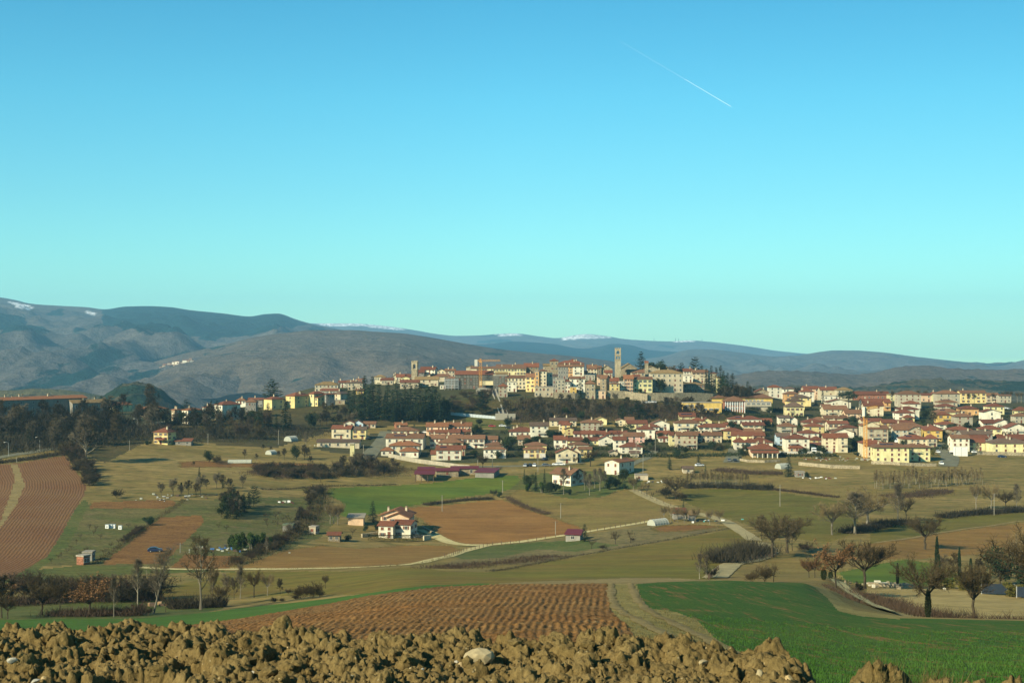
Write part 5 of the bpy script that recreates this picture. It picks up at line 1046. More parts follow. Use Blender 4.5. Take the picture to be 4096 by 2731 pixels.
rows('''
0 330 1042 1110 gd c 2 5 d=790 yr=1008 sh=e chim=2 | long cream house with a dark roof under the wood
112 215 1080 1200 gr c 3 2 d=760 yr=1045 yaw=-14 sh=e chim=0 | upper part of the stepped cream house
150 250 1095 1215 gr y 3 1 d=755 yr=1068 yaw=-14 sh=e chim=0 | middle part of the stepped cream house
185 295 1145 1225 fr y 2 1 d=748 yr=1128 sh=c chim=0 | lowest gable of the stepped cream house
395 668 1068 1185 hn g 3 4 d=757 yr=1028 sh=c chim=1 | grey four window house with a brown hipped roof
575 712 1025 1095 fm l 2 1 d=780 yr=1000 sh=e chim=0 | lemon gable behind the grey four window house
830 945 1040 1110 fn c 2 1 d=785 yr=1020 sh=e chim=0 | cream gable half hidden by the slope cedars
945 1050 1030 1120 gn c 2 3 d=788 yr=996 sh=e chim=0 | cream house with brown roof behind the slope cedars
970 1218 1078 1145 gr l 2 3 d=765 yr=1035 sh=e balc=1 chim=0 | lemon house with a straight bright red roof
1168 1372 1120 1190 hr w 2 3 d=745 yr=1085 sh=e chim=0 | white house with red hip behind the plain white house
1100 1315 1152 1275 hr w 2 2 d=735 yr=1118 sh=e chim=1 | plain white house with a red hipped roof and bare tree
1280 1500 1078 1165 fn w 2 2 d=752 yr=1035 sh=e balc=1 chim=2 | white gabled chalet with a wide balcony
1570 1885 1072 1180 hn c 2 3 d=748 yr=1032 sh=v balc=1 chim=0 | cream house with three shuttered windows and round balcony
1625 1825 988 1040 gr l 2 2 d=775 yr=937 sh=e solar=2 chim=0 | lemon house with dark panels on its red roof
1770 1940 1045 1090 hr l 1 3 d=768 yr=1010 sh=e chim=1 | red hipped roof behind the lemon house
1905 2030 1055 1090 fr l 1 1 d=772 yr=1020 sh=e chim=0 | lemon gable behind the long white house
1865 2200 1122 1195 gr w 2 5 d=740 yr=1080 sh=g balc=1 chim=2 | long white house with green shutters and red roof
300 412 1215 1255 gr w 1 2 d=728 yr=1183 sh=e chim=0 | first small unit of the white row with red roof
400 575 1212 1255 gr w 1 3 d=730 yr=1172 sh=e chim=1 | second unit of the white row with red roof
575 760 1210 1260 gr w 1 3 d=732 yr=1168 sh=e chim=1 | third unit of the white row with red roof
760 965 1206 1262 gr w 2 3 d=734 yr=1166 sh=e chim=1 | fourth unit of the white row with red roof
52 215 1278 1395 gr w 2 2 d=702 yr=1228 sh=b chim=1 | white house with small windows and two cypresses
225 607 1292 1345 gr l 1 5 d=705 yr=1252 sh=e chim=1 | long lemon house with a red roof and loggia
240 485 1345 1420 hn t 1 3 d=692 yr=1312 sh=e chim=0 | brown hipped roof in front of the lemon loggia
370 520 1400 1500 gn y 2 2 d=684 yr=1370 sh=e chim=0 | yellow house behind the large bare tree
610 792 1275 1355 fr w 2 1 d=710 yr=1232 sh=e chim=0 | plain white gable with a small porch roof
78 345 1445 1575 fr c 2 3 d=662 yr=1388 sh=e balc=1 chim=1 garage=1 | large cream gabled house with balcony near the parked cars
250 392 1440 1560 fr c 2 2 d=675 yr=1370 sh=e chim=1 | rear gable of the large cream house
800 952 1282 1445 gr w 3 2 d=695 yr=1240 sh=e chim=1 | slim white three storey house beside the pink house
925 1185 1236 1320 gn p 2 3 d=702 yr=1188 sh=e chim=0 | pink house with a brown roof
875 1160 1370 1455 hr w 2 3 d=682 yr=1320 sh=b chim=1 | white house with red hip in front of the pink house
1342 1505 1208 1280 gr w 2 2 d=722 yr=1168 sh=e chim=1 | white house with pale door left of the yellow end wall
1368 1495 1278 1310 hr w 1 3 d=705 yr=1255 sh=e chim=0 | low red roofed carport in front of the white house
1500 1588 1222 1360 gr l 3 1 d=700 yr=1185 sh=e chim=0 sw=0 | bright lemon end wall of the big tan house
1588 1848 1225 1400 gn t 3 4 d=699 yr=1180 sh=c balc=1 chim=1 | big tan house with long brown balcony
1712 1850 1222 1320 gn g 2 2 d=706 yr=1180 sh=e chim=0 | grey unit under the big brown roof
1850 1945 1220 1310 gn t 2 2 d=708 yr=1180 sh=g chim=1 | tan unit with a green shutter
1948 2155 1225 1315 gn t 2 3 d=707 yr=1180 sh=e chim=1 | wide tan unit at the end of the brown roofed row
''', 2200, 1350, K3)
rows('''
695 862 525 585 fr S 2 1 d=905 yr=488 sh=e chim=1 | rough stone gable behind the school
865 1022 467 592 hr w 3 2 d=900 yr=440 sh=e chim=0 | tall white house with a red hip beside the school
1040 1205 487 570 hd w 2 4 d=910 yr=462 sh=e chim=0 | pale house with a flat grey roof and dark windows
1062 1240 548 680 hn o 3 2 d=865 yr=520 sh=b chim=0 | orange three storey house with a brown hip
1165 1392 600 705 hd y 3 3 d=850 yr=562 sh=e balc=1 chim=1 | large yellow house under a dark hipped roof
1100 1312 642 760 hd y 2 3 d=835 yr=605 sh=e chim=0 | middle yellow house with a dark hipped roof
1082 1302 712 835 hd l 2 4 d=805 yr=652 sh=b chim=0 | lemon house with two dormers in its dark roof
1265 1432 522 650 hr w 3 2 d=880 yr=488 sh=e chim=1 | tall white house with arched windows and red hip
1300 1492 485 565 gr P 2 3 d=925 yr=450 sh=e chim=1 | pinkish house with orange roof on the crest
1510 1722 500 605 gr c 3 4 d=905 yr=458 sh=e chim=1 | cream three storey house with red roof on the crest
1722 1912 502 625 hm c 3 4 d=912 yr=468 sh=e chim=0 | cream house with a yellowish roof behind the stone pine
1552 1742 580 665 lf w 2 3 d=872 D=8 sh=e chim=0 | white flat roofed block left of the stone pine
1600 1893 655 730 fn w 2 2 d=845 yr=618 sh=e chim=0 | white wide gable under the stone pine
1555 1850 742 830 gn c 2 4 d=815 yr=692 sh=e balc=1 chim=1 | cream house with brown roof and deep loggia
1530 1640 700 780 gn w 2 2 d=828 yr=678 sh=e chim=0 | small white wing beside the deep loggia
1825 2065 795 855 gn P 2 3 d=800 yr=745 sh=e chim=2 | peach house with stepped brown roof behind the crane
370 775 868 935 hr w 1 7 d=775 yr=828 sh=e solar=1 chim=1 | long white house with red hip and roof panel below the school
775 900 893 945 gr o 2 2 d=768 yr=855 sh=b chim=0 | orange house attached to the long white house
312 455 935 1000 gr P 2 2 d=748 yr=908 sh=e chim=1 | peach house behind the yellow roofs
540 810 942 1000 gr c 2 4 d=742 yr=905 sh=g chim=0 | cream house with green window and sloping side yard
300 540 1012 1125 hr y 2 2 d=715 yr=980 sh=e balc=1 chim=0 | yellow house with an outside stair
565 780 1032 1080 gn y 1 3 d=728 yr=982 sh=c chim=2 | low house with white chimneys on a brown roof
400 662 1072 1210 gr l 2 2 d=704 yr=1020 sh=c chim=0 yaw=-10 | lemon house with a wide red roof left of the white villa
665 812 1085 1120 gr P 1 2 d=700 yr=1043 sh=e chim=0 | small peach house with red roof behind the white villa
438 575 1155 1255 hr w 2 2 d=688 yr=1095 sh=e chim=1 | white villa half with a dark window and red hip
568 912 1158 1250 hr w 2 3 d=685 yr=1100 sh=e chim=1 | wide white villa with a red hip
990 1128 850 945 sd w 3 1 d=765 yr=828 D=7 sh=e chim=0 | blank white house with a lean-to roof
1128 1222 870 950 fn w 2 1 d=770 yr=838 sh=e chim=0 | white gable beside the blank white house
995 1212 958 1040 hn g 2 2 d=745 yr=915 sh=g chim=1 balc=1 | greenish grey house with green shutters
1300 1560 907 970 hr t 2 3 d=760 yr=865 sh=e chim=1 | tan house with red hip behind the yellow villa
1410 1592 882 940 hn o 2 2 d=768 yr=840 sh=b chim=0 | orange house with a brown hip behind the yellow villa
1328 1558 958 1060 hr y 2 2 d=738 yr=918 sh=e chim=1 | yellow villa with a red hip and two dark windows
1560 1850 868 900 gn c 1 3 d=775 yr=828 sh=e chim=1 | broad brown roof under the deep loggia house
1610 1862 922 1040 gr c 2 4 d=750 yr=888 sh=b balc=1 chim=1 | cream house with balcony and stepped red roofs
1765 1975 972 1070 hr t 2 2 d=738 yr=942 sh=e chim=0 | tan house with red hip left of the crane
1670 1932 1032 1100 fn w 2 1 d=718 yr=985 sh=e chim=0 | white gable behind the four storey house
965 1165 1080 1195 gd b 2 2 d=712 yr=1038 sh=e balc=1 chim=0 | light blue house with a grey roof
1075 1372 1112 1275 hr w 3 3 d=690 yr=1062 sh=c balc=2 chim=1 | tall white house with central balcony and red hip
1118 1310 1245 1280 hr P 1 3 d=678 yr=1215 D=4 sh=e chim=0 | low red porch in front of the tall white house
1255 1492 1042 1100 hr w 2 3 d=722 yr=1005 sh=e chim=1 | white house with red hip behind the tall white house
1400 1542 1128 1190 hr y 2 2 d=694 yr=1080 sh=b chim=0 | yellow house with white chimney beside the four storey house
1378 1540 1198 1240 sr y 1 3 d=688 yr=1180 D=5 sh=e chim=0 | red roofed veranda under the yellow house
1548 1728 1097 1280 gr c 4 2 d=686 yr=1040 sh=c chim=0 yaw=-4 | four storey cream house, western half with orange shutters
1728 1852 1092 1285 gr c 4 1 d=688 yr=1038 sh=e balc=2 chim=0 | four storey cream house, shaded half with awning
''', 2800, 1400, K3)
rows('''
60 505 400 470 gr k 1 8 d=935 yr=358 sh=e chim=1 | long brick house with a red roof behind bare plane trees
205 425 432 465 hr g 1 4 d=915 yr=402 sh=e chim=0 | grey house with red hip below the long brick house
170 522 495 585 gr t 2 3 d=880 yr=452 sh=e chim=1 | tan house with a wide red roof and shaded yard
188 430 542 675 gr c 3 2 d=850 yr=497 sh=c chim=1 yaw=-5 | cream three storey house with shuttered windows behind the crane jib
447 523 500 605 gr o 2 1 d=862 yr=470 sh=c balc=1 chim=0 | orange side house with an orange balcony
500 622 402 480 hm l 2 2 d=925 yr=385 sh=e chim=0 | lemon house behind bare plane trees
620 905 398 570 hn g 4 4 d=900 yr=357 sh=c chim=0 | large grey four storey house with a brown hip
905 1032 407 492 gr P 2 2 d=922 yr=385 sh=e chim=0 | peach house behind a tall pollard
1035 1112 398 440 fr l 2 1 d=935 yr=370 sh=e chim=1 | lemon gable on the crest
1110 1392 392 540 hn g 3 3 d=905 yr=348 sh=e chim=1 | large pale grey house with green blinds on the crest
1400 1720 382 510 gn y 3 5 d=915 yr=347 sh=b chim=1 | long yellow farmhouse behind four pollards
1710 1882 412 500 gn t 2 2 d=918 yr=380 sh=b balc=1 chim=0 | tan house with balcony behind pollards
1885 2032 415 505 gn g 2 3 d=912 yr=400 sh=e chim=0 | grey house at the end of the crest row
700 892 517 605 hr w 2 2 d=858 yr=480 sh=e chim=0 | white house with red hip under the large grey house
1130 1360 498 550 hn t 1 3 d=868 yr=462 sh=e solar=2 chim=0 | tan house with dark roof panels
1115 1345 552 600 hr g 2 2 d=852 yr=517 sh=e chim=0 | low grey house with red hip under the roof panels
710 850 556 580 hr w 1 2 d=846 yr=528 sh=e chim=0 | small upper white storey with red hip
630 882 585 710 hr w 3 2 d=838 yr=552 sh=e chim=1 | white three storey house with red hip
595 822 632 725 hr w 2 2 d=818 yr=590 sh=b chim=1 | white house with red hip in front of its twin
678 822 702 735 hr y 1 2 d=802 yr=668 sh=e chim=0 | small yellow annex with its own red hip
1105 1392 622 700 hn l 2 3 d=838 yr=580 sh=e chim=1 solar=1 | lemon house with brown hip and roof hatch
1105 1282 657 760 hr O 2 2 d=815 yr=622 sh=b balc=1 chim=0 | ochre house with red hip beside the dark tree
1400 1628 582 662 hr o 1 3 d=835 yr=545 sh=e chim=1 | orange house with three white framed windows
1335 1552 678 808 hn g 3 2 d=800 yr=635 sh=c chim=1 | dull grey brown house with a brown hip
1685 1902 620 728 fr w 2 1 d=812 yr=588 sh=e chim=0 | stark white gable with one dark window
1740 1948 552 650 hr l 2 3 d=850 yr=512 sh=e chim=1 | lemon house with red hip above the car park
2092 2250 602 660 hr l 2 2 d=832 yr=555 sh=e chim=0 | lemon house cut by the picture edge, upper one
2075 2250 672 760 hn g 2 3 d=805 yr=638 sh=e chim=0 | grey stone house cut by the picture edge
165 425 735 800 gr c 2 3 d=795 yr=698 sh=e solar=1 chim=0 | cream house with a red roof behind the orange mast
415 562 752 815 gr y 2 2 d=788 yr=710 sh=b chim=0 | yellow house with two red shutters
560 812 758 800 gr c 1 3 d=785 yr=722 sh=e chim=1 | low cream house with a red roof
560 945 802 890 hn c 2 4 d=765 yr=755 sh=e chim=1 | wide cream house with a broad brown hip
165 385 790 990 fn c 3 1 d=748 yr=740 sh=e chim=1 | pale gabled flank behind the tan balcony house
240 492 830 995 gn t 3 3 d=735 yr=785 sh=b balc=1 chim=0 | tan three storey house with red balconies
565 745 842 985 gn t 3 2 d=728 yr=800 sh=v balc=1 chim=0 | tan house with pale balconies
745 902 848 975 fn t 3 1 d=731 yr=805 sh=c chim=0 | tan gabled half beside the pale balconies
1120 1372 777 838 hr w 2 3 d=782 yr=740 sh=g chim=0 | white house with green windows and red hip
950 1165 850 985 hr O 3 2 d=738 yr=795 yaw=-12 side=115 sh=b balc=1 chim=1 | bright ochre house with a shaded flank
1275 1542 842 910 hr s 2 5 d=755 yr=802 sh=e chim=0 | stone house with a red hip
1420 1800 895 1010 gd d 2 5 d=735 yr=848 sh=e chim=2 | long dark house with a dark grey roof
1650 1915 835 970 hr l 3 3 d=742 yr=790 yaw=-6 sh=b balc=1 chim=0 | lemon three storey house with balcony and red roof
1675 1855 758 808 gr w 2 2 d=775 yr=712 yaw=14 sh=e chim=0 | white house with slanted red roof
1810 2062 762 810 fr w 2 2 d=770 yr=715 sh=e chim=1 | white gable behind the slanted red roof
1980 2250 822 895 fr w 2 3 d=750 yr=765 sh=e balc=1 chim=0 | broad white gable cut by the picture edge
678 985 958 1050 hr c 2 4 d=708 yr=908 sh=e solar=1 chim=1 | cream house with red hip behind the big yellow house
985 1105 952 1060 hr c 2 2 d=712 yr=902 sh=e balc=1 chim=0 | shaded cream wing with balconies behind the big yellow house
165 440 1010 1180 hr c 2 2 d=690 yr=965 sh=e chim=1 | cream villa with stone base beside the crane mast
205 420 1045 1185 hr c 2 2 d=683 yr=995 sh=c chim=0 | front half of the cream villa with orange blinds
1290 1512 947 1115 gn w 3 3 d=700 yr=905 sh=c chim=0 | white house with red umbrella on its terrace
1512 1745 950 1080 gr d 2 2 d=708 yr=908 sh=e chim=0 | shaded house under a red roof in the middle row
1475 1705 1000 1105 gr l 2 2 d=695 yr=950 sh=b chim=0 yaw=-8 | lemon house with red roof behind a bare tree
1890 2250 965 1020 gr k 1 4 d=718 yr=898 sh=e chim=3 | wide red roof with white chimneys near the edge
1795 2250 1012 1138 hd l 2 4 d=692 yr=955 sh=c chim=2 | long lemon house with a dark hipped roof and dormer
''', 3396, 1450, K3)
# the big yellow house
t, Wd, D, H, top = house(3396 + 325 * K3, 3396 + 750 * K3, 1450 + 1062 * K3, 1450 + 1247 * K3, 'hn', 'l', 3, 5, 'big lemon yellow house with brown roof and corner loggia at the field edge', yaw=-3, yr=1450 + 1012 * K3, sh='c', solar=2, chim=2, D=11, ov=0.9, sub=1)
house(3396 + 752 * K3, 3396 + 1018 * K3, 1450 + 1062 * K3, 1450 + 1235 * K3, 'hn', 'l', 3, 3, 'lower shaded wing of the big lemon yellow house with an arched porch', yr=1450 + 1012 * K3, sh='c', chim=2, D=11, d=None, balc=2, ov=0.9, sub=1)
# the villa with the red porch
t, Wd, D, H, top = house(2800 + 650 * K3, 2800 + 960 * K3, 1400 + 1243 * K3, 1400 + 1345 * K3, 'hr', 'P', 2, 6, 'villa with two red roofs, pillared porch and peach balcony', yr=1400 + 1180 * K3, sh='e', chim=3, ov=0.9)
rb = MB(); roof_geo(rb, 's', Wd + 1.2, 2.6, 2.55, 0.8, 0.3, 0, -2.7); rb.build('porch_roof', [ROOF['r'], MM['wood']], t)
for i in range(6):
    mb = MB(); xx = -Wd / 2 + Wd * i / 5; mb.box(xx - 0.22, xx + 0.22, -2.6, -2.2, -2, 2.5); mb.build('pillar', WALL['w'], t)
# the pale house among evergreens on the knoll, and its neighbour
house(2120 + 90, 2282, 1893, 1940, 'gn', 'w', 2, 3, 'white house with a wide brown roof among dark evergreens on the knoll', yaw=-38, side=75, yr=1872, D=10, sh='b', chim=1, ov=1.0, sub=1)
house(2420, 2475, 1848, 1898, 'fo', 'w', 2, 2, 'white house with orange roof standing alone above the knoll', yaw=-35, side=68, yr=1838, sh='c', chim=1)
# isolated yellow house on the western meadow
t, Wd, D, H, top = house(1405 * 0.4356, 1545 * 0.4356, 1100 + 1443 * 0.4356, 1100 + 1552 * 0.4356, 'hr', 'y', 3, 3, 'lone yellow three storey house with red hip on the western meadow', yaw=-20, side=48 * 0.4356, yr=1100 + 1405 * 0.4356, sh='b', balc=2, chim=1, sub=1)
rb = MB(); roof_geo(rb, 's', 5, 2.4, 2.4, 0.6, 0.3, 0.6, -2.5); rb.build('porch_roof', [ROOF['r'], MM['wood']], t)
house(1605 * 0.4356, 1755 * 0.4356, 1100 + 1535 * 0.4356, 1100 + 1562 * 0.4356, 'sr', 'd', 1, 2, 'low open shed with red roof beside the lone yellow house', D=4, chim=0, sh='e', name='shed', cat='shed', door=0)
# farmhouse: white front house and peach gabled house behind
KM = 900 / 2352
house(900 + 1755 * KM, 900 + 1940 * KM, 1750 + 905 * KM, 1750 + 1047 * KM, 'gr', 'w', 2, 2, 'white farmhouse with brown shutters behind the clipped hedge', yaw=-14, side=40 * KM, yr=1750 + 868 * KM, D=7.5, sh='b', chim=0, sub=1)
house(900 + 1603 * KM, 900 + 1757 * KM, 1750 + 918 * KM, 1750 + 1047 * KM, 'gr', 'w', 2, 2, 'lower half of the white farmhouse with a door', yaw=-12, yr=1750 + 882 * KM, D=7, sh='b', chim=0, sw=0, sub=1)
house(900 + 1625 * KM, 900 + 1925 * KM, 1750 + 808 * KM, 1750 + 960 * KM, 'fo', 'P', 2, 3, 'peach house with broad gable behind the white farmhouse', yaw=-8, yr=1750 + 752 * KM, D=9, free=1, d=inv(1560, 2150) + 16, sh='b', chim=2, ov=0.8, sub=1)
house(900 + 1690 * KM, 900 + 1925 * KM, 1750 + 835 * KM, 1750 + 960 * KM, 'fo', 'P', 2, 2, 'lower front gable of the peach house', yaw=-8, yr=1750 + 790 * KM, D=6, free=1, d=inv(1560, 2150) + 10, sh='b', chim=0, sub=1)
# ---------------------------------------------------------------- bell towers
def arch_panel(w, h, holes, th, name):
    """flat wall with arched openings, extruded: holes = (centre x, sill z, width, spring z)"""
    cu = bpy.data.curves.new(name, 'CURVE'); cu.dimensions = '2D'; cu.fill_mode = 'BOTH'; cu.extrude = th / 2
    def spl(pts):
        s = cu.splines.new('POLY'); s.points.add(len(pts) - 1); s.use_cyclic_u = True
        for q, (x, z) in zip(s.points, pts): q.co = (x, z, 0, 1)
    spl([(-w / 2, 0), (w / 2, 0), (w / 2, h), (-w / 2, h)])
    for cx, z0, ww, zs in holes: spl([(cx - ww / 2, z0), (cx + ww / 2, z0)] + [(cx + ww / 2 * math.cos(math.pi * k / 8), zs + ww / 2 * math.sin(math.pi * k / 8)) for k in range(9)])
    o = bpy.data.objects.new('tmp', cu); m = bpy.data.meshes.new_from_object(o); bpy.data.objects.remove(o); bpy.data.curves.remove(cu)
    m.transform(Matrix.Rotation(math.pi / 2, 4, 'X')); m.name = name; return m
def tower(px0, px1, ytop, ybase, d, levels, label, belfry, crenel, wall, yaw):
    s = d / F; w = (px1 - px0) * s / (math.cos(rad(yaw)) + abs(math.sin(rad(yaw))) * 0.0); x = ((px0 + px1) / 2 - CX) / F * d; zt = CAMZ + (CY - ytop) * s; zb = CAMZ + (CY - ybase) * s
    t = thing('bell_tower', label, 'bell tower', (x, d, zb), rad(yaw)); H = zt - zb; hb = belfry * s; H1 = H - hb
    mb = MB(); mb.box(-w / 2, w / 2, 0, w, -8, H1); mb.box(-w / 2 - 0.2, w / 2 + 0.2, -0.2, w + 0.2, H1, H1 + 0.35); mb.build('shaft', WALL[wall], t)
    z = H1 + 0.35
    for (fr, holes) in levels:
        hl = (H - H1 - 0.35) * fr
        m = arch_panel(w, hl, [(a * w, b * hl, c * w, e * hl) for a, b, c, e in holes], 0.7, 'belfry_wall'); m.materials.append(WALL[wall])
        for k, (ox, oy, rz) in enumerate([(0, 0.35, 0), (0, w - 0.35, 0)]): link('belfry_wall', m, t, (ox, oy, z), rz)
        m2 = arch_panel(w - 1.4, hl, [(a * w, b * hl, c * w * 0.9, e * hl) for a, b, c, e in holes], 0.7, 'belfry_wall'); m2.materials.append(WALL[wall])
        for sg in (-1, 1): link('belfry_wall', m2, t, (sg * (w / 2 - 0.352), w / 2, z), math.pi / 2)
        mb = MB(); mb.box(-w / 2 - 0.15, w / 2 + 0.15, -0.15, w + 0.15, z + hl, z + hl + 0.3); mb.build('cornice', WALL[wall], t); z += hl + 0.3
    if crenel:
        for i in range(crenel):
            for j in range(crenel):
                if 0 < i < crenel - 1 and 0 < j < crenel - 1: continue
                mb = MB(); cw = w / (2 * crenel - 1); mb.box(-w / 2 + 2 * i * cw, -w / 2 + 2 * i * cw + cw, 2 * j * cw, 2 * j * cw + cw, z, z + 0.9); mb.build('merlon', WALL[wall], t)
    mb = MB(); n = 10; pr = [(0.15, 0), (0.55, 0), (0.5, 0.15), (0.36, 0.5), (0.3, 0.85), (0.14, 1.0), (0.02, 1.05)]
    vs = [(r * math.cos(2 * math.pi * k / n), r * math.sin(2 * math.pi * k / n), q) for r, q in pr for k in range(n)]
    fs = [(a * n + k, a * n + (k + 1) % n, (a + 1) * n + (k + 1) % n, (a + 1) * n + k) for a in range(len(pr) - 1) for k in range(n)]
    mb.add(vs, fs); mb.tube((-w / 2 + 0.5, 0, 1.2), (w / 2 - 0.5, 0, 1.2), 0.09); mb.build('bell', MM['iron'], t, (0, w / 2, z - (H - H1) * levels[-1][0] * 0.72))
    return t
tower(2460, 2483.5, 1395, 1506, 1050, [(0.40, [(-0.2, 0.12, 0.25, 0.62), (0.2, 0.12, 0.25, 0.62)]), (0.52, [(0, 0.15, 0.5, 0.5)])], 'tall stone campanile with open arches and crenellated top', 45, 4, 'S', -2)
tower(1645.5, 1669, 1444, 1502, 1058, [(0.86, [(0, 0.12, 0.42, 0.60)])], 'small bell tower with one open arch and a hanging bell', 36, 3, 'S', -6)
# tall brick chimney by the church hall
def chim(px, y0, y1, d, w, label):
    s = d / F; mb = MB(); h = (y1 - y0) * s; mb.box(-w / 2, w / 2, -w / 2, w / 2, -4, h); mb.box(-w / 2 - 0.2, w / 2 + 0.2, -w / 2 - 0.2, w / 2 + 0.2, h, h + 1.6, 1)
    o = mb.build('tall_chimney', [WALL['S'], WALL['k']], None, ((px - CX) / F * d, d, CAMZ + (CY - y1) * s)); tag(o, label, 'chimney')
chim(2586, 1452, 1475, 1044, 2.4, 'tall square chimney with a red brick cap beside the church nave')
# ---------------------------------------------------------------- school
def long_block(x0, x1, ye, yb, label, D, rc, bands, wall, kind='h', yr=None, sink=4, cat='school', side=None):
    pc = (x0 + x1) / 2; d = inv(pc, yb); s = d / F; Wd = (x1 - x0) * s; H = (yb - ye) * s
    t = thing('school_building', label, cat, ((pc - CX) / F * d, d, CAMZ + (CY - yb) * s), 0)
    mb = MB(); mb.box(-Wd / 2, Wd / 2, 0, D, -sink, H); mb.build('wall', WALL[wall], t)
    rb = MB(); top = roof_geo(rb, kind, Wd, D, H, ((ye - yr) * s if yr else 0), 0.9 if kind == 'h' else 0.0); rb.build('roof', [ROOF[rc], MM['wood']], t)
    for (za, zb, n, a, b, panel) in bands:                # window bands: from a to b of the width
        for i in range(n):
            xa = -Wd / 2 + Wd * (a + (b - a) * i / n); xb = -Wd / 2 + Wd * (a + (b - a) * (i + 1) / n) ; g = (xb - xa) * 0.16
            m = MB(); m.box(xa + g, xb - g, -0.03, 0, za * H, zb * H, 0)
            k = 4
            for q in range(k + 1): xx = xa + g + (xb - xa - 2 * g) * q / k; m.box(xx - 0.05, xx + 0.05, -0.09, -0.0, za * H, zb * H, 1)
            m.box(xa + g - 0.1, xb - g + 0.1, -0.12, 0, zb * H, zb * H + 0.12, 1); m.build('window', [MM['pane'], MM['white']], t)
            if panel: m = MB(); m.box(xa + g, xb - g, -0.07, 0, za * H - 1.2, za * H - 0.15); m.build('panel', WALL[panel], t)
    return t, Wd, D, H
K3 = 700 / 2195
def z5(x): return 2800 + x * K3
def y5(y): return 1400 + y * K3
long_block(z5(140), z5(910), y5(600), y5(700), 'long upper school wing with brown hipped roof and ochre end walls', 13, 'n', [(0.30, 0.75, 7, 0.42, 0.86, 'O')], 'O', yr=y5(553))
t, Wd, D, H = long_block(z5(318), z5(560), y5(642), y5(768), 'square school block with brick bands and white pillars', 12, 'n', [(0.6, 0.88, 4, 0.03, 0.97, 'k'), (0.18, 0.44, 4, 0.03, 0.97, 'k')], 'k', yr=y5(590))
for i in range(9):
    mb = MB(); xx = -Wd / 2 + Wd * i / 8; mb.box(xx - 0.18, xx + 0.18, -0.5, -0.13, -2, H); mb.build('pillar', MM['white'], t)
long_block(z5(-215), z5(272), y5(662), y5(782), 'low flat roofed school wing with ochre panels and zigzag concrete', 12, 'f', [(0.52, 0.82, 4, 0.05, 0.55, None), (0.18, 0.42, 6, 0.05, 0.95, 'O')], 'O', 'l')
t, Wd, D, H = long_block(z5(562), z5(895), y5(655), y5(752), 'grey concrete school wing over a dark undercroft', 9, 'f', [(0.68, 0.95, 5, 0.05, 0.98, None)], 'g', 'l')
mb = MB(); mb.box(-Wd / 2 + 1, Wd * 0.1, -0.06, 0, 0, H * 0.36); mb.build('undercroft_shade_panel', MM['iron'], t)  # flat dark panel on the wall stands in for the undercroft's shade
mb = MB(); mb.box(-Wd / 2, Wd / 2, -0.5, 0, H * 0.42, H * 0.56); mb.build('parapet', MM['conc'], t)
# ---------------------------------------------------------------- scaffolding in front of the building works
def scaffold(x0, x1, yt, yb, d, label, nlev, step=2.2):
    s = d / F; Wd = (x1 - x0) * s; H = (yb - yt) * s; t = thing('scaffolding', label, 'scaffolding', (((x0 + x1) / 2 - CX) / F * d, d, CAMZ + (CY - yb) * s))
    m = MB(); m.tube((0, 0, -4), (0, 0, H), 0.14, n=4); P = m.data('pole', [MM['steel']])
    n = int(Wd / step)
    for i in range(n + 1):
        for y in (0, 1.2): link('pole', P, t, (-Wd / 2 + Wd * i / n, y, 0))
    m = MB(); m.box(-Wd / 2, Wd / 2, 0, 1.2, -0.06, 0.06); m.box(-Wd / 2, Wd / 2, -0.06, 0.06, 0.95, 1.15); m.box(-Wd / 2, Wd / 2, -0.06, 0.06, 0.07, 0.4); DK = m.data('deck', [MM['steel']])
    for k in range(nlev): link('deck', DK, t, (0, 0, H * (k + 0.3) / nlev))
    return t, Wd, H
ds_ = inv2(1900, 1553)[0]
t, Wd, H = scaffold(1600 + 735 * K3, 1600 + 1165 * K3, 1350 + 455 * K3, 1350 + 665 * K3, ds_ - 4, 'tall grey scaffolding across the main building works', 6)
m = MB(); m.box(-1.6, 1.6, 0, 0.05, 0, 9.5); mm_ = m.data('stair', [MM['steel']]); o = link('stair', mm_, t, (Wd * 0.02, -0.3, 0.5)); o.rotation_euler = (0, rad(38), 0); o.scale = (0.25, 1, 1)
scaffold(1600 + 560 * K3, 1600 + 732 * K3, 1350 + 512 * K3, 1350 + 640 * K3, ds_ - 6, 'lower scaffolding on the left wing of the building works', 4)
scaffold(1600 + 1170 * K3, 1600 + 1340 * K3, 1350 + 475 * K3, 1350 + 650 * K3, ds_ - 5, 'scaffolding around the unfinished grey extension', 5)
m = MB(); m.box(-6.5, 6.5, 0, 0.1, 0, 2.8); p = wpt(1955, ds_ - 8); o = m.build('site_banner', simple('site_banner', (0.62, 0.52, 0.3), 0.8), None, (p.x, p.y, CAMZ + (CY - 1540) / F * p.y)); tag(o, 'pale site banner fixed along the scaffolding beside the crane mast', 'banner')
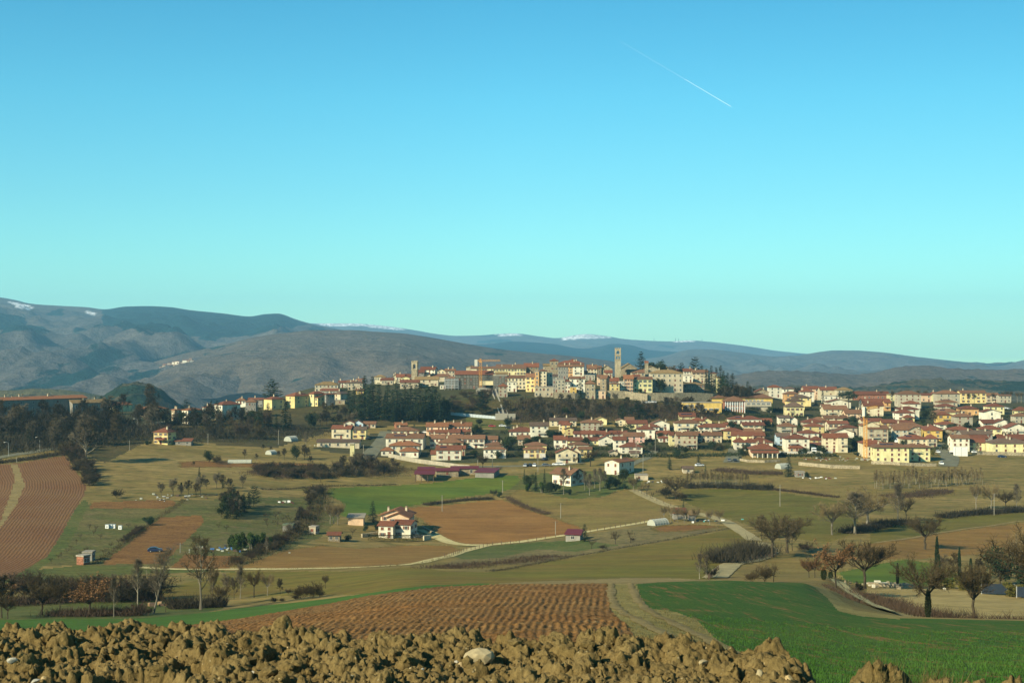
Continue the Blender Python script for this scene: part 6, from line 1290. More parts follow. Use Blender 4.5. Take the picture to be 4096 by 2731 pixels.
# ---------------------------------------------------------------- tower cranes
def lattice(mb, a, b, w, n, r=0.07, mi=0):
    a = Vector(a); b = Vector(b); d = (b - a).normalized(); t = Vector((0, 1, 0)) if abs(d.y) < 0.9 else Vector((1, 0, 0)); u = d.cross(t).normalized(); v = d.cross(u)
    cs = [(u * sx + v * sy) * (w / 2) for sx, sy in ((-1, -1), (1, -1), (1, 1), (-1, 1))]
    for c in cs: mb.tube(a + c, b + c, r, n=4, mi=mi)
    for i in range(n):
        p = a + (b - a) * (i / n); q = a + (b - a) * ((i + 1) / n)
        for k in range(4): mb.tube(p + cs[k], q + cs[(k + 1) % 4], r * 0.7, n=3, mi=mi); mb.tube(p + cs[k], p + cs[(k + 1) % 4], r * 0.7, n=3, mi=mi)
def crane(px, ytop, ybase, d, jl, jr, label, yj, ballast_left=True, jyaw=0.0, w=1.5):
    s = d / F; H = (ybase - yj) * s; t = thing('tower_crane', label, 'crane', ((px - CX) / F * d, d, CAMZ + (CY - ybase) * s))
    mb = MB(); lattice(mb, (0, 0, -3), (0, 0, H), w, int(H / 1.5), 0.09); mb.build('mast', MM['crane'], t)
    up = (yj - ytop) * s; mb = MB(); lattice(mb, (0, 0, H + 0.6), (0, 0, H + up), 1.0, 4, 0.08); mb.box(-0.9, 0.9, -0.9, 0.9, H, H + 0.6); mb.build('tower_head', MM['crane'], t)
    L = jr * s; mb = MB(); lattice(mb, (0.9, 0, H + 1), (L, 0, H + 1.2), 1.1, max(6, int(L / 1.6)), 0.08); j = mb.build('jib', MM['crane'], t, None, jyaw)
    L2 = jl * s; mb = MB(); lattice(mb, (-0.9, 0, H + 1), (-L2, 0, H + 1), 1.1, max(3, int(L2 / 1.6)), 0.08); mb.build('counter_jib', MM['crane'], t, None, jyaw)
    mb = MB(); mb.box(-L2 - 0.8, -L2 + 1.2, -0.7, 0.7, H - 2.8, H + 1.8); mb.build('counterweight', MM['pale'], t, None, jyaw)
    mb = MB(); mb.tube((0, 0, H + up), (L * 0.7, 0, H + 1.6), 0.04, n=3); mb.tube((0, 0, H + up), (-L2, 0, H + 1.5), 0.04, n=3); mb.build('tie_bars', MM['iron'], t, None, jyaw)
    mb = MB(); mb.box(-2, 2, -2, 2, -0.5, 0.6); mb.build('base', MM['conc'], t)
crane(1600 + 1010 * K3, 1350 + 262 * K3, 1350 + 640 * K3, ds_ - 9, 60 * K3, 250 * K3, 'orange tower crane standing before the scaffolding', 1350 + 308 * K3, w=1.8)
dcr = inv(3396 + 205 * K3, 1450 + 1215 * K3)
crane(3396 + 205 * K3, 1450 + 572 * K3, 1450 + 1215 * K3, dcr, 45 * K3, 430 * K3, 'slender orange tower crane beside the big lemon yellow house', 1450 + 600 * K3, jyaw=rad(55), w=1.5)
# ---------------------------------------------------------------- escalator ramp on the scarp
ta = thing('escalator_ramp', 'concrete escalator ramp climbing the scarp to the old town', 'escalator', wpt(2020, inv(2020, 1678)))
base = ta.location.copy(); topp = wpt(1982, inv(1982, 1572)) + Vector((0, 0, 1.2)); topl = topp - base
for nm, off, wd, hh, mt in (('side_wall', -2.6, 0.7, 1.5, 'conc'), ('side_wall', 0.0, 0.9, 1.8, 'conc'), ('side_wall', 2.6, 0.6, 1.3, 'conc'), ('escalator_channel', -1.3, 1.8, 0.8, 'iron'), ('escalator_channel', 1.4, 1.8, 0.6, 'iron')):
    mb = MB(); 
    vs = [(off - wd / 2, 0, -3), (off + wd / 2, 0, -3), (off + wd / 2, 0, hh), (off - wd / 2, 0, hh)]; vs2 = [(x + topl.x, topl.y, z + topl.z) for x, y, z in vs]
    mb.add(vs + vs2, [(0, 1, 2, 3), (7, 6, 5, 4), (3, 2, 6, 7), (1, 5, 6, 2), (0, 3, 7, 4), (0, 4, 5, 1)]); mb.build(nm, MM[mt], ta)
mb = MB(); mb.box(-6, 1.5, -1.0, 3, -2, 3.8); mb.build('lower_station', MM['conc'], ta)
mb = MB(); mb.box(2.2, 6.5, -1.5, 3, -2, 3.6); mb.box(3.4, 4.4, -1.55, -1.45, 0, 2.0, 1); mb.build('lower_station', [MM['conc'], MM['iron']], ta)
mb = MB(); mb.prism([(topl.x - 13, topl.z - 6), (topl.x - 3.4, topl.z - 9), (topl.x - 3.2, topl.z + 1.8), (topl.x - 9, topl.z + 2.6), (topl.x - 13, topl.z + 1)], topl.y - 5, topl.y + 3); mb.build('upper_wall', MM['conc'], ta)
# pale hoarding below the scarp: separate panels
th_ = thing('hoarding', 'pale blue grey hoarding of tall panels under the scarp', 'hoarding', wpt(1900, inv(1900, 1672)))
for i in range(15):
    pa = at(1803 + i * 12.5, 1660 + i * 1.15); pb = at(1803 + (i + 1) * 12.5 - 0.6, 1660 + (i + 1) * 1.15); mid = (pa + pb) / 2; L = (pb - pa).length
    mb = MB(); mb.box(-L / 2, L / 2, -0.05, 0.05, -0.6, 1.9); mb.box(-L / 2, -L / 2 + 0.12, -0.12, -0.05, -0.6, 2.0); o = mb.build('panel', MM['hoard'], th_, mid - th_.location, math.atan2(pb.y - pa.y, pb.x - pa.x))
# ---------------------------------------------------------------- walls
def wall(name, label, pts, h, th, mat, cat='wall', lift=0.0):
    P = [at(*p) for p in pts]; t = None; mb = MB(); o0 = P[0]
    for a, b in zip(P[:-1], P[1:]):
        n = max(1, int((b - a).length / 6))
        for k in range(n):
            p = a.lerp(b, k / n); q = a.lerp(b, (k + 1) / n); d = (q - p); d.z = 0; nr = Vector((-d.y, d.x, 0)).normalized() * th / 2
            zp, zq = float(ground(p.x, p.y)), float(ground(q.x, q.y)); hh = h + hrng.uniform(-0.06, 0.06)
            vs = [(p.x - nr.x, p.y - nr.y, zp - 1.5), (q.x - nr.x, q.y - nr.y, zq - 1.5), (q.x + nr.x, q.y + nr.y, zq - 1.5), (p.x + nr.x, p.y + nr.y, zp - 1.5)]
            vs += [(vs[0][0], vs[0][1], zp + hh), (vs[1][0], vs[1][1], zq + hh), (vs[2][0], vs[2][1], zq + hh), (vs[3][0], vs[3][1], zp + hh)]
            mb.add([(x - o0.x, y - o0.y, z - o0.z) for x, y, z in vs], [(4, 5, 6, 7), (0, 1, 5, 4), (2, 3, 7, 6), (1, 2, 6, 5), (3, 0, 4, 7)])
    o = mb.build(name, mat, None, o0); tag(o, label, cat); return o
wall('retaining_wall', 'long pale retaining wall below the corner villa', [(1555,1828),(1600,1838),(1680,1852),(1760,1862),(1830,1872),(1880,1876)], 2.0, 0.5, WALL['g'])
wall('town_wall', 'rough stone wall along the terrace under the old town', [(2215,1592),(2300,1596),(2350,1592)], 4.0, 1.0, WALL['S'])
wall('town_wall', 'stone town wall between the old tower and the parked cars', [(2430,1592),(2500,1594),(2590,1606)], 5.0, 1.0, WALL['S'])
wall('town_wall', 'long stone retaining wall behind the low school wing', [(2592,1604),(2700,1604),(2850,1606),(2870,1606)], 5.5, 1.0, WALL['S'])
wall('stone_wall', 'broken stone wall in front of the building plot', [(3195,1860),(3260,1866),(3330,1872),(3440,1875)], 1.6, 0.6, WALL['S'])
wall('stone_wall', 'low stone wall in front of the big lemon yellow house', [(3485,1855),(3600,1860),(3745,1864)], 1.5, 0.5, WALL['S'])
wall('stone_wall', 'pale wall below the long lemon house with the dark roof', [(3910,1818),(4000,1820),(4150,1824)], 1.8, 0.5, WALL['S'])
wall('stone_wall', 'pale wall behind the white camper van', [(3060,1812),(3200,1814),(3330,1812)], 1.2, 0.5, MM['pale'])
wall('stone_wall', 'dry stone wall between the cypress meadow and the tan field', [(3470,2340),(3530,2344),(3600,2349),(3660,2350)], 0.7, 0.7, WALL['S'])
wall('garden_wall', 'low pale wall under the villa with the red porch', [(2960,1842),(2990,1848),(3060,1850),(3120,1846)], 1.2, 0.4, WALL['S'])
# ---------------------------------------------------------------- barns, sheds, small buildings (grid of 0.3827)
KM = 900 / 2352
def X3(x): return 1650 + x * KM
def Y3(y): return 1750 + y * KM
kw = dict(name='barn', cat='barn', chim=0, sh='e', door=0)
def sheet(t, nm='roof'): 
    for o in t.children:
        if o.name.startswith(nm): o.data.materials[0] = MM['redm']
t, *_ = house(X3(410), X3(685), Y3(322), Y3(388), 'gr', 's', 1, 2, 'long brown barn with a magenta sheet roof', yaw=4, D=7, yr=Y3(302), **kw); sheet(t)
t, *_ = house(X3(250), X3(480), Y3(345), Y3(412), 'gr', 's', 1, 1, 'lower barn with an arched opening and sheet roof', yaw=6, D=6.5, yr=Y3(322), **kw); sheet(t)
t, *_ = house(X3(655), X3(852), Y3(362), Y3(418), 'sr', 'd', 1, 0, 'separate small barn with sheet roof and pale end', yaw=-12, side=55 * KM, yr=Y3(343), **kw); sheet(t)
t = thing('open_barn', 'open sided barn with a magenta roof on posts', 'barn', at(X3(125), Y3(465)))
rb = MB(); roof_geo(rb, 's', 8.5, 6, 3.6, 1.0, 0.4); rb.build('roof', [MM['redm'], MM['wood']], t)
rb = MB(); roof_geo(rb, 's', 7.5, 4, 5.0, 0.8, 0.3, 0.3, 6.4); rb.build('roof', [MM['redm'], MM['wood']], t)
for x in (-4, -1.4, 1.4, 4):
    for y in (0.2, 5.8): mb = MB(); mb.box(x - 0.14, x + 0.14, y - 0.14, y + 0.14, -1, 3.6 + (0.9 if y > 1 else 0)); mb.build('post', MM['wood'], t)
mb = MB(); mb.box(-4, 4, 5.4, 5.6, -1, 4.2); mb.build('back_wall', WALL['s'], t)
t, *_ = house(X3(1602), X3(1750), Y3(1035), Y3(1080), 'sr', 'd', 1, 1, 'dark timber shed with crimson roof beside the lone spruce', yaw=-15, side=60 * KM, D=4.5, yr=Y3(1008), name='shed', cat='shed', chim=0, sh='e', door=0); sheet(t)
t, *_ = house(900 + 1075 * KM, 900 + 1200 * KM, Y3(1045), Y3(1085), 'gr', 's', 1, 2, 'small timber shed with brown roof below the farmhouse trees', D=4, yr=Y3(1022), name='shed', cat='shed', chim=0, sh='e', door=0)
t, *_ = house(900 + 878 * KM, 900 + 950 * KM, Y3(972), Y3(1004), 'lf', 't', 1, 1, 'pale square hut beside the ditch thicket', yaw=-20, side=25 * KM, name='hut', cat='hut', chim=0, door=0)
t, *_ = house(900 + 602 * KM, 900 + 710 * KM, Y3(955), Y3(985), 'lf', 'd', 1, 0, 'low allotment hut with a mossy sheet roof', D=4, name='hut', cat='hut', chim=0, door=0); sheet(t) or [o.data.materials.__setitem__(0, MM['moss']) for o in t.children if o.name.startswith('roof')]
t, *_ = house(900 + 1285 * KM, 900 + 1445 * KM, Y3(835), Y3(915), 'sf', 'P', 1, 1, 'half open shed with pale sheet roof beside the dark spruce', D=5, yr=Y3(815), name='shed', cat='shed', chim=0, sh='e')
t, *_ = house(304, 336, 2239, 2258, 'lf', 'k', 1, 0, 'tiny brick hut with a pale flat roof on the orchard grass', yaw=-25, side=16, D=None, name='hut', cat='hut', chim=0, door=0)
t, *_ = house(330, 368, 2227, 2243, 'lf', 'd', 1, 0, 'dark shed behind the tiny brick hut', D=3, name='shed', cat='shed', chim=0, door=0)
t, *_ = house(1400, 1417, 1775, 1824, 'lf', 'l', 3, 0, 'slim cream transformer tower at the town entrance', D=3.5, name='transformer_tower', cat='tower', chim=0, door=0)
for i in range(3): mb = MB(); mb.box(-0.9 + i * 0.7, -0.5 + i * 0.7, -0.05, 0.001, 0, 0.5); mb.build('vent', MM['iron'], t, (0, 0, (1824 - 1781) * t.location.y / F))
t, *_ = house(1268, 1437, 1768, 1790, 'gd', 't', 1, 5, 'long low farm shed with a grey roof behind the transformer tower', D=9, yr=1757, name='farm_shed', cat='shed', chim=0, sh='e', door=0)
t, *_ = house(2400 + 318 * 0 + 328 * KM * 0 + 372 * KM, 2400 + 502 * KM, Y3(405), Y3(445), 'lf', 't', 1, 2, 'flat roofed garage behind the dark evergreens', D=6, name='garage', cat='garage', chim=0, door=0)
t, *_ = house(2400 + 870 * KM, 2400 + 975 * KM, Y3(330), Y3(372), 'gd', 't', 1, 1, 'old rusty shed beside the two conifers', D=5, name='shed', cat='shed', chim=0, sh='e', door=0)
t, *_ = house(2400 + 2048 * KM, 2400 + 2140 * KM, Y3(378), Y3(412), 'lf', 'd', 1, 1, 'mossy allotment hut beside the tall fir', D=4, name='hut', cat='hut', chim=0, door=0)
t, *_ = house(2400 + 770 * KM, 2400 + 900 * KM, Y3(800), Y3(850), 'sr', 'd', 1, 0, 'dark open shed with rusty roof among pale trees', D=5, name='shed', cat='shed', chim=0, door=0)
t, *_ = house(2400 + 930 * KM, 2400 + 1000 * KM, Y3(828), Y3(868), 'sm', 'd', 1, 0, 'small shed with ochre sheet roof among pale trees', D=4, name='shed', cat='shed', chim=0, door=0)
t, *_ = house(2200 + 745 * K3, 2200 + 850 * K3, 1350 + 1465 * K3, 1350 + 1490 * K3, 'fd', 't', 1, 0, 'weathered garden shed below the white house with red hip', D=5, name='shed', cat='shed', chim=0, door=0)
t, *_ = house(2200 + 1010 * K3, 2200 + 1115 * K3, 1350 + 1455 * K3, 1350 + 1500 * K3, 'gd', 'g', 1, 0, 'pale garage with a low roof beside the lane', D=5, name='garage', cat='garage', chim=0, door=0)
# polytunnels and the long greenhouse
def tunnel(px, py, L, r, rz, label, name='polytunnel'):
    t = thing(name, label, 'greenhouse', at(px, py), rz); n = 8; mb = MB()
    arc = [(r * math.cos(math.pi * k / n), r * 1.05 * math.sin(math.pi * k / n)) for k in range(n + 1)]
    vs = [(x, -0.0, z) for x, z in arc] + [(x, L, z) for x, z in arc]; mb.add(vs, [(k, k + 1, n + 2 + k, n + 1 + k) for k in range(n)] + [tuple(range(n, -1, -1)), tuple(range(n + 1, 2 * n + 2))]); mb.build('cover', MM['film'], t)
    for i in range(6):
        mb = MB(); y = 0.05 + (L - 0.1) * i / 5
        for k in range(n): mb.tube((arc[k][0] * 1.02, y, arc[k][1] * 1.02), (arc[k + 1][0] * 1.02, y, arc[k + 1][1] * 1.02), 0.05, n=3)
        mb.build('hoop', MM['steel'], t)
tunnel(2400 + 535 * KM, Y3(918), 7, 2.0, rad(-50), 'white polytunnel at the edge of the dug plot')
tunnel(912, 1851, 11, 1.5, rad(-84), 'long low greenhouse on the tan meadow', 'greenhouse')
tunnel(1150, 1765, 6, 2.6, rad(-30), 'small white dome tunnel under the western pines')
tunnel(1073, 1818, 4.5, 2.0, rad(-30), 'little white tunnel beside the red bushes')
tunnel(2400 + 1860 * KM, Y3(325), 6, 2.4, rad(-60), 'pale tunnel below the villa with the red porch')
# clipped box hedge, in two tiers
def leafy_strip(name, label, pts, w, h, leaf, n, sz, cat='hedge', kind=None, world=False, rag=0.3, seed=1):
    r = random.Random(seed); P = [p if world else at(*p) for p in pts]; B = Buf(); o0 = P[0].copy(); Ls = [(b - a).length for a, b in zip(P[:-1], P[1:])]; tot = sum(Ls)
    for i in range(n):
        s = r.random() * tot; k = 0
        while s > Ls[k] and k < len(Ls) - 1: s -= Ls[k]; k += 1
        a, b = P[k], P[k + 1]; d = (b - a).normalized(); nr = Vector((-d.y, d.x, 0)); q = a + d * s
        top = h * (1 - rag * (0.5 + 0.5 * float(fbm(q.x / (h * 1.5), q.y / (h * 1.5), seed, 2))))
        u = r.uniform(-1, 1); u = math.copysign(abs(u) ** 0.5, u); zz = top * (r.random() ** 0.7) if r.random() < 0.6 else top
        x, y = q.x + nr.x * u * w / 2, q.y + nr.y * u * w / 2; z = float(ground(x, y)) + zz * (1 - 0.25 * u * u if rag > 0.1 else 1)
        p = Vector((x, y, z)) - o0; a_ = rvec(r) * sz * r.uniform(0.5, 1.1); b_ = a_.cross(rvec(r)).normalized() * sz * r.uniform(0.3, 0.6); B.quad(p - a_ * 0.5, p + b_ * 0.5, p + a_ * 0.5, p - b_ * 0.5)
    o = link(name, mesh(name, B.v, B.f, [leaf]), None, o0); tag(o, label, cat, None, kind); return o
leafy_strip('clipped_hedge', 'clipped dark hedge along the front of the white farmhouse', [(900 + 1490 * KM, Y3(1085)), (900 + 1700 * KM, Y3(1090)), (900 + 1900 * KM, Y3(1090)), (900 + 2065 * KM, Y3(1080))], 1.6, 2.3, LEAF['oak'], 5000, 0.28, rag=0.04)
wall('garden_wall', 'rubble stone ramp wall beside the white farmhouse', [(900 + 1430 * KM, Y3(1042)), (900 + 1520 * KM, Y3(1030)), (900 + 1600 * KM, Y3(1015))], 1.2, 0.6, WALL['S'])
wall('gate_wall', 'short cream gate wall at the end of the farmhouse hedge', [(900 + 2075 * KM, Y3(1072)), (900 + 2150 * KM, Y3(1060))], 1.5, 0.5, WALL['c'])
wall('garden_wall', 'pale wall curving along the gravel drive', [(1690, 2112), (1712, 2125), (1738, 2138)], 0.9, 0.5, WALL['S'])
# ---------------------------------------------------------------- poles, lamps, fences
mb = MB(); mb.tube((0, 0, -1), (0, 0, 1), 0.017, 0.012, 6); POLE = mb.data('pole', [MM['conc']])
mb = MB(); mb.box(-0.9, 0.9, -0.05, 0.05, 0, 0.1); [mb.tube((x, 0, 0.1), (x, 0, 0.35), 0.05, n=5) for x in (-0.8, 0, 0.8)]; XARM = mb.data('cross_arm', [MM['iron']])
def pole(px, py, ytop, label, group=None, arm=True, mat=None):
    p = at(px, py); h = (py - ytop) * p.y / F; t = thing('utility_pole', label, 'pole', p, hrng.uniform(-0.5, 0.5), group)
    o = link('pole', POLE, t); o.scale = (9, 9, h)
    if arm: link('cross_arm', XARM, t, (0, 0, h - 0.5))
for (px, py, yt, lb) in [(X3(310), Y3(770), Y3(600), 'concrete pole standing in the big brown field'), (X3(1550), Y3(840), Y3(682), 'thin pole at the edge of the stubble field'), (X3(1495), Y3(1025), Y3(872), 'pole beside the gravel road by the crimson shed'), (X3(942), Y3(575), Y3(445), 'pole on the hedge bank above the brown field'), (2400 + 1882 * KM, Y3(718), Y3(490), 'lone white pole in the mid green pasture'), (3196 + 2040 * KM, 1850 + 548 * KM, 1850 + 320 * KM, 'pole at the top of the ochre field'),
  (X3(1312), Y3(355), Y3(108), 'tall pole by the three parked cars'), (X3(682), Y3(312), Y3(232), 'short pole at the car park road near the barns'), (X3(835), Y3(320), Y3(190), 'pole below the white twin villa'), (2400 + 450 * KM, Y3(400), Y3(175), 'pole beside the lane to the lower houses'), (2400 + 378 * KM, Y3(210), Y3(40), 'pole before the white house with the red hip'), (2400 + 578 * KM, Y3(160), Y3(10), 'pole at the upper end of the lane'), (1650 // 1, 2231 - 16, 2180, 'short post at the road fork')][:12] + [(721, 2210, 2170, 'leaning pole beside the dug plot'), (518, 1800, 1760, 'pole on the meadow under the hill road'), (832, 1777, 1733, 'pole beside the lone yellow house meadow'), (1114, 1778, 1720, 'pole under the dark western pines'), (1454, 1830, 1778, 'pole at the foot of the town street'), (67, 1849, 1828, 'short post above the ploughed field')]:
    pole(px, py, yt, lb, None, 'post' not in lb)
mb = MB(); mb.tube((0, 0, -0.5), (0, 0, 8), 0.11, 0.07, 6); LP = mb.data('lamp_post', [MM['steel']])
mb = MB(); mb.tube((0, 0, 8), (-1.3, 0, 8.5), 0.05, 0.05, 5); mb.tube((-1.3, 0, 8.5), (-2.0, 0, 8.4), 0.05, 0.05, 5); LA = mb.data('lamp_arm', [MM['steel']])
mb = MB(); mb.box(-2.7, -1.9, -0.17, 0.17, 8.28, 8.45); LH = mb.data('lamp_head', [MM['white']])
for (px, py, yt) in [(34, 1826, 1768), (159, 1802, 1748), (477, 1737, 1705), (549, 1722, 1674), (632, 1690, 1632)]:
    p = at(px, py); t = thing('street_lamp', {34: 'street lamp beside the valley road, nearest the picture edge', 159: 'street lamp beside the valley road under the dark wood', 477: 'small street lamp where the hill road leaves the wood', 549: 'street lamp midway up the hill road', 632: 'street lamp at the top of the hill road'}[px], 'street lamp', p, 0, 'street lamps along the valley roads', (py - yt) * p.y / F / 8.4)
    link('lamp_post', LP, t); link('lamp_arm', LA, t); link('lamp_head', LH, t)
mb = MB(); mb.box(-0.09, 0.09, -0.09, 0.09, -0.4, 1.2); FP = mb.data('post', [MM['wood']])
def post_fence(label, pts, n, off=2.6, h=1.0, rail=None):
    P = [at(*p) for p in pts]; t = thing('post_fence', label, 'fence', P[0]); Ls = [(b - a).length for a, b in zip(P[:-1], P[1:])]; tot = sum(Ls); prev = None
    for i in range(n):
        s = tot * i / (n - 1); k = 0
        while s > Ls[k] + 1e-6 and k < len(Ls) - 1: s -= Ls[k]; k += 1
        q = P[k].lerp(P[k + 1], min(1, s / Ls[k])); x, y = q.x, q.y - off; q = Vector((x, y, float(ground(x, y)))) - t.location; o = link('post', FP, t, q); o.scale = (1, 1, h)
        if rail and prev is not None:
            for z in rail: mb = MB(); mb.tube(prev + Vector((0, 0, z)), q + Vector((0, 0, z)), 0.05, n=4); mb.build('rail', MM['wood'], t)
        prev = q
post_fence('line of short posts along the lower side of the gravel road', [(1780,2228),(1860,2203),(1960,2179),(2071,2168),(2180,2152),(2300,2134)], 26)
post_fence('line of short posts along the upper gravel road', [(2330,2128),(2420,2115),(2540,2095),(2640,2076)], 16)
post_fence('posts beside the dirt road climbing past pale trees', [(2550,1965),(2600,1988),(2680,2020),(2740,2040)], 8, 3.2)
post_fence('pale timber railing at the bend of the dirt road', [(2985,2240),(3020,2236),(3060,2230),(3095,2222)], 8, 2.8, 1.0, (0.5, 1.0))
post_fence('white picket railing beside the dark bush at the road end', [(2832,2318),(2850,2300),(2872,2280)], 9, 0.5, 1.0, (0.9,))
# ---------------------------------------------------------------- cars
CARM = {k: simple('car_paint_' + k, c, 0.3, 0.05, 1.0, 0.5) for k, c in {'white': (0.7, 0.7, 0.68), 'black': (0.015, 0.016, 0.018), 'blue': (0.015, 0.03, 0.08), 'silver': (0.35, 0.36, 0.37), 'red': (0.35, 0.03, 0.025), 'grey': (0.12, 0.125, 0.13)}.items()}
def car_body(c):
    mb = MB(); P = [(-2.1, 0.3), (2.1, 0.3), (2.15, 0.6), (2.0, 0.85), (1.15, 0.95), (-1.95, 0.98), (-2.12, 0.8)]
    mb.prism(P, -0.85, 0.85); mb.prism([(-1.25, 1.38), (-0.1, 1.44), (0.35, 1.38), (0.2, 1.46), (-0.1, 1.5), (-1.2, 1.44)][:1] + [(0.3, 1.38), (0.0, 1.47), (-1.1, 1.46)], -0.68, 0.68); return mb.data('body', [CARM[c]])
mb = MB(); 
vs = [(-1.85, -0.8, 0.98), (1.1, -0.8, 0.95), (1.1, 0.8, 0.95), (-1.85, 0.8, 0.98), (-1.3, -0.66, 1.4), (0.32, -0.66, 1.4), (0.32, 0.66, 1.4), (-1.3, 0.66, 1.4)]
mb.add(vs, [(4, 5, 6, 7), (0, 1, 5, 4), (1, 2, 6, 5), (2, 3, 7, 6), (3, 0, 4, 7)]); CGL = mb.data('windows', [MM['pane']])
mb = MB(); mb.tube((0, -0.1, 0), (0, 0.1, 0), 0.32, 0.32, 12); mb.tube((0, -0.11, 0), (0, 0.11, 0), 0.18, 0.18, 8, 1); CWH = mb.data('wheel', [MM['tyre'], MM['steel']])
CBOD = {k: car_body(k) for k in CARM}
def car(px, py, c, rz, label, group=None, sc=1.0):
    t = thing('parked_car', label, 'car', at(px, py), rad(rz), group, sc); link('body', CBOD[c], t); link('windows', CGL, t)
    for x in (-1.3, 1.3):
        for y in (-0.78, 0.78): link('wheel', CWH, t, (x, y, 0.32))
GC = 'cars parked around the lower town'
for a in [(X3(1180), Y3(302), 'silver', -100, 'silver car, first of three by the tall pole'), (X3(1232), Y3(300), 'black', -80, 'black car between the silver and the white ones'), (X3(1275), Y3(300), 'white', -95, 'white car, closest to the tall pole'), (X3(1380), Y3(238), 'black', -120, 'black car below the yellow twin villa'),
  (X3(1505), Y3(288), 'white', 175, 'white car before the large cream gabled house'), (X3(1550), Y3(288), 'white', 0, 'second white car before the large cream gabled house'), (X3(1400), Y3(298), 'grey', 10, 'grey car at the end of the car park road'),
  (2400 + 1350 * KM, Y3(245), 'grey', -95, 'grey car on the street by the red porch villa'), (2400 + 1412 * KM, Y3(250), 'black', -90, 'black car on the street by the red porch villa'), (2400 + 1040 * KM, Y3(298), 'white', 20, 'white car on the rough ground by the conifer'), (3396 + 1158 * K3, 1450 + 1275 * K3, 'white', -95, 'white car on the street beside the big lemon house'),
  (3396 + 1112 * K3, 1450 + 1130 * K3, 'white', -90, 'white car tucked behind the big lemon house'), (3396 + 1300 * K3, 1450 + 1140 * K3, 'black', -30, 'black car near the white canvas stall'), (3396 + 1590 * K3, 1450 + 1132 * K3, 'white', 5, 'white car before the lemon house with the bare tree'), (3396 + 1920 * K3, 1450 + 1190 * K3, 'blue', 5, 'blue car alone on the rough field'),
  (3396 + 1970 * K3, 1450 + 580 * K3, 'white', 0, 'white car in the upper car park'), (3396 + 2025 * K3, 1450 + 595 * K3, 'silver', 5, 'silver car in the upper car park'), (3396 + 1710 * K3, 1450 + 582 * K3, 'grey', 0, 'grey car at the end of the upper car park'), (900 + 2015 * KM, Y3(1045), 'grey', 20, 'grey car beside the white farmhouse'), (620, 2206, 'blue', 15, 'blue car parked at the corner of the dug plot'),
  (X3(-100) + 90, Y3(10) - 22, 'white', 0, 'white car in the upper terrace yard'), (2010, 1706, 'white', 8, 'white car in the park above the terraces'), (1968, 1707, 'red', 5, 'red car in the park above the terraces'), (2035, 1714, 'black', 0, 'black car beside the grass slope'),
  (2571, 1612, 'white', 90, 'first pale car under the town wall'), (2583, 1612, 'silver', 90, 'second pale car under the town wall'), (2595, 1612, 'white', 90, 'third pale car under the town wall'), (2608, 1611, 'white', 90, 'fourth pale car under the town wall'), (2620, 1611, 'silver', 90, 'fifth pale car under the town wall'),
  (64, 1662, 'white', 0, 'white car at the far end of the dark wood'), (115, 1664, 'white', 0, 'white car in front of the long apartment block'), (135, 1664, 'white', 0, 'second white car in front of the long apartment block'), (188, 1662, 'white', 5, 'white car beside the pale van'), (245, 1666, 'white', 0, 'white car at the end of the long apartment block'), (1472, 1757, 'black', 75, 'black car on the town street')]:
    car(*a, GC)
# van, camper and pale stall
def van(px, py, rz, label, L=5.4, H=2.7):
    t = thing('white_van', label, 'van', at(px, py), rad(rz)); mb = MB(); mb.prism([(-L / 2, 0.35), (L / 2, 0.35), (L / 2, 1.1), (L / 2 - 0.7, H * 0.62), (L / 2 - 1.2, H), (-L / 2, H)], -1.05, 1.05); mb.build('body', CARM['white'], t)
    mb = MB(); mb.box(L / 2 - 1.15, L / 2 - 0.62, -1.07, 1.07, H * 0.58, H * 0.88); mb.build('windows', MM['pane'], t)
    for x in (-1.6, 1.6):
        for y in (-0.98, 0.98): link('wheel', CWH, t, (x, y, 0.32))
van(2800 + 1430 * K3, 1400 + 1288 * K3, -95, 'white camper van parked beside the veranda house'); van(3396 + 635 * K3, 1450 + 1005 * K3, 178, 'long white van behind the big lemon yellow house'); van(203, 1662, 0, 'pale van in front of the long apartment block')
t = thing('canvas_stall', 'square white canvas stall at the street corner', 'stall', at(3396 + 1410 * K3, 1450 + 1172 * K3)); mb = MB(); mb.box(-3.3, 3.3, 0, 3, -0.5, 4.6); mb.build('canvas', MM['canvas'], t)
for x in (-3.3, 0, 3.3): mb = MB(); mb.box(x - 0.06, x + 0.06, -0.08, -0.003, 0, 4.6); mb.build('seam_pole', MM['steel'], t)
mb = MB(); mb.box(-0.04, 0.04, -0.04, 0.04, 0, 2.4); t = thing('parasol', 'open red parasol on the white house terrace', 'parasol', (at(3396 + 1418 * K3, 1450 + 1085 * K3) + Vector((0, -3.5, 3)))); mb.build('pole', MM['white'], t)
mb = MB(); n = 8; mb.add([(1.6 * math.cos(6.283 * k / n), 1.6 * math.sin(6.283 * k / n), 2.0) for k in range(n)] + [(0, 0, 2.7)], [(k, (k + 1) % n, n) for k in range(n)]); mb.build('shade', MM['redp'], t)
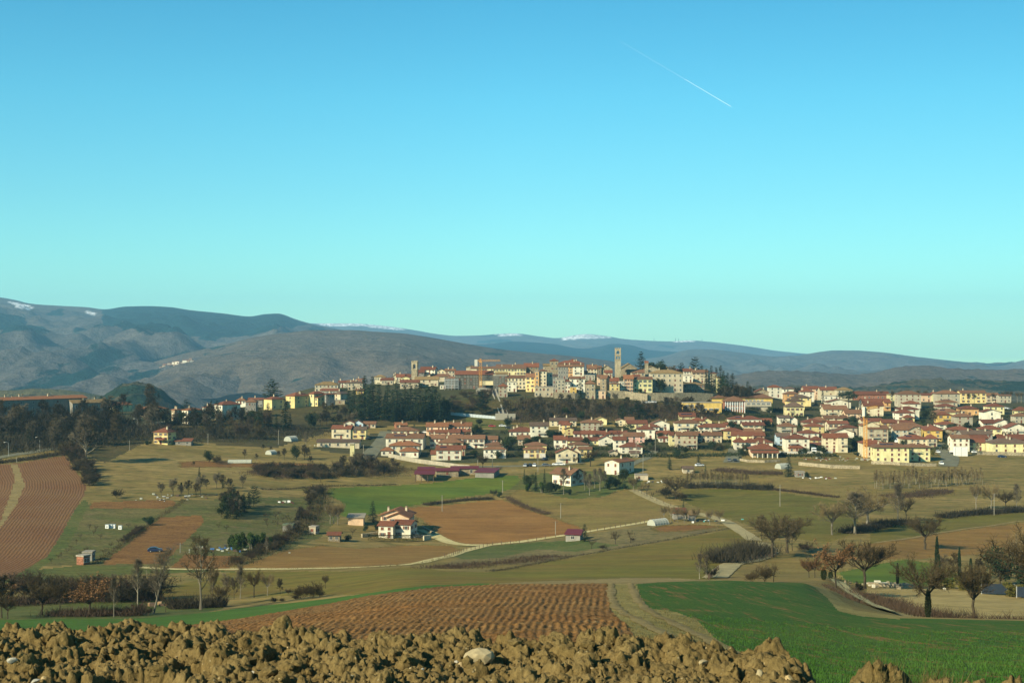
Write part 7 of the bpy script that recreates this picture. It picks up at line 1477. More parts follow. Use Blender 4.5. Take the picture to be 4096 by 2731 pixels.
# beehive-like crates, dark net screens, rubbish
for i, (px, py) in enumerate([(429, 2112), (443, 2111), (455, 2111), (481, 2116)]):
    mb = MB(); mb.box(-0.55, 0.55, -0.45, 0.45, 0, 1.2); mb.box(-0.62, 0.62, -0.52, 0.52, 1.2, 1.3, 1); mb.box(-0.3, 0.3, -0.47, -0.45, 0.3, 0.8, 1); o = mb.build('water_tank', [MM['white'], MM['steel']], None, at(px, py)); tag(o, ['white tank, first in the row on the allotment grass', 'white tank, middle of the row on the allotment grass', 'white tank, last of the tight row of three', 'white tank standing apart from the row of three'][i], 'tank', 'white tanks on the allotment')
for (px, py, w_, lb) in [(3991, 2378, 6.2, 'dark netting screen standing in the golden hedge'), (4120, 2392, 5, 'second dark netting screen at the picture edge')]:
    p = at(px, py); t = thing('net_screen', lb, 'screen', p, rad(-10)); mb = MB(); mb.box(-w_ / 2, w_ / 2, -0.05, 0.05, 0.2, 2.2); mb.build('net', MM['darkblue'], t)
    for x in (-w_ / 2, w_ / 2): mb = MB(); mb.box(x - 0.07, x + 0.07, -0.12, -0.051, -0.5, 2.3); mb.build('post', MM['steel'], t)
def heap(px, py, n, spread, label, mats, name='rubbish_heap', cat='rubbish'):
    r = random.Random(int(px * 7 + py)); c = at(px, py); mb = MB()
    for i in range(n):
        x, y = r.gauss(0, spread), r.gauss(0, spread * 0.5); z = float(ground(c.x + x, c.y + y)) - c.z; s = r.uniform(0.25, 0.8); mb.box(x, x + s * r.uniform(0.6, 1.8), y, y + s, z - 0.1, z + s * r.uniform(0.3, 1.0), r.randrange(len(mats)))
    o = mb.build(name, mats, None, c); tag(o, label, cat, None, 'stuff')
heap(885, 2198, 46, 7, 'scattered pale rubbish beside the bamboo', [MM['film'], MM['film'], MM['bluep'], MM['iron'], MM['wood'], MM['wood']])
heap(735, 1985, 30, 9, 'pale clutter under the allotment trees', [MM['wood'], MM['film'], MM['iron'], MM['steel']])
heap(655, 1998, 16, 4, 'grey clutter by the dug bed', [MM['film'], MM['steel'], MM['iron']])
heap(3280, 1912, 18, 3.5, 'pile of pale building slabs with red bricks', [MM['white'], MM['film'], MM['redm'], MM['white']])
heap(3290, 1838, 34, 8, 'stacks of red tiles on the building plot', [ROOF['r'], ROOF['o'], MM['film']])
heap(3380, 1838, 26, 7, 'rubble and tiles on the building plot by the crane', [ROOF['r'], MM['film'], MM['conc']])
heap(1300, 1785, 20, 4, 'pale bales in front of the long farm shed', [MM['film'], MM['white'], MM['steel']])
heap(2800, 2084, 22, 6, 'clutter around the sheds among pale trees', [MM['white'], MM['wood'], MM['turq'], MM['iron']])
heap(2625, 1928, 14, 4, 'pale junk beside the flat roofed garage', [MM['white'], MM['film'], MM['iron']])
heap(1135, 2008, 12, 2.0, 'heap of white and red junk by the red bush', [MM['white'], MM['redm'], MM['film']])
heap(3530, 2342, 40, 6, 'loose pale stones tumbled along the dry wall', [WALL['S'], WALL['s'], WALL['w']], 'loose_stones', 'stones')
heap(690, 2422, 30, 3, 'pile of cut branches on the bank', [MM['log'], MM['wood']], 'cut_branches', 'branches')
# far villages on the mountain: each house a small thing
FWM = [WALL['w'], WALL['c'], WALL['S']]
def far_house(px, py, d, k, w=10):
    s = d / F; mb = MB(); mb.box(-w / 2, w / 2, 0, 8, -12, 6.5); rb = MB(); x = (px - CX) / F * d
    t = thing('far_house', 'small pale house of the distant village on the mountainside', 'house', (x, d, CAMZ + (CY - py) * s), rad(trng.uniform(-25, 15)), 'houses of the distant mountain village')
    mb.build('wall', FWM[k % 3], t); roof_geo(rb, 'g', w, 8, 6.5, 2.2, 0.6); rb.build('roof', [ROOF['n'], MM['wood']], t)
vr = random.Random(21)
for k in range(34):
    f = k / 33; far_house(648 + 118 * f + vr.uniform(-6, 6), 1473 - 30 * f + vr.uniform(-5, 8), 4700 + 25 * vr.random() - 260 * 0, k, vr.uniform(9, 15))
for k in range(12): far_house(715 + vr.uniform(-8, 45), 1466 + vr.uniform(-4, 10), 4560, k, vr.uniform(9, 14))
# ---------------------------------------------------------------- trees and bushes
def X1(x): return x * 0.4356
def Y1(y): return 1650 + y * 0.4356
def X5(x): return 3196 + x * KM
def Y5(y): return 1850 + y * KM
def X6(x): return x * KM
def Y6(y): return 2131 + y * KM
def X4(x): return 2400 + x * KM
def T(kind, px, py, ptop, label, group=None, wide=1.0, d=None): return tree(kind, px, py, 0, label, group, d, wide, ptop)
# large bare trees east of the wheat
T('leafoak', X5(385), Y5(1365), Y5(800), 'oak still carrying russet leaves at the dirt lane', None, 1.1, d=262)
T('oak', X5(690), Y5(1290), Y5(745), 'dark spreading bare oak behind the dirt lane', None, 1.2, d=285)
T('oak', X5(1345), Y5(1568), Y5(925), 'bare round crowned tree with an ivy clad trunk', None, 1.05, d=196)
T('ivy', X5(1349), Y5(1575), Y5(1320), 'ivy clothing the trunk of the round crowned tree', None, 1.0, d=195.2)
T('oak', X5(1825), Y5(1568), Y5(960), 'bare tree with a leaning dark trunk in the tan field', None, 0.95, d=196)
T('oak', 4190, Y5(1450), Y5(540), 'huge bare oak reaching in from the picture edge', None, 1.4, d=215)
T('oakpale', 4110, 2350, 2090, 'bare oak behind the huge edge oak', None, 1.1, d=300)
T('darkbush', 4080, 2360, 2190, 'dark evergreen mass behind the edge oak', None, 0.9, d=305)
T('darkbush', 4000, 2330, 2180, 'smaller dark evergreen left of the edge oak', None, 0.8, d=312)
T('leafoak', X5(105), Y5(1230), Y5(985), 'small russet tree at the corner of the wheat', None, 1.1, d=300)
T('leafoak', X5(165), Y5(1235), Y5(960), 'second small russet tree at the corner of the wheat', None, 1.0, d=296)
T('ivy', X5(258), Y5(1250), Y5(1095), 'stubby ivy covered stump beside the russet oak', None, 2.2, d=285)
T('ivy', X5(330), Y5(1240), Y5(1110), 'second ivy covered stump behind the russet oak', None, 2.0, d=292)
T('bushy', X5(620), Y5(1330), Y5(1230), 'low dark bush at the foot of the spreading oak', None, 1.1, d=268)
T('oak', X5(1318), Y5(905), Y5(520), 'flat topped bare tree above the ochre field', None, 1.4)
T('oakpale', X5(345), Y5(752), Y5(375), 'pale bare tree at the end of the mid pasture', None, 1.35)
T('poplar', X5(585), Y5(745), Y5(275), 'tall pale bare tree with many limbs in the hedge', None, 1.6)
T('oakpale', X5(712), Y5(690), Y5(225), 'wide pale bare tree beside the tall one in the hedge', None, 1.4)
T('poplar', X5(1035), Y5(640), Y5(180), 'slim white barked tree in the hedge gap', None, 0.9)
T('oak', X5(1120), Y5(610), Y5(330), 'small dark pollard beside the white barked tree', None, 0.8)
T('oakpale', X5(1850), Y5(490), Y5(195), 'thin bare tree at the upper hedge', None, 0.8)
T('oakpale', X5(2010), Y5(490), Y5(180), 'twisted bare tree beside the upper pole', None, 0.9)
T('poplar', X5(2275), Y5(500), Y5(200), 'pale bare tree at the end of the upper hedge', None, 0.9)
T('oak', X5(2160), Y5(500), Y5(260), 'dark bare tree in the upper hedge near the edge', None, 1.0)
T('cypress', X5(1030), Y5(1295), Y5(1050), 'single slim cypress on the green meadow', None, 0.75)
T('cypress', X5(1442), Y5(1290), Y5(775), 'tallest slim cypress behind the round crowned tree', None, 0.55, d=320)
T('cypress', X5(1676), Y5(1240), Y5(890), 'slim cypress between two bare trees', None, 0.6, d=325)
T('cypress', X5(1795), Y5(1240), Y5(1000), 'short cypress behind the leaning tree', None, 1.0, d=322)
T('cypress', X5(1465), Y5(1240), Y5(960), 'dark cypress pressed against the round crowned tree', None, 0.6, d=318)
for i, (a, b, c) in enumerate([(1420, 1300, 1180), (1560, 1310, 1200), (1690, 1325, 1190), (1800, 1340, 1210), (1920, 1350, 1215), (2200, 1395, 1240), (2330, 1405, 1250)]):
    T('goldbush', X5(a), Y5(b), Y5(c), 'golden green hedge bush behind the tan field', 'golden hedge bushes', 1.5)
for i, (a, b) in enumerate([(1500, 1200), (1620, 1180), (1880, 1240), (2050, 1220), (2180, 1260)]): T('wood', X5(a), Y5(b + 60), Y5(b - 260), 'bare tree in the belt behind the golden hedge', 'bare belt behind the golden hedge', 0.9, d=330)
# plantation of saplings below the big lemon house
pr = random.Random(5)
for k in range(78):
    f = k / 77; px = X5(790 + 1120 * f + pr.uniform(-10, 10)); py = Y5(275 - 45 * f + pr.uniform(-55, 10)); T('sapling', px, py, py - pr.uniform(45, 72), 'thin pale sapling of the young plantation', 'saplings of the young plantation', 1.0)
for k in range(40):
    f = k / 39; px = X4(905 + 640 * f + pr.uniform(-8, 8)); py = Y4 = 1750 + (478 + 12 * f + pr.uniform(-6, 6)) * KM; T('sapling', px, py, py - pr.uniform(38, 60), 'thin bare sapling rising from the curved hedge', 'saplings along the curved hedge', 1.1)
# middle distance, east
def Ym(y): return 1750 + y * KM
T('oak', X4(790), Ym(640), Ym(365), 'big bare oak at the bend of the grey dirt road', None, 1.5)
T('bushy', X4(700), Ym(640), Ym(480), 'brown bush left of the big bare oak', None, 1.3); T('bushy', X4(840), Ym(660), Ym(540), 'brown bush at the foot of the big bare oak', None, 1.3)
T('fir', X4(728), Ym(335), Ym(172), 'dark fir standing alone above the hedge bank', None, 1.2); T('spruce', X4(1030), Ym(280), Ym(163), 'dense dark conifer behind the white parked car', None, 1.35); T('fir', X4(1972), Ym(405), Ym(190), 'tall fir by the mossy allotment hut', None, 1.5)
T('fir', X4(1103), Ym(415), Ym(278), 'slender fir rising from the curved hedge', None, 0.9); T('darkbush', X4(2165), Ym(418), Ym(355), 'dark round bush beside the mossy hut', None, 0.9)
for i, (a, b, c) in enumerate([(365, 560, 440), (436, 588, 455), (490, 612, 455), (545, 640, 560)]): T('orchard', X4(a), Ym(b), Ym(c), 'small pale trunked tree lining the dirt road', 'pale trees lining the dirt road', 0.8)
for i, (a, b) in enumerate([(668, 872), (742, 878), (812, 885), (880, 892), (1000, 886), (1147, 905), (1245, 912)]): T('oakpale', X4(a), Ym(b), Ym(b - 180), 'pale bare tree around the dark sheds', 'pale bare trees around the dark sheds', 0.75)
T('fir', X4(872), Ym(800), Ym(660), 'thin dark conifer behind the dark sheds', None, 0.9)
T('oak', X4(1800), Ym(1250), Ym(780), 'broad brown bare tree at the road bend', None, 1.2); T('oak', X4(1955), Ym(1205), Ym(760), 'dark branched bare tree right of the road bend', None, 1.35); T('wood', X4(1690), Ym(1060), Ym(790), 'bare tree behind the road bend', None, 1.1); T('wood', X4(2010), Ym(1180), Ym(900), 'bare undertree at the road bend', None, 1.1)
T('bushy', X4(2150), Ym(1200), Ym(1080), 'dark bare thicket bush east of the road bend', None, 1.6)
T('poplar', X4(1040), Ym(1475), Ym(1190), 'slim bare tree at the crest of the headland', None, 0.8); T('poplar', X4(1110), Ym(1470), Ym(1210), 'second slim bare tree at the crest of the headland', None, 0.8); T('bushy', X4(1160), Ym(1465), Ym(1330), 'dark bush under the two slim trees', None, 1.1)
T('bushy', X4(1720), Ym(1480), Ym(1290), 'coppiced bush with yellowish stems behind the wheat', None, 1.0, d=262); T('bushy', X4(1590), Ym(1478), Ym(1370), 'low brown bush left of the coppice', None, 1.2, d=262); T('orchard', X4(1815), Ym(1480), Ym(1290), 'thin twisted tree beside the coppice', None, 0.8, d=262)
T('orchard', X4(160), Ym(1112), Ym(965), 'small bare tree at the lower edge of the scrub', None, 0.9); T('orchard', X4(320), Ym(1100), Ym(955), 'second small bare tree at the lower edge of the scrub', None, 0.9); T('orchard', X3(1872), Ym(1160), Ym(1040), 'small bare tree below the spruce', None, 0.9); T('orchard', X3(2120), Ym(1110), Ym(960), 'pale little tree above the scrub', None, 0.9)
T('bushy', X4(30), Ym(1165), Ym(1110), 'dark low bush at the field edge', None, 1.8); T('bushy', X4(340), Ym(1080), Ym(1040), 'low bush under the small bare trees', None, 1.6)
# knoll
T('spruce', X3(1800), Ym(1085), Ym(893), 'lone spruce beside the crimson roofed shed', None, 1.35)
for i, (a, b, c, k, lb) in enumerate([(1170, 490, 320, 'fir', 'pine at the outer corner of the knoll'), (1230, 540, 360, 'evergreen', 'broad evergreen in the knoll group'), (1290, 560, 350, 'fir', 'pine in the middle of the knoll group'), (1350, 575, 440, 'bamboo', 'light green bamboo under the pines of the knoll'), (1380, 480, 318, 'fir', 'tallest pine beside the brown roofed house'), (1430, 592, 430, 'evergreen', 'dark evergreen at the front of the knoll'), (1210, 560, 460, 'bamboo', 'bamboo clump at the corner of the knoll'), (1500, 560, 450, 'darkbush', 'laurel before the brown roofed house'), (1630, 600, 520, 'darkbush', 'small dark bush on the knoll lawn'),
    (2060, 540, 390, 'darkbush', 'black laurel below the orange roofed house'), (2130, 520, 400, 'darkbush', 'second black laurel below the orange roofed house'), (2200, 470, 290, 'evergreen', 'evergreen against the orange roofed house'), (2220, 540, 470, 'darkbush', 'dark bush at the head of the dirt road')]): T(k, X3(a), Ym(b), Ym(c), lb, None, 0.75 if k == 'fir' else 0.9)
for i, (a, b, c) in enumerate([(1580, 592, 300), (1730, 500, 330), (1800, 548, 330), (1850, 602, 360), (1960, 555, 300), (1905, 530, 310), (2010, 520, 330)]): T('poplar', X3(a), Ym(b), Ym(c), 'slim bare tree with pale trunk on the knoll', 'slim bare trees on the knoll', 0.8)
T('oak', X3(735), Ym(340), Ym(150), 'bare tree by the car park road', None, 1.0); T('oak', X3(1860), Ym(300), Ym(95), 'large bare tree beside the cream gabled house', None, 1.1); T('oakpale', X3(2310), Ym(560), Ym(380), 'bare tree at the top of the dirt road', None, 0.9); T('oakpale', X3(1700), Ym(285), Ym(190), 'small bare tree before the cream gabled house', None, 0.8)
T('bushy', X3(850), Ym(600), Ym(530), 'grey bush on the hedge bank by the pole', None, 1.2); T('darkbush', X3(905), Ym(622), Ym(560), 'dark bush on the hedge bank by the pole', None, 1.1)
for a, b in [(570, 660), (635, 655), (705, 650)]: T('orchard', X3(a), Ym(b), Ym(b - 55), 'stumpy pollard on the hedge bank', 'stumpy pollards on the hedge bank', 1.0)
# farmhouse
def X2(x): return 900 + x * KM
T('spruce', X2(1545), Ym(885), Ym(655), 'tall dark spruce beside the peach house', None, 1.3)
for i, (a, b) in enumerate([(1100, 900), (1135, 898), (1180, 912)]): T('oakpale', X2(a), Ym(b), Ym(b - 245), 'ochre bare tree of the trio beside the pale roofed shed', 'trio of ochre bare trees', 0.85)
T('darkbush', X2(1290), Ym(1082), Ym(1010), 'dark bush at the end of the farmhouse hedge', None, 1.2); T('orchard', X2(1335), Ym(1020), Ym(920), 'small bare tree above the farmhouse hedge', None, 1.0); T('darkbush', X2(1465), Ym(980), Ym(905), 'round shrub on the farmhouse bank', None, 0.9); T('darkbush', X2(1590), Ym(975), Ym(880), 'shrub against the peach house', None, 0.7)
for a, b in [(2010, 880), (2090, 940), (2200, 985)]: T('orchard', X2(a), Ym(b), Ym(b - 60), 'small bare tree along the gravel drive', 'small trees along the gravel drive', 1.0)
# ditch thicket running up from the farmhouse field
for k in range(26):
    f = pr.random(); px = X2(690 + 310 * f + pr.uniform(-60, 60)); py = Ym(1010 - 480 * f + pr.uniform(-30, 40)); h = pr.uniform(80, 150) * KM
    T(pr.choice(['wood', 'wood', 'bushy', 'bushy']), px, py, py - h, 'tangled bare tree of the ditch thicket', 'bare trees of the ditch thicket', 1.1)
for k in range(30):
    f = pr.random(); px = X2(60 + 640 * f + pr.uniform(-20, 20)); py = Ym(1350 - 300 * f + pr.uniform(-30, 30)); T('bushy', px, py, py - pr.uniform(50, 110) * KM, 'tangled bush on the ditch below the bamboo', 'bushes on the ditch below the bamboo', 1.3)
for k, (a, b, c) in enumerate([(60, 1150, 1010), (130, 1190, 1000), (200, 1150, 985), (270, 1160, 960), (340, 1130, 985), (400, 1150, 985), (460, 1160, 1010), (90, 1120, 1040)]): T('bamboo', X2(a), Ym(b), Ym(c), 'dark green bamboo clump beside the rubbish', 'bamboo beside the rubbish', 0.95)
T('poplar', X2(440), Ym(1190), Ym(1020), 'pale bare tree in front of the bamboo', None, 1.0)
for k in range(16):
    px = X2(-30 + 250 * pr.random()); py = Ym(850 - pr.uniform(0, 130)); T('wood', px, py, py - pr.uniform(150, 270) * KM, 'dark bare tree of the allotment copse', 'dark copse in the allotments', 0.9)
T('cedar', X2(300), Ym(720), Ym(490), 'black spreading conifer at the edge of the copse', None, 0.9); T('fir', X2(100), Ym(800), Ym(500), 'dark fir inside the allotment copse', None, 1.0)
for a, b, c in [(20, 845, 640), (60, 800, 560), (150, 810, 590), (200, 780, 570), (250, 740, 560), (120, 850, 660)]: T('fir', X2(a), Ym(b), Ym(c), 'dark conifer inside the allotment copse', 'dark conifers of the allotment copse', 1.3)
T('evergreen', X2(-40), Ym(830), Ym(640), 'ivy green tree at the flank of the copse', None, 0.7); T('evergreen', X2(20), Ym(790), Ym(560), 'second ivy green tree in the copse', None, 0.6)
T('evergreen', X2(745), Ym(235), Ym(48), 'ivy covered tree on the tan meadow', None, 0.7); T('oak', X2(1000), Ym(465), Ym(335), 'dark bare tree at the end of the red thicket', None, 1.1)
for k in range(70):
    px = X2(340 + 730 * pr.random()); py = Ym(430 - 100 * pr.random()); T('bushy', px, py, py - pr.uniform(60, 110) * KM, 'reddish bush of the meadow thicket', 'reddish bushes of the meadow thicket', 1.25)
for k in range(50):
    px = X2(1130 + 700 * pr.random()); py = Ym(415 - 150 * pr.random()); T(pr.choice(['bushy', 'wood']), px, py, py - pr.uniform(70, 140) * KM, 'bare bush of the thicket below the retaining wall', 'bushes below the retaining wall', 1.15)
for a, b, c in [(400, 140, 60), (480, 150, 80), (330, 240, 160), (620, 230, 100), (560, 220, 130), (830, 230, 60), (860, 240, 90), (895, 290, 180), (205, 225, 110)]: T('wood', X2(a), Ym(b), Ym(c), 'scattered bare tree on the tan meadow', 'scattered bare trees on the tan meadow', 0.9)
T('poplar', X2(845), Ym(110), Ym(-70), 'tall pale bare tree beside the farm shed', None, 1.1)
# west: great poplar and hedge line
T('big', X1(790), Y1(470), 1645, 'great bare grey poplar at the end of the dark wood', None, 1.05)
for k in range(44):
    f = pr.random(); px = X1(640 + 240 * f + pr.uniform(-60, 30)); py = Y1(380 + 380 * f * pr.uniform(0.4, 1.0)); T(pr.choice(['bushy', 'wood', 'bushy']), px, py, py - pr.uniform(70, 150) * 0.4356, 'bare bush of the hedge beside the ploughed field', 'hedge beside the ploughed field', 1.0)
T('evergreen', X1(1920), Y1(455), Y1(328), 'dense dark evergreen on the open tan meadow', None, 0.95); T('darkbush', X1(1355), Y1(1035), Y1(930), 'round dark evergreen at the head of the long dug plot', None, 1.1); T('bushy', X1(1075), Y1(785), Y1(685), 'ochre bare bush at the bottom of the tan meadow', None, 1.1); T('olive', X1(1745), Y1(285), Y1(215), 'grey olive tree behind the open red roofed shed', None, 1.0); T('darkbush', X1(1360), Y1(300), Y1(245), 'dark shrub at the lone yellow house', None, 1.2); T('bushy', X1(1990), Y1(470), Y1(380), 'brown bush beside the dense dark evergreen', None, 1.2)
for k, (a, b, c) in enumerate([(1480, 770, 630), (1590, 760, 590), (1660, 780, 650), (1730, 760, 600), (1800, 770, 640), (1990, 690, 540), (2040, 700, 560), (2110, 720, 590), (1900, 700, 600), (1840, 760, 560), (1780, 500, 440), (2230, 690, 560)]): T('wood', X1(a), Y1(b), Y1(c), 'bare tree above the allotment clutter', 'bare trees above the allotment clutter', 1.0)
T('fir', X1(1830), Y1(590), Y1(495), 'small dark pine on the tan meadow', None, 1.1); T('fir', X1(2050), Y1(690), Y1(575), 'narrow dark conifer above the copse', None, 1.0); T('ivy', X1(1665), Y1(730), Y1(640), 'ivy clad pole of a tree in the clutter', None, 1.3)
for k, (a, b) in enumerate([(540, 1345), (560, 1330), (615, 1295), (470, 1385), (685, 1360), (735, 1320), (790, 1290), (808, 1285), (840, 1330), (950, 1300), (970, 1290), (1020, 1240), (925, 1160), (860, 1130), (1090, 1210), (700, 1210), (740, 1160), (880, 1090), (820, 1070), (655, 1260), (1180, 1060), (2010, 1060), (2080, 1080)]): T('orchard', X1(a), Y1(b), Y1(b - 62), 'small bare fruit tree of the orchard', 'orchard fruit trees', 1.0)
for k in range(18):
    f = pr.random(); px = X1(1090 + 230 * f); py = Y1(1220 - 170 * f + pr.uniform(-8, 8)); T('bushy', px, py, py - pr.uniform(30, 60) * 0.4356, 'low bush of the allotment hedge', 'low bushes of the allotment hedge', 1.5)
for k in range(22):
    px = X2(pr.uniform(380, 1020)); py = Ym(pr.uniform(800, 960)); T('orchard', px, py, py - pr.uniform(50, 80) * KM, 'small bare tree in the middle allotments', 'small trees of the middle allotments', 1.0)
# western foreground trees below the soil bank
T('leafoak', X6(930), Y6(985), Y6(425), 'oak with russet leaves rising behind the soil bank', None, 1.4, d=236)
T('leaning', X6(1600), Y6(875), Y6(110), 'leaning pale poplar beside the green strip', None, 0.9, d=246)
T('poplar', X6(1440), Y6(705), Y6(235), 'slim pale poplar left of the leaning one', None, 0.75, d=275)
T('darkpoplar', X6(2100), Y6(808), Y6(-10), 'tallest dark bare poplar on the bank', None, 0.95, d=255)
T('oak', X6(440), Y6(885), Y6(475), 'dark many stemmed tree beside the green strip', None, 1.1, d=244); T('oak', X6(625), Y6(888), Y6(465), 'dark upright tree next to the many stemmed one', None, 0.75, d=243)
T('wood', X6(15), Y6(960), Y6(380), 'dense brownish tree at the picture edge', None, 1.2, d=232); T('leafoak', X6(-60), Y6(965), Y6(420), 'brown tree cut by the picture edge', None, 1.1, d=236); T('oak', X6(80), Y6(975), Y6(640), 'small dark tree beside the edge tree', None, 1.0, d=228)
T('poplar', X6(1190), Y6(985), Y6(400), 'pale slender tree beside the russet oak', None, 0.6, d=232); T('orchard', X6(1730), Y6(850), Y6(600), 'clump of thin stems beside the leaning poplar', None, 0.6, d=250)
T('oak', X6(2300), Y6(768), Y6(520), 'stout dark tree on the bank', None, 1.0, d=268); T('oakpale', X6(2220), Y6(770), Y6(300), 'thin bare tree between the dark ones on the bank', None, 0.5, d=272)
for k, (a, b, c) in enumerate([(1450, 885, 700), (1540, 870, 760), (1300, 930, 760), (1060, 960, 860), (840, 960, 880), (1240, 960, 830), (700, 940, 860)]): T('bushy', X6(a), Y6(b), Y6(c), 'brown bramble bush behind the soil bank', 'bramble bushes behind the soil bank', 1.4, d=238)
for k in range(34):
    px = X6(pr.uniform(150, 1750)); py = Y6(pr.uniform(520, 700)); T('bushy', px, py, py - pr.uniform(90, 200) * KM, 'reddish bush of the stream bank', 'reddish bushes of the stream bank', 1.2, d=pr.uniform(285, 330))
def X7(x): return 1000 + x * 0.6378
def Y7(y): return 2231 + y * 0.6378
for k, (a, b, c, kd) in enumerate([(25, 200, 60, 'oak'), (-60, 215, 30, 'poplar'), (110, 200, 85, 'oakpale'), (190, 200, 120, 'wood'), (472, 205, 95, 'oak'), (-150, 230, 90, 'wood'), (-100, 220, 110, 'wood')]): T(kd, X7(a), Y7(b), Y7(c), ['dark leaning tree at the stream', 'pale slim tree at the stream', 'ochre bare tree at the stream', 'thin bare tree at the stream', 'dark tree beside the big round bush', 'first bare bush tree of the stream', 'second bare bush tree of the stream'][k], None, 0.8, d=292)
for k, (a, b, c) in enumerate([(330, 275, 150), (400, 275, 140), (440, 270, 190), (290, 280, 220), (150, 300, 240), (200, 300, 245), (690, 265, 238), (560, 222, 205), (650, 225, 210), (240, 240, 190)]): T('bushy', X7(a), Y7(b), Y7(c), 'dark bush along the green strip', 'dark bushes along the green strip', 1.25, d=265 if b > 250 else 290)
# the dark wood on the western slope
for k in range(78):
    px = pr.uniform(-150, 640); py = pr.uniform(1690, 1815) - max(0, (px - 250)) * 0.16; T('wood', px, py, py - pr.uniform(75, 115), 'dark bare tree of the wood below the apartment block', 'bare trees of the western wood', 1.0)
T('spruce', X1(270), Y1(290), 1690, 'dark spruce inside the western wood', None, 1.1); T('cedar', 407, 1640, 1578, 'dark cedar behind the apartment block', None, 0.6); T('cedar', X1(1710), 1690, 1594, 'open crowned cedar before the white houses', None, 0.75); T('cedar', X1(1990), 1690, 1600, 'split cedar before the red roofed houses', None, 0.6); T('fir', X1(1940), 1660, 1600, 'small fir behind the split cedar', None, 1.0)
for k in range(32):
    px = pr.uniform(640, 1060); py = pr.uniform(1695, 1760); T(pr.choice(['wood', 'wood', 'bushy']), px, py, py - pr.uniform(45, 85), 'bare tree on the slope under the yellow blocks', 'bare trees under the yellow blocks', 0.9)
for k in range(22):
    px = pr.uniform(560, 1010); T(pr.choice(['fir', 'evergreen', 'wood', 'wood']), px, 1702, 1702 - pr.uniform(45, 95), 'tree standing before the white houses of the hill road', 'trees before the hill road houses', 1.0)
# conifers and bare woods on the slope of the old town
def XZ(x): return 1024 + x * 0.351
def YZ(y): return 1300 + y * 0.351
T('cedar', XZ(190), YZ(860), YZ(605), 'great dark cedar behind the first yellow block', None, 0.95, d=935)
for k, (a, b, c) in enumerate([(335, 1200, 830), (140, 1150, 875), (30, 1180, 900), (60, 1200, 960), (230, 1190, 1000), (390, 1150, 1000)]): T('fir', XZ(a), YZ(b), YZ(c), 'dark pine below the yellow blocks', 'dark pines below the yellow blocks', 1.25)
T('evergreen', XZ(660), YZ(1180), YZ(960), 'round dark evergreen on the bare slope', None, 0.8); T('evergreen', XZ(600), YZ(1150), YZ(1000), 'smaller evergreen on the bare slope', None, 0.8)
CON = [(1060, 940, 700), (1120, 950, 680), (1240, 1000, 560), (1330, 960, 570), (1180, 1010, 720), (1290, 1040, 700), (1400, 1010, 640), (1390, 1080, 780), (1500, 1000, 640), (1480, 1090, 760), (1560, 1040, 720), (1610, 1000, 610), (1650, 1080, 760), (1700, 1010, 640), (1760, 1070, 650), (1820, 1020, 660), (1870, 1090, 640), (1930, 1050, 700), (1960, 1090, 660), (2010, 1060, 650), (2040, 1090, 680), (2090, 1095, 760), (2140, 1090, 800), (1340, 1080, 860), (1720, 1090, 850), (1900, 1100, 850), (1100, 1000, 820), (1560, 1095, 900)]
for a, b, c in CON: T('fir', XZ(a), YZ(b), YZ(c), 'tall dark conifer of the grove below the old town', 'dark conifer grove below the old town', 1.25)
for k in range(26):
    px = XZ(pr.uniform(1050, 2150)); py = YZ(pr.uniform(1040, 1110)); T(pr.choice(['fir', 'fir', 'evergreen']), px, py, py - pr.uniform(50, 90), 'lower conifer at the foot of the dark grove', 'lower conifers of the dark grove', 1.2)
def XA(x): return 1600 + x * K3
def YA(y): return 1350 + y * K3
def XB(x): return 2200 + x * K3
def YB(y): return 1350 + y * K3
for k in range(18):
    px = pr.uniform(1280, 1420); py = YZ(pr.uniform(1000, 1160)); T('wood', px, py, py - pr.uniform(35, 60), 'bare brown tree beside the conifer grove', 'bare trees beside the conifer grove', 1.1)
for k in range(84):
    px = pr.uniform(2010, 2860); lo = 1690 if px < 2600 else 1670; hi = 1612 if px < 2480 else 1625; py = pr.uniform(hi, lo); T('wood', px, py, py - pr.uniform(28, 52), 'bare brown tree on the wooded scarp below the old town', 'bare trees on the scarp', 1.15)
for k in range(22):
    px = pr.uniform(1780, 1960); py = pr.uniform(1575, 1650); T('bushy', px, py, py - pr.uniform(18, 34), 'brown bush on the scarp below the scaffolding', 'bushes below the scaffolding', 1.5)
T('cedar', XA(1025), YA(975), YA(640), 'tall open cedar in front of the escalator', None, 0.7)
T('evergreen', XA(1350), YA(1420), YA(1195), 'big round evergreen beside the white twin villa', None, 1.15); T('evergreen', XA(1735), YA(1340), YA(1205), 'second round evergreen behind the yellow twin villa', None, 1.6)
T('evergreen', XA(935), YA(1215), YA(1065), 'dark evergreen at the end of the peach terrace', None, 0.9); T('cedar', XA(1010), YA(1215), YA(1100), 'small dark cedar beside the peach terrace', None, 0.8)
T('cypress', XA(395), YA(1370), YA(1270), 'dark narrow cypress before the white terrace', None, 1.8); T('cypress', XB(172), YB(1335), YB(1225), 'first of two cypresses by the small windowed house', None, 1.6); T('cypress', XB(208), YB(1335), YB(1225), 'second of two cypresses by the small windowed house', None, 1.6); T('olive', XA(1490), YA(1500), YA(1395), 'grey olive tree between the twin villas', None, 1.1); T('olive', XA(390), YA(1450), YA(1375), 'grey olive tree left of the red roofed villa', None, 1.1)
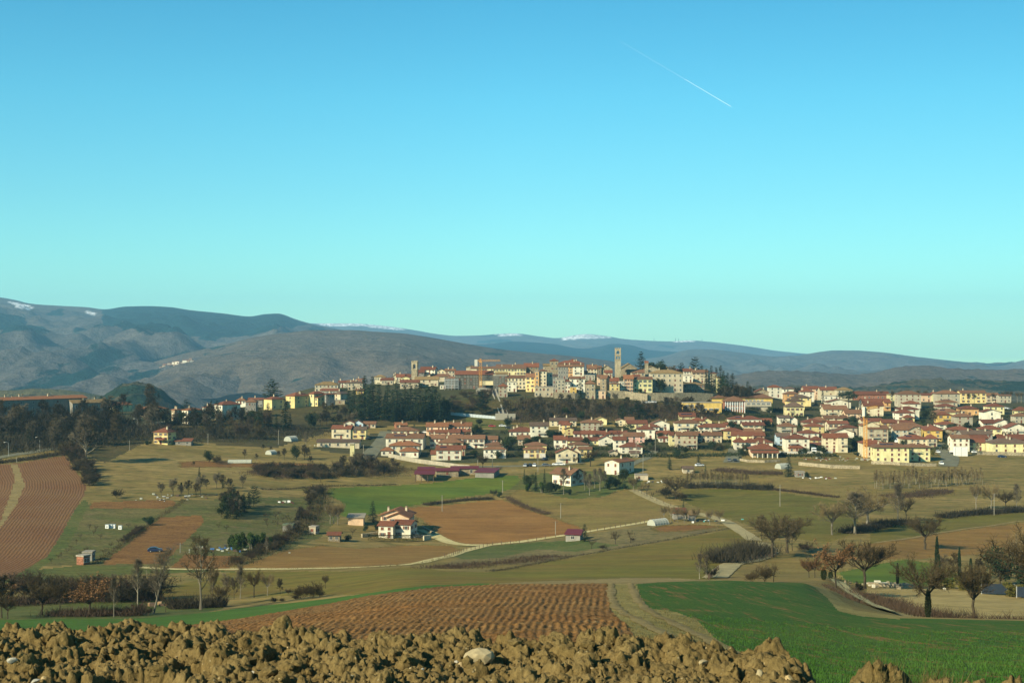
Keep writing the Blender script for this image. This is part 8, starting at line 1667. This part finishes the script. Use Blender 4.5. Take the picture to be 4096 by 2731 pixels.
for k, (a, b, c, kd, w_, lb) in enumerate([(1140, 400, 163, 'cedar', 0.55, 'tall shaggy cedar on the hilltop behind the church'), (1260, 390, 280, 'evergreen', 1.1, 'broad evergreen beside the tall chimney'), (1330, 390, 268, 'evergreen', 1.1, 'broad evergreen crown above the church hall'), (1410, 390, 270, 'cedar', 0.6, 'dark cedar above the palace'), (1380, 400, 300, 'evergreen', 1.0, 'dark evergreen right of the church hall'), (1650, 400, 305, 'cedar', 0.8, 'wide dark cedar behind the red roofs'), (1825, 410, 232, 'cedar', 0.75, 'great spreading cedar on the hilltop'), (1905, 420, 335, 'fir', 1.3, 'dark fir beside the great cedar'), (1530, 400, 340, 'wood', 1.2, 'bare tree between the hilltop cedars')]): T(kd, XB(a), YB(b), YB(c), lb, None, w_, d=1085)
for k, (a, b, c, d_) in enumerate([(2025, 560, 340, 1010), (2085, 560, 365, 1015), (2140, 600, 338, 1005), (2175, 620, 400, 995), (1960, 520, 380, 1030), (1990, 540, 400, 1020), (2230, 600, 430, 990)]): T('fir', XB(a), YB(b), YB(c), 'tall dark fir at the eastern tip of the old town', 'firs at the eastern tip of the old town', 1.1, d=d_)
for k, (a, b, c) in enumerate([(320, 500, 300), (405, 500, 275), (455, 520, 385), (600, 560, 378), (640, 560, 470), (360, 520, 380), (500, 540, 440), (545, 550, 420)]): T('fir' if k < 5 else 'evergreen', 2800 + a * K3, 1400 + b * K3, 1400 + c * K3, 'dark fir above the school roof', 'firs above the school roof', 1.15, d=960)
for k in range(16): px = pr.uniform(2880, 3010); T('wood', px, 1590, 1590 - pr.uniform(35, 60), 'bare tree between the firs above the school', 'bare trees above the school', 1.0, d=955)
T('evergreen', XB(1390), YB(690), YB(478), 'tall dark magnolia in front of the beige palace', None, 0.8); T('darkbush', XB(1550), YB(690), YB(585), 'dark bush at the foot of the palace', None, 1.5); T('darkbush', XB(1610), YB(690), YB(620), 'second dark bush at the foot of the palace', None, 1.3); T('fir', XB(378), YB(770), YB(495), 'black shaggy conifer before the big white house', None, 1.2); T('evergreen', XB(960), YB(815), YB(725), 'round evergreen under the town wall', None, 1.2); T('evergreen', XB(1180), YB(780), YB(715), 'evergreen clump by the parked cars', None, 1.4); T('darkbush', XB(1120), YB(690), YB(630), 'dark shrub before the long lemon house', None, 1.2)
for k, (a, b, c, w_) in enumerate([(1080, 1030, 760, 0.9), (1150, 1030, 830, 0.8), (905, 1060, 820, 0.7)]): T('cedar', XB(a), YB(b), YB(c), ['tallest cedar on the wooded scarp', 'smaller cedar beside the tallest on the scarp', 'dark cedar further along the scarp'][k], None, w_)
T('evergreen', XB(390), YB(1030), YB(900), 'dark evergreen behind the grey four window house', None, 1.0); T('evergreen', XB(20), YB(1010), YB(920), 'dark evergreen at the top of the brown scarp', None, 1.1); T('evergreen', XB(200), YB(960), YB(850), 'dark evergreen in the middle of the scarp', None, 1.1)
# gardens of the lower town
T('pine', 2800 + 1862 * K3, 1400 + 752 * K3, 1400 + 498 * K3, 'spreading stone pine with a flat green crown', None, 1.15)
for k, (a, b, c, kd, w_, lb) in enumerate([(1540, 700, 520, 'fir', 1.3, 'dark conifer beside the white flat roofed block'), (1455, 690, 560, 'fir', 1.1, 'dark conifer left of the white flat roofed block'), (870, 800, 690, 'evergreen', 1.0, 'round dark tree below the school wing'), (200, 800, 725, 'evergreen', 1.0, 'dark tree before the low school wing'), (330, 830, 765, 'evergreen', 1.3, 'evergreen clump under the brick school block'), (430, 830, 770, 'evergreen', 1.3, 'second evergreen clump under the brick school block'), (1145, 830, 730, 'orchard', 1.2, 'bare tree before the dormered lemon house'), (1210, 560, 455, 'wood', 1.2, 'bare tree behind the orange three storey house'), (1940, 1250, 1050, 'evergreen', 0.95, 'tall dark evergreen left of the crane mast'), (1985, 1300, 1270, 'darkbush', 1.3, 'dark bush at the foot of the crane'), (1945, 980, 880, 'olive', 1.4, 'olive trees in the garden left of the crane'), (1250, 1300, 1235, 'darkbush', 1.0, 'dark shrub before the red porch'), (505, 1370, 1330, 'darkbush', 1.2, 'dark hedge bush by the red porch villa')]): T(kd, 2800 + a * K3, 1400 + b * K3, 1400 + c * K3, lb, None, w_)
for k, (a, b, c, kd, w_, lb) in enumerate([(1060, 790, 600, 'wood', 1.2, 'bare dark tree beside the ochre house'), (95, 1110, 930, 'evergreen', 0.8, 'dark evergreen left of the cream villa'), (95, 1175, 1110, 'darkbush', 1.2, 'round bush at the corner of the cream villa'), (1235, 1095, 1010, 'olive', 1.2, 'olive tree on the street corner'), (1060, 1160, 1075, 'goldbush', 0.9, 'golden bush beside the big lemon house'), (1610, 1160, 985, 'poplar', 1.0, 'thin bare tree before the lemon house'), (920, 780, 690, 'evergreen', 1.2, 'dark trees between the white and ochre houses'), (960, 700, 560, 'evergreen', 0.9, 'dark conifer above the street'), (1640, 760, 690, 'olive', 1.2, 'grey garden tree beside the stark white gable'), (1230, 1000, 890, 'oak', 0.9, 'bare tree before the shaded ochre flank')]): T(kd, 3396 + a * K3, 1450 + b * K3, 1450 + c * K3, lb, None, w_)
for k, (a, b, c) in enumerate([(150, 460, 345), (275, 450, 345), (400, 450, 345), (548, 500, 330), (640, 450, 330), (740, 420, 315), (865, 430, 325), (960, 480, 335), (1125, 420, 340), (1320, 400, 315), (1495, 510, 370), (1570, 510, 375), (1690, 505, 380), (1800, 500, 365), (1930, 490, 350), (1985, 490, 345), (2035, 490, 345), (2110, 505, 360), (2160, 505, 360), (2240, 510, 360)]): T('pollard', 3396 + a * K3, 1450 + b * K3, 1450 + c * K3, 'pollarded plane tree along the crest road', 'pollarded plane trees along the crest', 0.9)
for k in range(165):                                       # small garden trees and shrubs between the houses
    px = pr.uniform(1800, 4096); py = pr.uniform(1700, 1835) if px < 3300 else pr.uniform(1640, 1800); kd = pr.choice(['orchard', 'darkbush', 'darkbush', 'olive', 'bushy', 'evergreen'])
    T(kd, px, py, py - pr.uniform(18, 42), {'orchard': 'small bare tree in a garden of the lower town', 'darkbush': 'dark shrub in a garden of the lower town', 'olive': 'grey green tree in a garden of the lower town', 'bushy': 'brown shrub in a garden of the lower town', 'evergreen': 'evergreen tree in a garden of the lower town'}[kd], kd + ' garden plants of the lower town', 1.1)
for k, (a, b, c) in enumerate([(1050, 1380, 1270), (1130, 1380, 1260), (1200, 1370, 1270), (960, 1400, 1330), (1100, 1360, 1290)]): T('wood', XB(a + 650), YB(b), YB(c), 'bare garden tree before the big tan house', 'bare garden trees before the big tan house', 1.2)
# ---------------------------------------------------------------- hedges, brambles, undergrowth
def thicket(name, label, pts, w, h, mat, n, sz, seed, kind='stuff', cat='hedge'):
    r = random.Random(seed); P = [at(*p) if len(p) == 2 else wpt(p[0], p[2]) for p in pts]; B = Buf(); o0 = P[0].copy(); Ls = [(b - a).length for a, b in zip(P[:-1], P[1:])]; tot = sum(Ls)
    for i in range(n):
        s = r.random() * tot; k = 0
        while s > Ls[k] and k < len(Ls) - 1: s -= Ls[k]; k += 1
        a, b = P[k], P[k + 1]; d = (b - a).normalized(); nr = Vector((-d.y, d.x, 0)); q = a + d * s + nr * r.gauss(0, w * 0.28)
        hh = h * (0.55 + 0.6 * float(vn(q.x / (h * 1.2), q.y / (h * 1.2), seed))) * r.uniform(0.4, 1)
        p = Vector((q.x, q.y, float(ground(q.x, q.y)) - 0.1)) - o0 + Vector((0, 0, hh * r.uniform(0, 0.45))); dd = (Vector((0, 0, 1)) + rvec(r) * 0.8).normalized(); B.blade(p, dd, hh * r.uniform(0.5, 1.0), sz, r)
    o = link(name, mesh(name, B.v, B.f, [mat]), None, o0); tag(o, label, cat, None, kind)
thicket('hedge', 'long dark curved hedge under the thin saplings', [(X4(900), Ym(530)), (X4(1050), Ym(520)), (X4(1250), Ym(522)), (X4(1450), Ym(530)), (X4(1600), Ym(540)), (X4(1800), Ym(545))], 5, 3.4, TWIG['dark'], 5000, 0.16, 1)
thicket('hedge', 'brown hedge bank continuing east of the curved hedge', [(X4(1800), Ym(545)), (X4(2000), Ym(565)), (X4(2352), Ym(610)), (X5(420), Y5(365))], 4, 1.5, TWIG['red'], 2200, 0.13, 2)
thicket('thicket', 'big dark thicket beside the dirt road bend', [(X4(1280), Ym(1315)), (X4(1420), Ym(1260)), (X4(1560), Ym(1230)), (X4(1700), Ym(1200))], 9, 4.6, TWIG['dark'], 6500, 0.13, 3)
thicket('hedge', 'scrubby hedge bank above the brown field', [(1700, 2020), (1760, 2012), (1830, 2003), (1900, 1999), (1970, 1995)], 4, 1.8, TWIG['dark'], 2500, 0.13, 4)
thicket('hedge', 'reddish bramble line beside the stubble field', [(2030, 1990), (2060, 2010), (2110, 2033), (2150, 2045), (2190, 2058)], 4, 1.8, TWIG['red'], 2000, 0.12, 5)
thicket('brambles', 'brown brambles across the lower scrub', [(1770, 2275), (1850, 2262), (1950, 2258), (2080, 2245), (2200, 2225)], 14, 1.3, TWIG['red'], 4500, 0.10, 6)
thicket('hedge', 'thin hedge line along the top of the olive pasture', [(1960, 2285), (2100, 2262), (2300, 2224), (2500, 2188), (2700, 2155), (2920, 2112)], 2.5, 0.9, TWIG['dark'], 2600, 0.09, 7)
thicket('brambles', 'dark brambles below the dirt lane', [(3478, 0, 262), (3545, 0, 245), (3600, 0, 230), (3660, 0, 216), (3720, 0, 208), (3800, 0, 202)], 9, 2.0, TWIG['red'], 5500, 0.06, 8)
thicket('brambles', 'reddish scrub along the crest of the wheat', [(3760, 0, 196), (3900, 0, 194), (4050, 0, 194), (4250, 0, 192)], 6, 1.7, TWIG['red'], 1600, 0.05, 9)
thicket('brambles', 'scrub on the bank between wheat and lane', [(3310, 0, 255), (3345, 0, 235), (3385, 0, 215), (3430, 0, 195)], 3, 0.9, TWIG['red'], 1500, 0.06, 10)
thicket('hedge', 'tangled hedge beneath the pale trees of the pasture', [(X5(450), Y5(740)), (X5(600), Y5(725)), (X5(760), Y5(690)), (X5(900), Y5(655)), (X5(1180), Y5(630))], 7, 3.4, TWIG['dark'], 5000, 0.13, 11)
thicket('hedge', 'brown upper hedge running to the picture edge', [(X5(1480), Y5(580)), (X5(1750), Y5(545)), (X5(1950), Y5(535)), (X5(2150), Y5(520)), (X5(2352), Y5(505))], 6, 3.2, TWIG['dark'], 5000, 0.14, 12)
thicket('brambles', 'patches of dark bramble below the plantation', [(X5(900), Y5(360)), (X5(1100), Y5(355)), (X5(1300), Y5(340)), (X5(1450), Y5(300)), (X5(1600), Y5(310))], 12, 1.9, TWIG['red'], 4500, 0.13, 13)
thicket('undergrowth', 'undergrowth of the reddish meadow thicket', [(X2(340), Ym(350)), (X2(500), Ym(400)), (X2(700), Ym(405)), (X2(900), Ym(400)), (X2(1050), Ym(380))], 16, 2.2, TWIG['red'], 5000, 0.14, 14)
thicket('undergrowth', 'undergrowth below the retaining wall', [(X2(1130), Ym(370)), (X2(1300), Ym(390)), (X2(1500), Ym(370)), (X2(1700), Ym(350)), (X2(1830), Ym(320))], 24, 2.4, TWIG['brown'], 6000, 0.15, 15)
thicket('hedge', 'dark hedge line dividing the tan meadow', [(X2(390), Ym(545)), (X2(600), Ym(540)), (X2(850), Ym(520)), (X2(1100), Ym(505)), (X2(1500), Ym(500)), (X2(1800), Ym(490))], 3, 0.9, TWIG['dark'], 2600, 0.12, 16)
thicket('undergrowth', 'undergrowth of the ditch thicket', [(X2(60), Ym(1350)), (X2(300), Ym(1230)), (X2(550), Ym(1110)), (X2(720), Ym(1020)), (X2(850), Ym(930)), (X2(950), Ym(800)), (X2(1000), Ym(650)), (X2(1020), Ym(500))], 8, 2.2, TWIG['brown'], 6000, 0.13, 17)
thicket('undergrowth', 'dark undergrowth under the western wood', [(-150, 1800), (0, 1790), (200, 1775), (400, 1745), (600, 1715)], 50, 7.0, TWIG['dark'], 10000, 0.22, 18)
thicket('undergrowth', 'upper undergrowth of the western wood', [(-150, 1725), (0, 1725), (200, 1715), (450, 1702)], 60, 11.0, TWIG['dark'], 13000, 0.26, 19)
thicket('hedge', 'dark hedge below the valley road', [(-150, 1868), (0, 1852), (130, 1836), (250, 1815)], 6, 2.4, TWIG['dark'], 3500, 0.15, 20)
thicket('undergrowth', 'brown undergrowth on the slope under the yellow blocks', [(640, 1745), (760, 1745), (900, 1740), (1050, 1735), (1250, 1715)], 50, 3.2, TWIG['dark'], 8000, 0.2, 21)
thicket('undergrowth', 'brown undergrowth of the wooded scarp', [(2020, 1660), (2200, 1655), (2400, 1650), (2600, 1655), (2850, 1650)], 50, 3.4, TWIG['red'], 12000, 0.24, 22)
thicket('undergrowth', 'upper undergrowth of the wooded scarp', [(2080, 1620), (2300, 1625), (2500, 1628), (2620, 1632)], 26, 3.0, TWIG['brown'], 5000, 0.24, 23)
thicket('brambles', 'dark bank of brambles by the stream', [(X6(1760), Y6(790)), (X6(1900), Y6(785)), (X6(2060), Y6(780)), (X6(2352), Y6(770))], 8, 3.0, TWIG['dark'], 3500, 0.10, 24)
thicket('brambles', 'reddish bramble belt along the western stream', [(0, 2425), (150, 2410), (300, 2405), (500, 2400), (650, 2395)], 12, 2.6, TWIG['red'], 6000, 0.10, 25)
thicket('brambles', 'brambles behind the soil bank', [(X6(600), 0, 240), (X6(900), 0, 238), (X6(1200), 0, 236), (X6(1480), 0, 238)], 9, 2.2, TWIG['red'], 4500, 0.075, 26)
thicket('hedge', 'hedge along the fence of the long dug plot', [(X1(870), Y1(1390)), (X1(1080), Y1(1240)), (X1(1250), Y1(1130)), (X1(1330), Y1(1060)), (X1(1480), Y1(950)), (X1(1700), Y1(800))], 3, 1.2, TWIG['brown'], 2600, 0.10, 27)
for i, (y_, a_, b_) in enumerate([(1822, 1900, 3350), (1795, 1950, 4060), (1765, 1950, 4060), (1735, 2000, 4060), (1705, 2950, 4060), (1668, 2950, 4060), (1640, 3000, 4060)]): thicket('garden_shrubs', ['garden shrubs of the lowest row of houses', 'garden shrubs of the second row of houses', 'garden shrubs of the third row of houses', 'garden shrubs of the fourth row of houses', 'garden shrubs of the fifth row of houses', 'garden shrubs of the sixth row of houses', 'garden shrubs along the upper houses'][i], [(a_ + (b_ - a_) * k / 9, y_ + hrng.uniform(-5, 5)) for k in range(10)], 9, 2.6, LEAF['oak'], 5000, 0.3, 40 + i)
thicket('hedge', 'scrub in front of the lower town houses', [(2870, 1880), (2950, 1890), (3050, 1895), (3130, 1895)], 10, 2.4, TWIG['red'], 3500, 0.14, 28)
# dry grass: tracks, verge and the corner of the soil bank
def grassy(name, label, spots, mat, hmin, hmax, w, seed):
    r = random.Random(seed); B = Buf(); o0 = None
    for p in spots:
        if o0 is None: o0 = p.copy()
        for _ in range(3): B.tri(*(lambda q, a, hh: (q - a, q + a, q + Vector((r.uniform(-0.5, 0.5) * hh, r.uniform(-0.5, 0.5) * hh, hh))))(p - o0 + Vector((r.uniform(-w, w) * 6, r.uniform(-w, w) * 6, -0.02)), rvec(r) * w, r.uniform(hmin, hmax)))
    o = link(name, mesh(name, B.v, B.f, [mat]), None, o0); tag(o, label, None, None, 'stuff')
gr = random.Random(8)
def spots_poly(poly, n, dmin, dmax):
    out = []; xs = [p[0] for p in poly]
    while len(out) < n:
        px = gr.uniform(min(xs), max(xs)); d = dmin * (dmax / dmin) ** gr.random(); p = wpt(px, d); py = CY + F * (CAMZ - p.z) / d
        if bool(inpoly(np.array([px]), np.array([py]), poly)[0]): out.append(p)
    return out
FD = {f[0]: f[2] for f in FIELDS}
for i, nm in enumerate(['brown_field', 'green_field', 'stubble_field', 'house_field', 'mid_green_field', 'upper_pasture', 'cypress_meadow', 'dug_plot', 'vegetable_plot']):
    P_ = FD[nm]; thicket('edge_grass', 'ragged dry grass along the edge of the ' + nm.replace('_', ' '), P_ + P_[:1], 2.2, 0.7, LEAF['grassy'], 2600, 0.10, 60 + i)
grassy('dry_grass', 'dry grass tufts on the track between plough and wheat', spots_poly(FD['grass_track'], 1500, 30, 130), LEAF['grassy'], 0.04, 0.12, 0.02, 1)
grassy('wheat_blades', 'young wheat blades in the field', spots_poly(FD['wheat_field'], 16000, 29, 75), leaf_mat('wheat_blades', (0.03, 0.085, 0.012), (0.05, 0.11, 0.018), 0.3), 0.06, 0.13, 0.014, 2)
sp = [soil_at(gr.gauss(3740, 90), gr.uniform(7.0, 7.4)) for _ in range(260)] + [soil_at(gr.gauss(3520, 40), gr.uniform(7.0, 7.35)) for _ in range(60)]
grassy('grass_tuft', 'dry grass tuft on the edge of the soil bank', sp, LEAF['grassy'], 0.03, 0.13, 0.0022, 3)
# tall single stalk, the big pale rock and loose stones on the soil
mb = MB(); p = soil_at(3690, 7.2); mb.tube((0, 0, 0), (0.02, 0, 0.14), 0.0014, 0.001, 4); mb.tube((0.02, 0, 0.14), (0.04, 0, 0.26), 0.001, 0.0006, 4); o = mb.build('grass_stalk', LEAF['grassy'], None, p); tag(o, 'single tall grass stalk rising from the soil bank', 'grass stalk')
def rock(name, label, px, d, size, mat, seed, group=None, rz=0.0, sub=2, sq=(1, 1, 1), lift=0.3):
    bm = bmesh.new(); bmesh.ops.create_icosphere(bm, subdivisions=sub, radius=1.0); r = random.Random(seed); pl = [(rvec(r), r.uniform(0.55, 0.9)) for _ in range(9)]
    for v in bm.verts:
        c = v.co.copy()
        for n_, h_ in pl:
            k = c.dot(n_)
            if k > h_: c -= n_ * (k - h_)
        v.co = Vector((c.x * sq[0], c.y * sq[1], c.z * sq[2])) * size
    m = bpy.data.meshes.new(name); bm.to_mesh(m); bm.free(); m.materials.append(mat); o = link(name, m, None, soil_at(px, d) + Vector((0, 0, size * sq[2] * lift)), rz); tag(o, label, 'stone', group); return o
RK = simple('pale_limestone', (0.34, 0.27, 0.15), 0.85, 0.25, 22.0); RK2 = simple('ochre_stone', (0.40, 0.29, 0.14), 0.85, 0.25, 30.0); RK3 = simple('grey_stone', (0.36, 0.33, 0.26), 0.85, 0.25, 30.0)
rock('large_stone', 'large pale flat topped stone half sunk in the soil', 1915, 7.75, 0.085, RK, 4, None, 0.35, 2, (1.1, 0.8, 0.62), 0.5)
SL = ['pale stone left of the large flat topped one', 'small slab in front of the large flat topped stone']
rock('stone', SL[1], 1655, 7.5, 0.028, RK, 5, None, 0.5, 2, (1.2, 0.7, 0.6)); rock('stone', SL[0], 1850, 7.62, 0.03, RK2, 6, None, 0.2); rock('stone', 'white stone at the foot of the bank by the wheat', 3340, 7.02, 0.022, RK, 8, None, 0.1, 2, (0.7, 0.7, 1.2)); rock('stone', 'round pale stone on the bank by the big clod', 3035, 7.3, 0.022, RK, 9); rock('stone', 'orange stone on the bank below the big clod', 3155, 7.18, 0.02, RK2, 10); rock('stone', 'pale oblong stone on the central bank', 2815, 7.7, 0.028, RK, 11, None, 0.9, 2, (1.4, 0.8, 0.7)); rock('stone', 'grey oval stone low on the western soil', 50, 7.3, 0.025, RK3, 12, None, 0.2, 2, (1.2, 0.8, 0.7)); rock('stone', 'ochre round stone low on the western soil', 172, 7.05, 0.022, RK2, 13); rock('stone', 'grey flat stone beside the ochre round stone', 140, 7.0, 0.022, RK3, 14, None, 0.7, 2, (1.3, 0.9, 0.5))
for k in range(110):
    px = gr.uniform(-60, 3100); d = gr.uniform(6.9, 8.7)
    if d > F * 1.62 / (np.interp(px, *zip(*CR)) - CY): continue
    rock('stone', 'small pale stone lying in the ploughed soil', px, d, gr.uniform(0.006, 0.015), gr.choice([RK, RK2, RK3]), 100 + k, 'small pale stones in the ploughed soil', gr.uniform(0, 3), 1, (1.2, 0.8, 0.7), 0.3)
# snow cave of details: hunters' masts on the far ridge
for k, (px, y0, y1) in enumerate([(2616, 1352, 1361), (2702, 1350, 1364), (2714, 1352, 1364), (2808, 1355, 1366)]):
    d = 15000; s = d / F; mb = MB(); mb.tube((0, 0, -20), (0, 0, (y1 - y0) * s), 4, 1.5, 5); o = mb.build('radio_mast', MM['iron'], None, ((px - CX) / F * d, d - 5, CAMZ + (CY - y1) * s)); tag(o, ['radio mast on the far ridge left of the snow', 'first of the twin radio masts on the far ridge', 'second of the twin radio masts on the far ridge', 'radio mast on the far ridge beyond the twin masts'][k], 'mast')
# ---------------------------------------------------------------- vapour trail, haze
def trail(label, a, b, w0, w1, al):
    mb = MB(); mb.tube(a, b, w0, w1, 8); m, nt, bs = newmat('vapour'); bs.inputs['Base Color'].default_value = (0.95, 0.95, 0.95, 1); bs.inputs['Roughness'].default_value = 1; bs.inputs['Alpha'].default_value = al
    o = mb.build('vapour_trail', m); o['label'] = label; o['kind'] = 'stuff'
def skyp(px, py, d): return ((px - CX) / F * d, d, CAMZ + (CY - py) / F * d)
trail('short white vapour trail high in the blue sky', skyp(2924, 427, 8000), skyp(2740, 318, 8400), 1.7, 1.2, 0.17)
trail('faint fading tail of the vapour trail', skyp(2740, 318, 8400), skyp(2480, 165, 9000), 1.2, 0.6, 0.06)
mh = bpy.data.materials.new('air_haze'); mh.use_nodes = True; nt = mh.node_tree; nt.nodes.clear()
pv = nt.nodes.new('ShaderNodeVolumePrincipled'); pv.inputs['Color'].default_value = (0.32, 0.70, 1.0, 1); pv.inputs['Density'].default_value = HAZE_DENSITY; pv.inputs['Anisotropy'].default_value = 0.0
om = nt.nodes.new('ShaderNodeOutputMaterial'); nt.links.new(pv.outputs[0], om.inputs['Volume'])
mb = MB(); mb.box(-17000, 17000, -600, 17000, -80, 620); hz = mb.build('haze', mh); tag(hz, 'blue haze in the air over the valley', None, None, 'stuff')

# neighbours of one group told apart by their place in it
byg = {}
for o in COL.objects:
    if o.parent is None and o.get('group') and o.get('label'): byg.setdefault((o['group'], o['label']), []).append(o)
for (g_, lb), L in byg.items():
    if 1 < len(L) <= 40 and len(lb.split()) <= 12:
        L.sort(key=lambda o: o.location.x / o.location.y)
        for i, o in enumerate(L):
            n = i + 1; o['label'] = '%s, %d%s from the west' % (lb, n, 'th' if 10 < n % 100 < 14 else {1: 'st', 2: 'nd', 3: 'rd'}.get(n % 10, 'th'))
